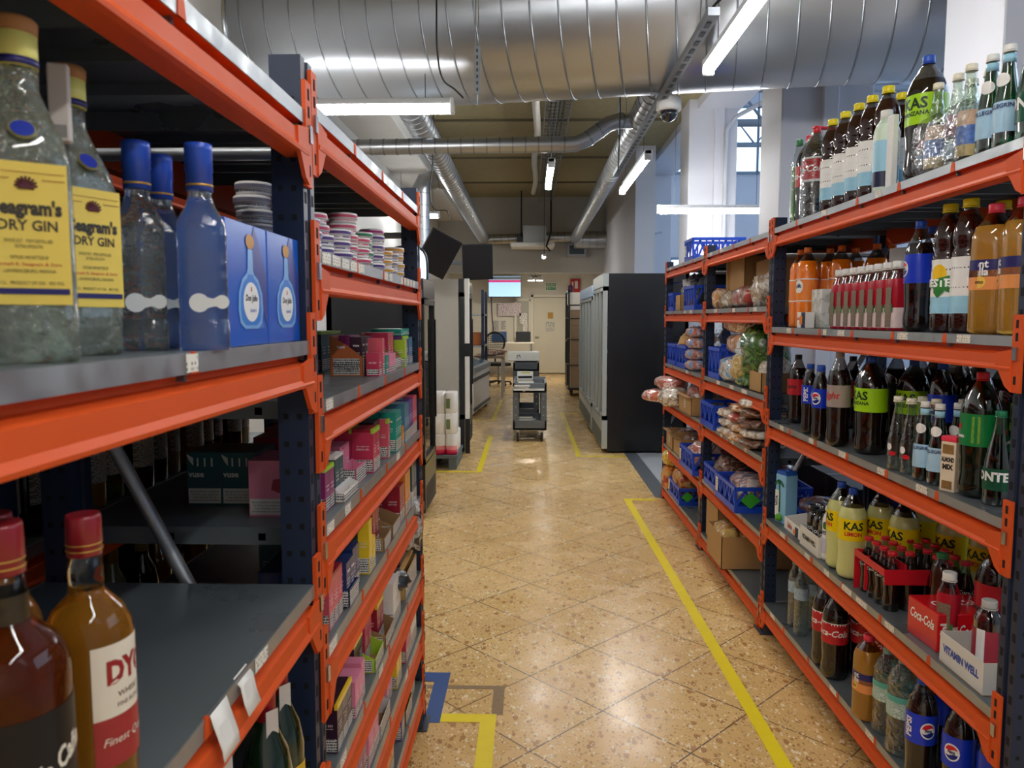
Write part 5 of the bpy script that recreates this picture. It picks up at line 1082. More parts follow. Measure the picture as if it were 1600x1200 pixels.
# fifth shelf
z = .875
packs(z, -.405, 1.475, 3, 1, .035, .045, .11, 'd8586a', '9c2036'); packs(z, -.40, 1.60, 2, 2, .035, .04, .10, '24386c', None, None, 'vuse'); packs(z, -.46, 1.48, 4, 2, .04, .045, .12, '24386c'); packs(z, -.53, 1.68, 4, 2, .04, .045, .125, '20545c')
opentray(z, -.394, 1.60, .09, .03, .05, M('carton_24386c', ''), 'navy display tray with white lettering on the fifth shelf', .04)
packs(z, -.428, 1.86, 1, 1, .045, .058, .085, '20545c', None, None, 'VUSE'); packs(z, -.43, 1.78, 2, 2, .035, .05, .09, '20545c')
packs(z, -.397, 1.82, 1, 1, .035, .028, .135, 'f0cc2c'); packs(z, -.44, 1.92, 1, 1, .04, .03, .135, 'f0cc2c'); packs(z, -.397, 1.86, 1, 1, .035, .02, .08, 'f0cc2c')
opentray(z, -.395, 2.0, .1, .09, .06, M('kraft_tray', ''), 'brown tray with white warning card on the fifth shelf, nearer one', .036); opentray(z, -.395, 2.13, .12, .09, .07, M('kraft_tray', ''), 'brown tray with white warning card on the fifth shelf, farther one', .036)
packs(z, -.42, 1.97, 2, 3, .04, .04, .125, '9c2036', 'c8385a'); packs(z, -.45, 2.08, 3, 3, .045, .045, .13, '9c2036', 'c8385a'); packs(z, -.40, 2.28, 2, 2, .04, .045, .115, '9c2036', None, None); packs(z, -.398, 2.37, 2, 2, .05, .045, .135, 'e08a28'); packs(z, -.40, 2.36, 1, 1, .15, .10, .03, 'e08a28', dz=.137)
packs(z, -.40, 2.52, 2, 3, .05, .05, .15, '20545c'); opentray(z, -.395, 2.47, .05, .03, .06, wht, 'white tray edge before the far teal cartons on the fifth shelf', .045)
# sixth shelf
z = .60
packs(z, -.40, 1.50, 3, 3, .042, .048, .105, '3a1e32', '3a1e32', 'f0cc2c'); packs(z, -.395, 1.64, 2, 1, .035, .045, .085, 'e68aa8'); packs(z, -.43, 1.78, 2, 2, .045, .05, .11, '3a1e32', None, 'f0cc2c')
opentray(z, -.395, 1.86, .11, .08, .07, lim, 'lime edged tray with warning label on the sixth shelf', .036); opentray(z, -.395, 2.0, .13, .08, .07, M('kraft_tray', ''), 'brown tray with warning label on the sixth shelf', .036)
packs(z, -.43, 1.90, 2, 1, .04, .04, .12, 'c8385a', None, 'f0cc2c'); packs(z, -.42, 2.01, 2, 2, .045, .045, .12, '9c2036', '3a1e32', 'f0cc2c'); packs(z, -.40, 2.15, 1, 3, .12, .06, .13, 'e9e6e2'); packs(z, -.42, 2.29, 2, 2, .04, .05, .07, '24386c')
def simple(name, label, cat, mb, m, loc): return tag(mb.build(name, m, loc=loc), label, cat)
tn = opentray(z, -.40, 2.36, .24, .30, .10, M('tan_tray', 'cfa565', .6), 'tan perforated cardboard tray on the sixth shelf', .08)
t = MB()
for i in range(4):
    for j in range(3): t.box(-.26+j*.08, -.21+j*.08, .03+i*.05, .055+i*.05, .098, .1015)
t.build('hole', holeblk, tn); MB().box(-.29, -.01, .01, .23, .09, .0995).build('tray_lid', M('tan_tray', ''), tn)
simple('carton', 'dark purple carton standing on the tan tray', 'carton', MB().box(0, .12, 0, .13, 0, .15, bev=.002), M('carton_dkpurple', '3c1c34', .4, var=.3, vscale=12), (-.54, 2.38, .7025))
# seventh and lowest shelves
z = .39
packs(z, -.398, 1.78, 2, 2, .06, .07, .115, 'e68aa8'); opentray(z, -.395, 1.91, .14, .10, .075, wht, 'white open tray with warning label on the seventh shelf', .04); packs(z, -.41, 2.08, 2, 2, .04, .05, .11, 'e68aa8'); packs(z, -.40, 2.19, 2, 2, .04, .05, .12, 'f0cc2c'); packs(z, -.40, 2.36, 1, 1, .09, .08, .13, 'c8385a', 'e9e6e2'); packs(z, -.40, 2.46, 1, 1, .12, .10, .17, 'e9e6e2'); packs(z, -.50, 1.5, 4, 2, .06, .06, .1, 'e9e6e2')
opentray(z, -.395, 1.42, .2, .10, .08, wht, 'white tray with warning label close to the post on the seventh shelf', .04)
z = .185
packs(z, -.40, 1.95, 1, 1, .06, .06, .09, 'e08a28'); packs(z, -.40, 2.02, 2, 2, .05, .05, .125, 'e08a28', 'f0cc2c'); packs(z, -.42, 2.15, 2, 2, .05, .05, .12, '3a1e32', '6a3f92'); packs(z, -.40, 2.26, 1, 1, .05, .045, .17, '6a3f92'); opentray(z, -.40, 2.34, .13, .12, .12, M('kraft_tray', ''), 'brown cardboard tray at the far end of the lowest shelf', .05); packs(z, -.41, 2.49, 2, 2, .05, .06, .13, 'a8cf3a')
packs(.875, -.41, 1.70, 2, 1, .032, .04, .10, '24386c'); packs(.60, -.40, 1.725, 1, 2, .035, .045, .09, 'e68aa8'); packs(.39, -.40, 1.64, 3, 1, .04, .05, .10, '8c2a6c', '3a1e32'); packs(.185, -.40, 1.45, 5, 2, .045, .05, .10, '9c2036', 'c8385a', 'f0cc2c'); packs(.185, -.40, 1.75, 3, 2, .05, .05, .09, 'e68aa8')
def blob(name, label, cat, loc, size, mat, seed=0, amp=.12, fr=3.0, rz=0, group=None, tuft=None, tm=None, sq=2.6, seg=26):
    """lumpy bag: squared ball pushed in and out by noise, flat where it rests"""
    vs = []; fs = []; n1, n2 = seg, seg//2
    for i in range(n2+1):
        th = PI*i/n2
        for k in range(n1):
            a = 2*PI*k/n1; v = Vector((math.sin(th)*math.cos(a), math.sin(th)*math.sin(a), math.cos(th)))
            q = 1/((abs(v.x)**sq+abs(v.y)**sq+abs(v.z)**sq)**(1/sq)); v *= q
            f = 1+amp*noise.noise(v*fr+Vector((seed*3.1, seed, 0)))+amp*.5*noise.noise(v*fr*2.7+Vector((seed, 0, seed)))
            p = Vector((v.x*size[0]/2, v.y*size[1]/2, v.z*size[2]/2))*f; p.z = max(p.z, -size[2]/2); vs.append((p.x, p.y, p.z+size[2]/2))
    for i in range(n2):
        for k in range(n1): fs.append((i*n1+k, i*n1+(k+1) % n1, (i+1)*n1+(k+1) % n1, (i+1)*n1+k))
    t = thing(name, label, cat, loc, rz, group); MB().add(vs, fs, 0, True).build('bag_body', mat, t)
    if tuft:
        b = Vector(tuft); d = b.normalized(); s0 = Vector((b.x, b.y, b.z)); L = MB()
        for k in range(7):
            a = 2*PI*k/7; side = Vector((math.cos(a)*.022, math.sin(a)*.022, .02*math.sin(a*2+seed)))
            L.add([s0*.82+Vector((0, 0, 0)), s0*1.3+side, s0*1.22+side*1.1+Vector((.008, .006, .012)), s0*.85+Vector((.006, .004, .004))], [(0, 1, 2, 3)], 0)
        o = L.build('bag_end', tm or clear('wrap_film', ''), t, fix=False); md = o.modifiers.new('thickness', 'SOLIDIFY'); md.thickness = .0008
    return t
silverf = patches('silver_foil', ['b8b8ba', '6a5a4c', 'd6d6d8', '3c3632'], 12, .25, .8, .5)
blob('snack_bag', 'silver crumpled snack bag hanging at the far end of the sixth shelf', 'bag', (-.43, 2.56, .705), (.11, .07, .2), silverf, 3, .3)
blob('plastic_bag', 'black crumpled plastic bag in front of the tan tray', 'bag', (-.44, 2.27, .672), (.13, .10, .06), patches('black_bag', ['17181a', '0d0e10', '2c2e32'], 10, .3, .9, .5), 5, .3)

# ------------------------------------------------------------------ bakery rack in the middle of the right side
crm = M('crate_blue', '1d4fd0', .4, coat=.2)
def crate(label, loc, rz=0, w=.30, d=.40, h=.15, tagc=None):
    """bakery crate: floor, rim, corner posts and latticed sides with diagonal ribs; short side w faces the aisle"""
    t = thing('bakery_crate', label, 'crate', loc, rz, 'blue bakery crates'); k = .006
    MB().box(-w/2, w/2, 0, d, .004, .010).build('crate_floor', crm, t)
    def side(P0, P1, nrm):
        P0 = Vector(P0); P1 = Vector(P1); u = (P1-P0); L_ = u.length; u.normalize(); n = Vector(nrm)
        R = Matrix(((u.x, n.x, 0, P0.x), (u.y, n.y, 0, P0.y), (0, 0, 1, 0), (0, 0, 0, 1))); m = MB()
        m.box(0, L_, -.004, .008, h-.02, h, R=R).box(0, L_, -.002, .006, 0, .035, R=R)
        nb = max(2, int(round(L_/.1)))
        for i in range(nb+1): x = L_*i/nb; m.box(max(0, x-.005), min(L_, x+.005), -.002, .006, .03, h-.01, R=R)
        for i in range(nb):
            xa, xm, xb = L_*i/nb, L_*(i+.5)/nb, L_*(i+1)/nb
            for a, b in ((xa, xm), (xb, xm)):
                q = [R @ Vector((a, y, .035)) for y in (-.001, .005)]; r_ = [R @ Vector((b, y, h-.02)) for y in (-.001, .005)]; ox = u*.007
                m.add([q[0]-ox, q[0]+ox, q[1]+ox, q[1]-ox, r_[0]-ox, r_[0]+ox, r_[1]+ox, r_[1]-ox], [(0, 1, 2, 3), (4, 7, 6, 5), (0, 4, 5, 1), (1, 5, 6, 2), (2, 6, 7, 3), (3, 7, 4, 0)])
        m.build('crate_side', crm, t)
    side((-w/2, 0, 0), (w/2, 0, 0), (0, -1, 0)); side((w/2, d, 0), (-w/2, d, 0), (0, 1, 0)); side((w/2, 0, 0), (w/2, d, 0), (1, 0, 0)); side((-w/2, d, 0), (-w/2, 0, 0), (-1, 0, 0))
    if tagc: MB().box(-w/2+.02, -w/2+.075, -.0095, -.0085, .04, .12).build('crate_tag', printed('crate_print', 'eeeae4', '6a6a6a', 25, 60, .5), t)
    return t
kraft = M('kraft_box', 'b9915f', .75, var=.08, vscale=8); kraftd = M('kraft_inner', 'a07c54', .8, var=.08, vscale=8)
def kbox(label, loc, w, d, h, rz=0, flaps=True, tagged=False, arrow=False, name='cardboard_box'):
    """open cardboard box with wall thickness; local x along the aisle, y into the shelf"""
    t = thing(name, label, 'box', loc, rz); k = .004; m = MB()
    m.box(-w/2, w/2, 0, d, 0, k); m.box(-w/2, w/2, 0, k, 0, h); m.box(-w/2, w/2, d-k, d, 0, h); m.box(-w/2, -w/2+k, 0, d, 0, h); m.box(w/2-k, w/2, 0, d, 0, h)
    m.build('box_body', kraft, t)
    if flaps:
        MB().box(-w/2, w/2, -.035, 0.0, h-.003, h).build('flap', kraftd, t)
    if tagged: MB().box(-.03, .02, -.001, 0, h*.3, h*.75).build('shipping_label', printed('ship_print', 'e6e2da', '5c5a58', 25, 60, .5), t)
    if arrow:
        for ax in (d*.45, ): MB().prism([(ax-.05, h*.62), (ax, h*.78), (ax+.05, h*.62), (ax+.02, h*.64), (ax+.02, h*.38), (ax-.02, h*.38), (ax-.02, h*.64)], w/2, w/2+.001, 'x').build('arrow_print', M('ink_arrow', '3c4048', .6), t)
    return t
RR = -PI/2
B_ = {'T': 1.9155, 'a': 1.5655, 'b': 1.1405, 'c': .8405, 'd': .4705, 'e': .1155}
crate('blue bakery crate lying alone on top of the bakery rack', (1.15, 5.55, B_['T']), RR, w=.28, d=.36, h=.16, tagc='plain')
crate('small blue crate in the far corner of the second bakery shelf', (1.14, 6.15, B_['a']), RR, w=.20, h=.145)
kbox('narrow kraft box with a bag on top between two blue crates', (1.14, 5.88, B_['a']), .18, .3, .12, RR, flaps=False)
crate('blue crate beside the middle post on the second bakery shelf', (1.13, 5.40, B_['a']), RR, w=.36, h=.17)
breadp = patches('bread_bag', ['b06a32', 'd9a468', 'f1e6d6', 'a3572a', 'c98c50'], 9, .28, .5, .6)  # palest tone of the bread bags paints in glints of the film
pinkp = patches('pink_bread_bag', ['d77a62', 'e8b09a', 'f4e8e2', 'b8422e', 'c9705a'], 9, .28, .5, .6)
whitep = patches('white_clear_bag', ['d8d2c8', 'f2efe9', 'a8886a', 'c2b09a', 'e9e2da'], 11, .25, .7, .6)
redp = patches('red_bread_bag', ['8e2a2a', 'b5413c', 'd8a79c', '6a2a22', 'e2d3cc'], 8, .28, .5, .6)
bluep = patches('blue_white_bag', ['3c57b8', 'e4e4ea', 'c4574e', 'd9b48a', '7fa0d8'], 14, .3, .5, .6)
skyp = patches('sky_blue_bag', ['8cc0e6', 'd5e8f4', 'b98a62', 'e8e4de', '7ab4e0'], 8, .25, .5, .6)
greenp = patches('green_bag', ['3d6b2c', '2c4f22', '5c8a3c', '24401c', '86a85c'], 7, .25, .5, .6)
roll = patches('bread_roll', ['c98a48', 'd9a868', 'b97a3c', 'e2b878'], 8, .6, .3, 0)
yelp = patches('yellow_bag', ['e2b422', 'f0cc4c', 'c9961c', 'efe0a0'], 9, .3, .5, .6)
darkp = patches('dark_bread_bag', ['5a3424', '7a4a34', '2c1c18', 'b09080', '6a3a30'], 8, .28, .6, .6)
potp = patches('potato_skin', ['d9bc7c', 'c9a864', 'e8d29c', 'b8945a'], 16, .5, .3, 0)
def bag(name, label, x, y, z, size, mat, seed, rz=0, tuft=True, amp=.12, cat='bag', sq=2.8, fr=3.0):
    return blob(name, label, cat, (x, y, z), size, mat, seed, amp, fr, rz, None, (0, -size[1]*.55, size[2]*.6) if tuft else None, sq=sq)
bag('clear_bag', 'grey clear bag rising from the narrow kraft box', 1.28, 5.90, B_['a']+.006, (.2, .15, .27), patches('grey_bag', ['8e9096', 'b9bcc2', '4c4e58', 'd8d8dc'], 9, .25, .8, .5), 11, amp=.3)
bag('dark_bag', 'rounded dark bag behind the blue crate of the second bakery shelf', 1.47, 5.86, B_['a'], (.3, .2, .3), M('black_fabric', '23262e', .6, var=.15), 12, tuft=False, amp=.08)
bag('dark_bag', 'rounded dark bag standing in the blue crate next to the middle post', 1.33, 5.40, B_['a']+.0105, (.28, .26, .26), M('black_fabric', ''), 13, tuft=False, amp=.1)
k1 = kbox('tall brown cardboard box standing open towards the aisle, left of the arrow box', (1.24, 4.60, B_['a']), .33, .36, .30, RR, flaps=False)
k2 = kbox('tall brown cardboard box with printed dark arrow on the second bakery shelf', (1.28, 4.10, B_['a']), .50, .34, .26, RR, flaps=False)
MB().prism([(.10, .15), (.15, .20), (.20, .15), (.17, .155), (.17, .09), (.13, .09), (.13, .155)], 0, .0008, 'x').build('arrow_print', M('ink_arrow', '3c4048', .6), k2, loc=(.2508, .0, 0))
MB().prism([(-.03, .155), (.02, .205), (.07, .155), (.04, .16), (.04, .09), (.0, .09), (.0, .16)], -.0012, 0, 'y').build('arrow_print', M('ink_arrow', ''), k2)
MB().box(-.166, -.155, -.02, .0, 0, .33).build('upright_flap', M('kraft_edge', 'c9a878', .7), k1)
bag('bread_bag', 'round loaf in clear bag peeking from the tall open box', 1.19, 4.78, B_['a'], (.10, .10, .13), breadp, 21, tuft=False)
bag('bread_bag', 'red bag of sliced bread lying before the arrow box', 1.20, 4.18, B_['a'], (.16, .34, .12), redp, 22, .0)
bag('bread_bag', 'clear silvery bag with light bread before the tall open box', 1.185, 4.44, B_['a'], (.12, .16, .10), whitep, 23, amp=.25)
bag('clear_bag', 'glittering crumpled clear bag at the near end of the second bakery shelf', 1.195, 3.88, B_['a'], (.14, .16, .16), whitep, 24, amp=.35)
# third bakery shelf
for i, (y, w, lab) in enumerate(((6.08, .34, 'blue crate at the far corner of the third bakery shelf'), (5.70, .34, 'blue crate beside it on the third bakery shelf, under the round loaf'))): crate(lab, (1.14, y, B_['b']), RR, w=w, h=.165)
crate('blue crate just past the middle post on the third bakery shelf', (1.14, 4.68, B_['b']), RR, w=.28, h=.19)
bag('round_loaf', 'round brown loaf bag lying in the far crate of the third bakery shelf', 1.30, 6.0, B_['b']+.0105, (.26, .26, .26), roll, 31, tuft=False, cat='bread', sq=2.2)
bag('round_loaf', 'dark round loaf behind the blue and white bags', 1.30, 5.66, B_['b']+.0105, (.24, .24, .25), breadp, 32, tuft=False, cat='bread', sq=2.2)
for j in range(4): bag('sweets_bag', 'blue and white bag of small cakes, %s from the bottom of its pile' % ORD[j], 1.19, 5.36+.01*(j % 2), B_['b']+.078*j, (.17, .20, .076), bluep, 40+j, tuft=(j == 3), amp=.15)
bag('bread_bag', 'big clear bread bag with red print topping the third shelf pile', 1.26, 4.42, B_['b']+.28, (.22, .42, .12), breadp, 46, amp=.1)
bag('bread_bag', 'brown loaf bag in the middle of the pile on the third bakery shelf', 1.26, 4.42, B_['b']+.16, (.2, .34, .12), breadp, 47, amp=.1)
bag('bread_bag', 'sky blue and white bread bag lying at the bottom of the pile', 1.21, 4.40, B_['b'], (.2, .30, .15), skyp, 48, amp=.15)
bag('bread_bag', 'white and blue bag leaning between the loaves and the green bag', 1.22, 4.15, B_['b']+.13, (.18, .16, .14), skyp, 49, amp=.25)
bag('vegetable_bag', 'large dark green leafy bag on the third bakery shelf', 1.24, 4.00, B_['b']+.06, (.22, .30, .27), greenp, 50, amp=.28)
bag('potato_bag', 'bag of small pale potatoes under the green leafy bag', 1.17, 4.14, B_['b']+.03, (.12, .14, .15), potp, 51, tuft=False, amp=.3, fr=6)
bag('vegetable_bag', 'dark green bag lying under the potato bag', 1.19, 4.08, B_['b'], (.14, .26, .07), greenp, 52, tuft=False)
kb = kbox('small kraft box with folded paper top by the near post on the third bakery shelf', (1.135, 3.82, B_['b']), .20, .22, .10, RR, flaps=False, name='kraft_box')
bag('paper_bag', 'crumpled beige paper bag standing in the small kraft box', 1.24, 3.82, B_['b']+.005, (.16, .16, .16), patches('beige_paper', ['d2bfa6', 'e2d4c2', 'b8a288', 'efe6da'], 10, .4, .8, .2), 53, tuft=False, amp=.25)
# fourth bakery shelf
bag('bread_bag', 'salmon coloured bread bag resting on top at the far end of the fourth bakery shelf', 1.12, 6.0, B_['c']+.105, (.22, .42, .10), pinkp, 61, .1)
bag('bread_bag', 'pink bread bag sticking far out into the aisle on the fourth bakery shelf', 1.06, 6.08, B_['c'], (.30, .26, .10), pinkp, 62, .3)
bag('bread_bag', 'clear glittering bag hanging over the edge of the fourth bakery shelf', 1.11, 5.78, B_['c'], (.22, .24, .14), whitep, 63, amp=.3)
kbox('kraft box with shipping label and red mark on the fourth bakery shelf', (1.10, 5.35, B_['c']), .42, .30, .13, RR, tagged=True)
bag('bread_bag', 'clear bag with red print lying in the labelled kraft box', 1.25, 5.36, B_['c']+.005, (.24, .34, .19), redp, 64, amp=.25)
crate('blue crate leaning out beside the loaves on the fourth bakery shelf', (1.10, 4.66, B_['c']), RR, w=.34, h=.15)
n = 0
for j, (y, nj) in enumerate(((4.32, 3), (4.10, 4), (3.88, 5))):
    for k in range(nj):
        n += 1
        lab = '%s bread bag of the tall pile on the fourth bakery shelf, %s from the bottom' % (('far', 'middle', 'near')[j], ORD[k])
        b_ = bag('bread_bag', lab, 1.20+.01*(k % 2), y, B_['c']+.052*k, (.24, .21, .054), (whitep, breadp, darkp)[j] if (k+j) % 3 else (redp if j == 1 else whitep), 70+n, amp=.14, tuft=True); b_['group'] = 'bread bags on the fourth bakery shelf'
for k in range(4): tag(MB().box(-.05, .05, -.001, 0, -.014, .014).build('bread_label', printed('bread_print', 'e2dedb', '4c4644', 40, 70, .5), loc=(1.23, 3.772, B_['c']+.03+.052*k)), 'white printed label strip, %s from the bottom of the near bread pile' % ORD[k], 'label', 'label strips on the near bread pile')
# fifth bakery shelf
kbox('kraft box with white label at the far corner of the fifth bakery shelf', (1.125, 6.05, B_['d']), .26, .32, .145, RR, tagged=True); kbox('kraft box second from the far corner of the fifth bakery shelf', (1.125, 5.72, B_['d']), .30, .32, .14, RR)
bag('bread_bag', 'dark bread bag in the far kraft box of the fifth bakery shelf', 1.29, 6.04, B_['d']+.005, (.22, .22, .15), darkp, 91, tuft=False); bag('bread_bag', 'dark clear bread bag in the second kraft box of the fifth bakery shelf', 1.29, 5.70, B_['d']+.005, (.24, .26, .17), darkp, 92)
crate('blue crate pulled forward by the middle post with a small grey tag', (1.08, 5.16, B_['d']), RR, w=.44, h=.15, tagc='plain')
bag('bread_bag', 'clear bag of pinkish buns lying in the pulled out blue crate', 1.25, 5.14, B_['d']+.0105, (.30, .36, .19), pinkp, 93, amp=.2)
crate('blue crate behind the green diamond crate on the fifth bakery shelf', (1.12, 4.62, B_['d']), RR, w=.34, h=.13)
bag('bread_bag', 'dark clear bread bag in the blue crate behind the green diamond crate', 1.29, 4.62, B_['d']+.0105, (.28, .28, .19), darkp, 94, amp=.2)
crate('blue crate with green diamond sticker at the shelf edge, large one', (1.10, 4.20, B_['d']), RR, w=.42, h=.14, tagc='green')
d_ = MB().prism([(-.055, 0), (0, .045), (.055, 0), (0, -.045)], -.001, 0, 'y')
tag(d_.build('diamond_sticker', M('crate_green', '3fae35', .4), loc=(1.175, 3.976, B_['d']+.072)), 'bright green diamond sticker on the large blue crate end', 'sticker')
bag('bread_bag', 'orange printed bread bag lying in the large green diamond crate', 1.24, 4.20, B_['d']+.0105, (.2, .34, .16), patches('orange_print_bag', ['c9552c', 'e8e2dc', 'd98a4c', '3c68a8', 'e6d6c8'], 9, .28, .5, .6), 95, amp=.15)
crate('blue crate deep on the fifth bakery shelf next to the near post', (1.34, 3.80, B_['d']), RR, w=.30, d=.26, h=.10)
bag('bread_bag', 'blue printed bag in the crate next to the near post on the fifth bakery shelf', 1.47, 3.80, B_['d']+.0105, (.18, .22, .12), bluep, 96)
for i in range(3): bag('bread_bag', 'dark red bread bag deep on the fifth bakery shelf, %s from far end' % ORD[i], 1.49, 5.9-.62*i, B_['d']+.0, (.2, .5, .24), (redp, darkp)[i % 2], 100+i, tuft=False, amp=.2)['group'] = 'bread bags in the depth of the fifth shelf'
# lowest bakery shelf
kbox('tall kraft box behind the fruit bags at the far end of the lowest bakery shelf', (1.22, 5.98, B_['e']), .50, .34, .28, RR, flaps=False)
bag('fruit_bag', 'yellow net bag on top of the tall kraft box near the floor', 1.15, 6.12, B_['e']+.20, (.13, .20, .12), yelp, 111); bag('fruit_bag', 'red and orange fruit bag left of the small green diamond crate', 1.15, 6.14, B_['e'], (.13, .18, .19), patches('orange_fruit_bag', ['c9581e', 'a8281c', 'e08a3c', 'e2a85c'], 8, .3, .4, .6), 112, amp=.2)
crate('small blue crate with green diamond on the lowest bakery shelf', (1.12, 5.78, B_['e']), RR, w=.44, d=.3, h=.13, tagc='green')
bag('fruit_bag', 'amber fruit bag standing in the small green diamond crate', 1.22, 5.82, B_['e']+.0105, (.2, .34, .22), patches('amber_fruit_bag', ['b8601c', '8c2a18', 'd8924c', 'c9a060'], 7, .3, .4, .6), 113, amp=.2)
tag(MB().prism([(-.045, 0), (0, .04), (.045, 0), (0, -.04)], -.001, 0, 'y').build('diamond_sticker', M('crate_green', ''), loc=(1.172, 5.546, B_['e']+.068)), 'small green diamond sticker on the crate of the lowest shelf', 'sticker')
kbox('kraft box with white card taped on it beside the middle post on the lowest shelf', (1.23, 5.22, B_['e']), .44, .33, .26, RR, flaps=False, tagged=True)
kb2 = kbox('big open brown cardboard box with bread standing out from the lowest bakery shelf', (1.065, 4.29, B_['e']), .34, .46, .185, RR, flaps=False)
bag('baguette_bag', 'golden bag of baguettes poking out of the big open box', 1.14, 4.33, B_['e']+.005, (.14, .26, .20), patches('golden_bag', ['d2a040', 'e8c878', 'b8782c', 'f0dcae'], 10, .3, .5, .6), 121, amp=.2)
bag('round_loaf', 'large round brown loaf lying in the big open box', 1.30, 4.27, B_['e']+.005, (.28, .26, .19), roll, 122, tuft=False, cat='bread', sq=2.2)
kbox('dark cardboard box standing behind the big open box', (1.14, 4.66, B_['e']), .30, .40, .24, RR, flaps=False); kbox('brown cardboard box in the depth behind the big open box', (1.56, 4.32, B_['e']), .34, .09, .30, RR, flaps=False)
bag('bread_bag', 'clear brown bread bag in the dark cardboard box near the floor', 1.30, 4.66, B_['e']+.005, (.28, .24, .27), darkp, 123)
# stock behind the right racks
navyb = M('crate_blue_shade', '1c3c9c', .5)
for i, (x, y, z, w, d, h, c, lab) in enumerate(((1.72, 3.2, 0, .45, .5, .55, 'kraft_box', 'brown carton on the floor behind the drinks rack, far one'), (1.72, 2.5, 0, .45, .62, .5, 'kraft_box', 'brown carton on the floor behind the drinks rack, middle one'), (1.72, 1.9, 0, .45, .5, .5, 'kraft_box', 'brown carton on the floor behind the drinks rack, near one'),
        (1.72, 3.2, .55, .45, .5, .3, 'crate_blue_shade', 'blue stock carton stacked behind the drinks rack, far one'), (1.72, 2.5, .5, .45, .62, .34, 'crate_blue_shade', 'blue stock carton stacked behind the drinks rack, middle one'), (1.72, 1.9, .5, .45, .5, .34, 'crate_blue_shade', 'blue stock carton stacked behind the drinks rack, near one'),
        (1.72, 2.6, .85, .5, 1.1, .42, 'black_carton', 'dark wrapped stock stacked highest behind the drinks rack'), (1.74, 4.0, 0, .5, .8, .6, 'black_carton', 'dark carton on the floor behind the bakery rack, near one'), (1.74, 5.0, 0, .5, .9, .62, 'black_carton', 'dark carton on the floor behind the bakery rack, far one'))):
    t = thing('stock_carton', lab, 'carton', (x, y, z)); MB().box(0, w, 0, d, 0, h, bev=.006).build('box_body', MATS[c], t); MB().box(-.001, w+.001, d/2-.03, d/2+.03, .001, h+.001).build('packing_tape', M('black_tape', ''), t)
for i, (x, y, lab) in enumerate(((2.0, 6.9, 'black padded armchair seen through the bakery rack, left one'), (2.2, 8.0, 'black padded armchair seen through the bakery rack, right one'))):
    t = thing('armchair', lab, 'chair', (x, y, 0), .3*i)
    MB().box(-.3, .3, -.3, .3, .35, .48, bev=.04).build('seat', M('black_fabric', ''), t); MB().box(-.3, .3, .22, .34, .45, 1.35, bev=.1).build('backrest', M('black_fabric', ''), t)
    MB().tube([(0, 0, .06), (0, 0, .36)], .03).build('column', steel, t)
    b = MB()
    for k in range(5): b.tube([(0, 0, .08), (.28*math.cos(k*1.257), .28*math.sin(k*1.257), .04)], .018, 6)
    b.build('foot_star', steel, t)
sg_ = thing('notice_board', 'grey printed board with dark blue shapes seen through the bakery rack', 'board', (2.05, 9.0, 0), 0)
MB().box(-.3, .35, 0, .03, .9, 1.62, bev=.005).build('board', printed('board_print', 'c6cad0', '8f969e', 8, 20, .52), sg_); MB().box(-.26, -.22, 0, .03, 0, .9).box(.27, .31, 0, .03, 0, .9).build('leg', steel, sg_)
MB().prism([(-.25, 1.22), (-.12, 1.28), (-.06, 1.1), (-.12, .98), (-.25, .95)], -.004, 0, 'y').prism([(.3, 1.28), (.12, 1.26), (.16, 1.08), (.3, 1.0)], -.004, 0, 'y').build('dark_shape', M('label_indigo', ''), sg_)

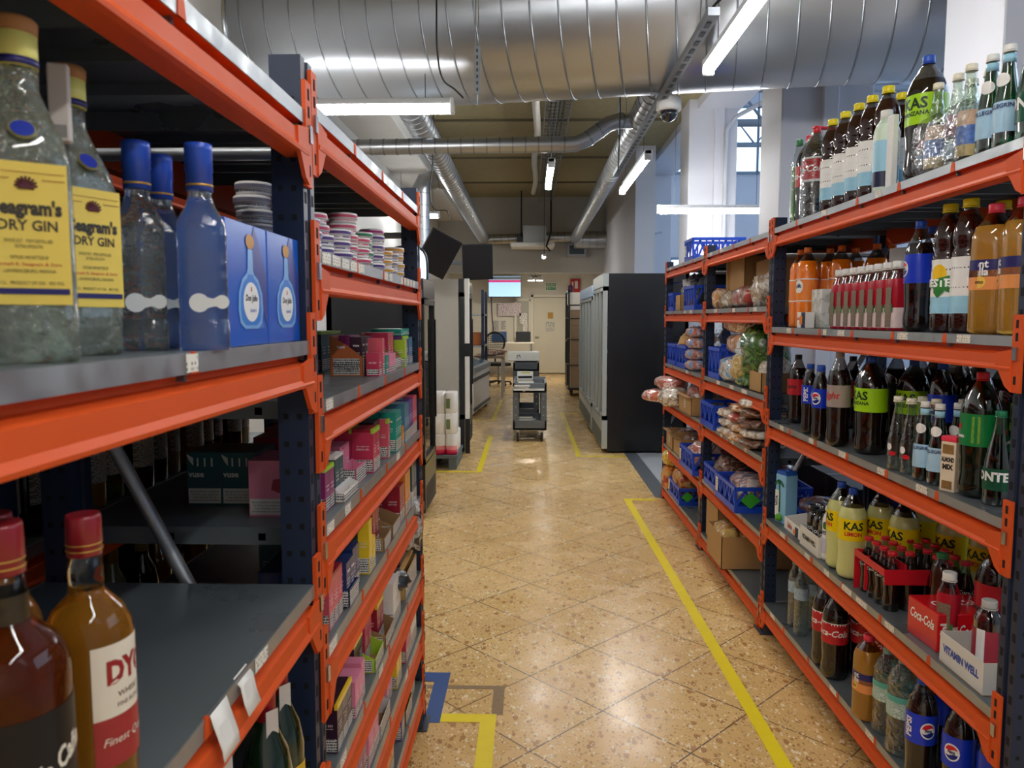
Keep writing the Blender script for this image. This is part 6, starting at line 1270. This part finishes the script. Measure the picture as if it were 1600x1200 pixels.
# ------------------------------------------------------------------ coolers, freezer, pallet, screens
blk = M('cooler_black', '14161b', .33, coat=.2, var=.1, vscale=1.5); gla = clear('cooler_glass', 'c8d4d8', .03, .5); inn = M('cooler_inner', 'd8dcd8', .5)
def cooler(label, x0, x1, y0, y1, h, nd, face, side, front, kick=.28, strip=None, lit=0):
    """upright glass-door cooler; the doors look towards face (+1 = towards +x, -1 = towards -x)"""
    t = thing('display_cooler', label, 'cooler', (0, 0, 0)); t.location = ((x0+x1)/2, y0, 0); cx_ = (x0+x1)/2; X0, X1 = x0-cx_, x1-cx_; D = y1-y0; F = X1 if face > 0 else X0; Bk = X0 if face > 0 else X1
    def bx(m, a, b, *r, **k): m.box(min(a, b), max(a, b), *r, **k); return m
    f = face
    m = MB(); bx(m, Bk, F-f*.06, 0, .04, .02, h); bx(m, Bk, F-f*.06, D-.04, D, .02, h); bx(m, Bk, Bk+f*.04, 0, D, .02, h); bx(m, Bk+f*.041, F-f*.061, .041, D-.041, h-.05, h-.001); bx(m, Bk+f*.041, F-f*.061, .041, D-.041, .021, kick-.02); m.build('cabinet', side, t)
    m = MB(); bx(m, F-f*.06, F, 0, D, .05, kick-.01); m.build('kick_panel', front, t)
    m = MB()
    for k in range(9): bx(m, F, F+f*.002, .06, D-.06, .07+k*.02, .078+k*.02)
    m.build('vent_slot', holeblk, t)
    m = MB(); bx(m, F-f*.06, F, 0, D, h-.14, h); m.build('header', strip or front, t)
    for i in range(4):
        m = MB(); zz = kick+.05+i*(h-kick-.3)/4; bx(m, Bk+f*.05, F-f*.12, .045, D-.045, zz, zz+.015); m.build('inner_shelf', inn, t)
    bx(MB(), Bk+f*.041, Bk+f*.05, .045, D-.045, kick, h-.06).build('inner_back', inn, t)
    w = D/nd
    for i in range(nd):
        dd = bx(MB(), F-f*.03, F-f*.022, i*w+.04, (i+1)*w-.04, kick+.03, h-.18).build('door_glass', gla, t)
        m = MB()
        for a, b in ((i*w+.004, i*w+.045), ((i+1)*w-.045, (i+1)*w-.004)): bx(m, F-f*.05, F, a, b, kick, h-.15)
        bx(m, F-f*.05, F, i*w+.004, (i+1)*w-.004, kick, kick+.04); bx(m, F-f*.05, F, i*w+.004, (i+1)*w-.004, h-.19, h-.15)
        m.build('door_frame', front, t)
        bx(MB(), F, F+f*.012, (i+1)*w-.034, (i+1)*w-.022, .7, 1.5, bev=.005).build('door_handle', front, t)
    for a in (.06, D-.06):
        for b in (Bk+f*.08, F-f*.1): MB().lathe([(.02, 0), (.02, .02)], 10, (b, a)).build('foot', black, t)
    return t
alu = M('door_aluminium', 'b8bfbf', .4, metal=.35)
cooler('tall cooler with black side wall and glass doors on the right side of the aisle', .807, 1.75, 8.4, 9.75, 2.0, 3, -1, blk, alu, .38)
cooler('second glass door cooler behind the black walled one on the right', .80, 1.7, 9.85, 12.2, 1.93, 4, -1, blk, alu, .36, strip=M('header_pale_blue', 'a9c4e4', .35))
cooler('narrow black framed glass door cooler at the end of the left rack', -1.5, -.78, 5.55, 6.2, 1.80, 1, 1, blk, blk, .42)
cooler('tall cooler with pale grey side wall and white door edge on the left', -1.35, -.71, 8.16, 9.3, 1.93, 2, 1, M('fridge_grey', 'b9b5ac', .45, var=.04), M('fridge_dark_front', '24272b', .35), .42)
t = thing('fridge_door', 'white door edge of the pale grey fridge standing a little open with black handle', 'door', (-.70, 8.13, 0))
MB().box(.0, .05, -.012, .012, .42, 1.93, bev=.004).build('door_edge', M('fridge_white', 'ecebe6', .4), t); MB().box(-.03, .055, -.03, -.0125, 1.10, 1.24, bev=.01).build('door_handle', black, t); MB().box(.0, .05, -.012, .012, .04, .42).build('lower_edge', black, t)
fz = thing('chest_freezer', 'low white chest freezer with sliding glass lids on the left', 'freezer', (-.79, 11.3, 0), -.085)
MB().box(-.75, -.06, 0, 1.75, .06, .68, bev=.015).build('freezer_body', M('fridge_white', ''), fz)
MB().prism([(-.77, .68), (-.04, .68), (-.04, .76), (-.35, .84), (-.77, .86)], -.02, 1.77, 'y').build('rim', M('freezer_rim', '8d979c', .4), fz)
for k in range(2):
    MB().prism([(-.72, .864), (-.36, .845), (-.08, .776), (-.08, .782), (-.36, .851), (-.72, .87)], .05+k*.85, .83+k*.85, 'y').build('glass_lid', M('lid_glass', '6e93ac', .1, coat=.6), fz)
for z in (.10, .55): MB().box(-.06, -.045, .0, 1.75, z, z+.05).build('bumper', M('bumper_grey', '50565c', .5), fz)
for a in (.1, 1.6): MB().box(-.7, -.1, a, a+.08, 0, .06).build('plinth_foot', black, fz)
pl = thing('pallet', 'grey plastic pallet carrying the paper rolls', 'pallet', (-1.24, 7.42, 0)); pm = M('pallet_grey', '5f6a70', .6, var=.06)
MB().box(0, .52, 0, .66, .11, .145, bev=.005).build('deck', pm, pl)
for xx in (.0, .21, .42):
    MB().box(xx+.01, xx+.09, .01, .65, 0, .11, bev=.005).build('runner', pm, pl)
wrapm = M('paper_roll_wrap', 'efece6', .4, coat=.4, bump=.5, bscale=30, var=.03)
def rolls(label, x, y, z, pinky, yb_=False):
    t = thing('paper_roll_pack', label, 'pack', (x, y, z), 0, 'packs of paper rolls on the pallet')
    m = MB()
    for i in range(2):
        for j in range(2): m.lathe([(.054, 0), (.058, .008), (.058, .20), (.054, .208)], 20, (.058+i*.116, .058+j*.116))
    m.build('roll_bundle', wrapm, t)
    if pinky:
        MB().lathe([(.0585, .0), (.0590, .09)], 20, (.058, .058)).lathe([(.0585, .0), (.0590, .09)], 20, (.174, .058)).build('pink_band', M('pack_coral', 'e88a84', .4), t)
        MB().lathe([(.0592, .0), (.0595, .05)], 20, (.058, .058)).lathe([(.0592, .0), (.0595, .05)], 20, (.174, .058)).build('crimson_band', M('pack_crimson', 'd8244c', .4), t)
    else: MB().box(.13, .17, -.002, .001, .05, .15).build('print_panel', M('pack_olive', '6c7c4a', .5), t)
    if yb_: MB().box(.05, .2, -.003, .0, .14, .18).build('yellow_strip', printed('yellow_strip', 'e8d820', '3a3a20', 40, 60, .5), t)
    return t
n = 0
for k in range(3):
    for i in range(2):
        n += 1; rolls('pack of white paper rolls, %s layer from the pallet, %s' % (ORD[k], ('wall side', 'aisle side')[i]) + (', with pink bands' if (i == 1 and k < 1) or (i == 0 and k == 1) else ''), -1.20+i*.237, 7.45, .1455+k*.2085, (i == 0 and k < 2) or (i == 1 and k == 0), k == 1 and i == 0)
rolls('pack of white paper rolls standing in the second row of the pallet', -.965, 7.75, .1455, False)
# screens and mirror on the left
def screen(label, loc, w, h, rz, tilt=0, roll_=0, on=False, back=False):
    t = thing('wall_screen', label, 'screen', loc); RM = Matrix.Rotation(rz, 4, 'Z') @ Matrix.Rotation(roll_, 4, 'Y') @ Matrix.Rotation(tilt, 4, 'X')
    MB().box(-w/2, w/2, -.02, .02, -h/2, h/2, bev=.004, R=RM).build('casing', M('screen_black', '1a1d22', .4), t)
    if on:
        MB().box(-w/2+.012, w/2-.012, -.0225, -.0205, -h/2+.02, h/2-.012, R=RM).build('front_panel', M('screen_light_blue', '9fc6ee', .3, emit=.45), t)
        MB().box(-w/2+.012, w/2-.012, -.024, -.0227, h/2-.17, h/2-.11, R=RM).build('header_bar', M('screen_magenta', 'c4336c', .3, emit=.35), t)
        MB().box(-w/2+.012, w/2-.012, -.0235, -.0227, h/2-.1, h/2-.02, R=RM).build('top_rows', printed('screen_rows', 'c5dcf2', '7a96b8', 8, 30, .5), t)
    else: MB().box(-w/2+.012, w/2-.012, -.0225, -.0205, -h/2+.012, h/2-.012, R=RM).build('front_panel', M('screen_dark', '10151c', .4), t)
    MB().tube([(0, .02, 0), (-.1, .16, 0), (XL-loc[0], .3, .0)] if not on else [(0, .02, 0), (0, YB-loc[1], 0)], .022, 8).build('mount_arm', M('rail_grey', ''), t)
    return t
screen('light blue information screen with magenta bar on the back wall', (-.66, 19.9, 2.33), .86, .56, 0, on=True)
screen('dark hanging screen tilted strongly above the pale grey fridge', (-.92, 7.6, 2.15), .34, .42, .5, .35, .42)
screen('dark hanging screen nearest the middle, seen almost square above the fridge', (-.62, 9.0, 2.17), .36, .42, .18, .25, -.05)
RS = Matrix.Rotation(-PI/2, 4, 'X')
mi = thing('round_edged_glow_panel', 'rounded pale blue panel with added glow at left rack end above the cooler', 'screen', (-1.03, 6.4, 1.90))
MB().lathe([(.001, -.03), (.15, -.028), (.165, -.015)], 32, R=RS, power=3.4, sy=1.25).build('front_panel', M('sky_glow', 'bfdcf2', .25, emit=.5), mi)  # pale blue emission added to brighten this mirror-like panel
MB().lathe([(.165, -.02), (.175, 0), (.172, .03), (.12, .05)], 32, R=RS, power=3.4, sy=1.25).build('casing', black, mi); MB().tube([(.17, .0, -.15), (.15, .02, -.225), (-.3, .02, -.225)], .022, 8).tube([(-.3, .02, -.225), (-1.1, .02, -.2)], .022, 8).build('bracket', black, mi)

# ------------------------------------------------------------------ carts and back office
def cart(label, loc, rz, w, d, h, col, hs=True):
    t = thing('service_cart', label, 'cart', loc, rz); cm_ = M('cart_'+col, col, .5, var=.05); k = .03
    for z0, nm in ((h-.12, 'top_tray'), (.14, 'bottom_tray')):
        m = MB().box(-w/2, w/2, 0, d, z0, z0+.03, bev=.004); m.box(-w/2, w/2, 0, k, z0, z0+.12, bev=.006).box(-w/2, w/2, d-k, d, z0, z0+.12, bev=.006).box(-w/2, -w/2+k, 0, d, z0, z0+.12, bev=.006).box(w/2-k, w/2, 0, d, z0, z0+.12, bev=.006); m.build(nm, cm_, t)
    for x in (-1, 1):
        for y in (0, d-.07):
            a, b = sorted((x*w/2, x*(w/2-.075))); MB().box(a, b, y, y+.07, .25, h-.11, bev=.008).build('post', cm_, t)
            c = thing_part = MB().lathe([(.055, -.014), (.06, -.008), (.06, .008), (.055, .014)], 20, R=Matrix.Translation((x*(w/2-.06), y+.035, .06)) @ Matrix.Rotation(PI/2, 4, 'Y')).build('wheel', M('tyre_black', '1c1c1e', .6), t)
            MB().box(x*(w/2-.06)-.022, x*(w/2-.06)+.022, y+.01, y+.06, .07, .145, bev=.004).build('caster_fork', steel, t)
            for kk in range(3): MB().box(a+.03, b-.03, y-.001, y+.001, .32+kk*.1, .335+kk*.1).build('slot', M('slot_pale', 'b8b8b4', .6), t)
    if hs: MB().box(-w/2, w/2, d, d+.05, h-.04, h+.02, bev=.01).build('handle_shelf', cm_, t)
    return t
cart('grey two tier service cart with papers in the middle of the aisle', (.0, 9.17, 0), 0, .415, .75, .72, '6d7278')
cart('darker cart standing right behind the grey service cart', (-.05, 10.4, 0), 0, .36, .8, .90, '44494f')
pb = M('magazine_white', 'e6e6e2', .4)
for i, (x, y, z, w, d, rz, lab) in enumerate(((-.11, 9.25, .632, .2, .26, .1, 'lowest white magazine stack left on the grey cart'), (-.1, 9.27, .655, .2, .25, -.15, 'second white magazine on the grey cart'), (-.1, 9.25, .678, .19, .25, .05, 'third magazine left on the grey cart'), (.09, 9.24, .632, .18, .26, -.05, 'beige magazine stack right on the grey cart'), (.1, 9.3, .66, .17, .2, .3, 'crumpled brown and white leaflets right on the grey cart'), (-.06, 9.45, .701, .2, .22, .1, 'black and white booklet with yellow corner on top of the pile'))):
    t = thing('magazine', lab, 'magazine', (x, y, z), rz, 'printed matter on the cart top'); MB().box(-w/2, w/2, -d/2, d/2, 0, .02, bev=.002).build('pages', pb if i != 4 else patches('brown_leaflets', ['6a4a3a', 'e8dcd0', 'c9a890'], 30, .5, .3, 0), t); MB().box(-w/2+.01, w/2-.01, -d/2+.01, d/2-.02, .02, .0215).build('cover', printed('cover_%d' % (i % 3), ('dfe0dc', '2c2e30', 'd8ccb8')[i % 3], '8a8a80', 14, 14, .5), t)
t = thing('booklet', 'upright white booklet leaning on the pile of the grey cart', 'magazine', (-.06, 9.62, .723), .1); MB().box(-.1, .1, 0, .015, 0, .11).build('pages', pb, t); MB().box(-.09, .09, -.001, 0, .02, .05).build('black_band', black, t); MB().box(-.05, .06, -.001, 0, .085, .1).build('yellow_spot', M('spot_yellow', 'c9c83c', .5), t)
for i, (x, z, rz) in enumerate(((-.05, .172, .1), (-.02, .197, -.2), (.0, .222, .2), (-.06, .247, .0))):
    t = thing('magazine', 'black and white booklet, %s from the bottom of the pile on the lower cart tray' % ORD[i], 'magazine', (x, 9.34, z), rz, 'booklets on the lower cart tray'); MB().box(-.1, .1, -.13, .13, 0, .022, bev=.002).build('pages', pb, t); MB().box(-.1, .1, -.13, .05, .0222, .0240).build('cover', black, t)
tag(MB().box(-.03, .03, -.001, 0, -.035, .035).build('hang_tag', paper, loc=(-.07, 9.168, .655)), 'white square tag on the front of the grey cart', 'tag').rotation_euler = (0, -.6, 0)
wbx = thing('storage_bin', 'white plastic box lying on the rear cart', 'box', (-.08, 11.2-.5, .901)); MB().box(-.24, .22, 0, .4, 0, .13, bev=.01).build('bin_body', M('bin_white', 'd9d8d0', .5), wbx); MB().tube([(-.1, -.004, .04), (-.1, -.004, .08), (-.07, -.004, .09), (-.05, -.004, .05)], .005, 5).build('handle_print', black, wbx)
# roll container with brown boxes, black frame, on the right
rc = thing('roll_cage', 'wheeled roll cage with brown boxes beside the far coolers', 'cart', (.92, 14.6, 0))
t = MB()
for x in (-.16, .3):
    for y in (0, .7): t.tube([(x, y, .12), (x, y, 1.78)], .014, 6)
for z in (.14, .6, 1.1, 1.5, 1.76): t.tube([(-.16, 0, z), (.3, 0, z), (.3, .7, z), (-.16, .7, z), (-.16, 0, z)], .009, 5)
t.build('cage', M('cage_dark', '3c3a38', .5), rc); MB().box(-.16, .3, 0, .7, .12, .16).build('base', M('cage_dark', ''), rc)
for x in (-.1, .24):
    for y in (.08, .62): MB().lathe([(.05, -.015), (.055, 0), (.05, .015)], 16, R=Matrix.Translation((x, y, .06)) @ Matrix.Rotation(PI/2, 4, 'Y')).build('wheel', M('tyre_black', ''), rc)
for k in range(5): tag(MB().box(-.13, .27, .03, .67, 0, .30, bev=.006).build('cardboard_box', M('carton_beige', 'b59a7c', .7, var=.08), loc=(.92, 14.6, .161+k*.302)), 'beige cardboard box in the roll cage, %s from the bottom' % ORD[k], 'box', 'beige boxes in the roll cage')
bf = thing('glass_cabinet', 'black framed glass cabinet beyond the roll cage', 'cabinet', (1.0, 16.0, 0))
MB().box(-.2, .5, 0, 1.2, 0, .5).box(-.2, -.16, 0, .04, .5, 2.1).box(-.2, -.16, 1.16, 1.2, .5, 2.1).box(-.2, -.16, 0, 1.2, 2.06, 2.1).box(-.2, -.16, 0, 1.2, 1.5, 1.53).box(-.2, -.16, 0, 1.2, 1.0, 1.03).box(.46, .5, 0, 1.2, .5, 2.1).build('frame', black, bf)
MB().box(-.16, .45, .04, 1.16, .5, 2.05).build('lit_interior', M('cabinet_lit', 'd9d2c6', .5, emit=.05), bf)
# desk, laptops, chair, table
dk = thing('office_desk', 'pale desk below the office window', 'desk', (-.75, 19.0, 0)); MB().box(-.85, .85, 0, .8, .86, .9, bev=.005).build('desk_top', M('desk_white', 'ddd9ce', .45), dk)
for x in (-.8, .76): MB().box(x, x+.05, .05, .75, 0, .86).build('desk_leg', steel, dk)
for i, (x, lab, c) in enumerate(((-.17, 'open dark laptop on the desk right of the window frame', '2a2c30'), (-.78, 'open blue toned laptop on the desk behind the chair', '34507c'))):
    t = thing('laptop', lab, 'laptop', (x, 19.2, .9005), .15-.2*i); MB().box(-.19, .19, 0, .26, 0, .02, bev=.004).build('base', black, t); MB().box(-.19, .19, 0, .015, 0, .25, bev=.004).build('screen', M('laptop_'+c, c, .4), t, loc=(0, .0, .02))
mc = thing('office_chair', 'black mesh office chair turned away at the desk', 'chair', (-.72, 17.0, 0), .3)
MB().box(-.25, .25, -.24, .24, .44, .52, bev=.03).build('seat', black, mc)
t = MB()
for k in range(13): a = 2*PI*k/12; 
t.tube([(.23*math.cos(2*PI*k/20), .26, .95+.24*math.sin(2*PI*k/20)) for k in range(21)], .022, 8); t.build('backrest_frame', black, mc)
t = MB()
for k in range(-4, 5): xx = k*.048; hh = .22*math.sqrt(max(0, 1-(xx/.23)**2)); t.tube([(xx, .26, .95-hh), (xx, .27, .95+hh)], .006, 5)
for k in range(-4, 5): zz = k*.05; ww = .21*math.sqrt(max(0, 1-(zz/.24)**2)); t.tube([(-ww, .265, .95+zz), (ww, .265, .95+zz)], .006, 5)
t.build('backrest_mesh', black, mc)
MB().tube([(0, .24, .5), (0, .27, .75)], .02, 8).build('back_support', black, mc); MB().tube([(0, 0, .08), (0, 0, .45)], .028, 8).build('gas_column', steel, mc)
for k in range(5):
    a = k*1.257; MB().tube([(0, 0, .1), (.3*math.cos(a), .3*math.sin(a), .07)], .02, 6).build('foot_arm', black, mc); MB().lathe([(.028, -.02), (.03, 0), (.028, .02)], 12, R=Matrix.Translation((.3*math.cos(a), .3*math.sin(a), .03)) @ Matrix.Rotation(PI/2, 4, 'Y')).build('caster', black, mc)
tb = thing('side_table', 'small wooden topped table with metal legs left of the carts', 'table', (-.72, 14.4, 0)); MB().box(-.35, .22, 0, 1.1, .74, .79, bev=.005).build('table_top', M('table_wood', 'b0987c', .5, var=.15, vscale=5, stretch=(1, .2, 1)), tb)
for x in (-.31, .17):
    for y in (.03, 1.03): MB().box(x, x+.04, y, y+.04, 0, .74).build('leg', M('leg_pale', 'c4c2bc', .4, metal=.3), tb)
for i, (x, y, m_, lab) in enumerate(((-.78, 14.6, 'patches', 'heap of beige papers at the near end of the small table'), (-.62, 15.1, 'red', 'red and white packets lying on the small table'))): blob('paper_heap', lab, 'paper', (x, y, .7905), (.3, .4, .10), patches('heap_'+m_, ['e0d6c4', 'c9b294', 'b5553c', 'efe9dd'], 12, .5, .5, 0), 130+i, .3)
sf = thing('storage_shelving', 'navy post shelving at the left wall behind the chest freezer', 'shelving', (-.85, 13.2, 0))
for x in (-.5, 0):
    for y in (0, 1.0): MB().box(x, x+.05, y, y+.06, 0, 2.0).build('post', navy, sf)
for z in (.5, 1.0, 1.55): MB().box(-.5, .05, 0, 1.06, z, z+.03).build('shelf_board', galv, sf)
for i, (y, c, lab) in enumerate(((13.35, 'b0622c', 'brown red package on the middle board of the rear navy shelving'), (13.75, 'c9a878', 'beige package on the middle board of the rear navy shelving'))): tag(MB().box(-.42, .0, 0, .3, 0, .22, bev=.01).build('package', M('pkg_'+c, c, .6), loc=(-.86, y, 1.031)), lab, 'package')
tag(MB().tube([(-1.05, 20.49, 2.1), (-1.02, 20.49, 1.5), (-1.0, 20.48, 1.3), (-.95, 20.3, .9)], .012, 6).build('hanging_cable', black), 'black cable hanging down the office wall below the screen', 'cable')
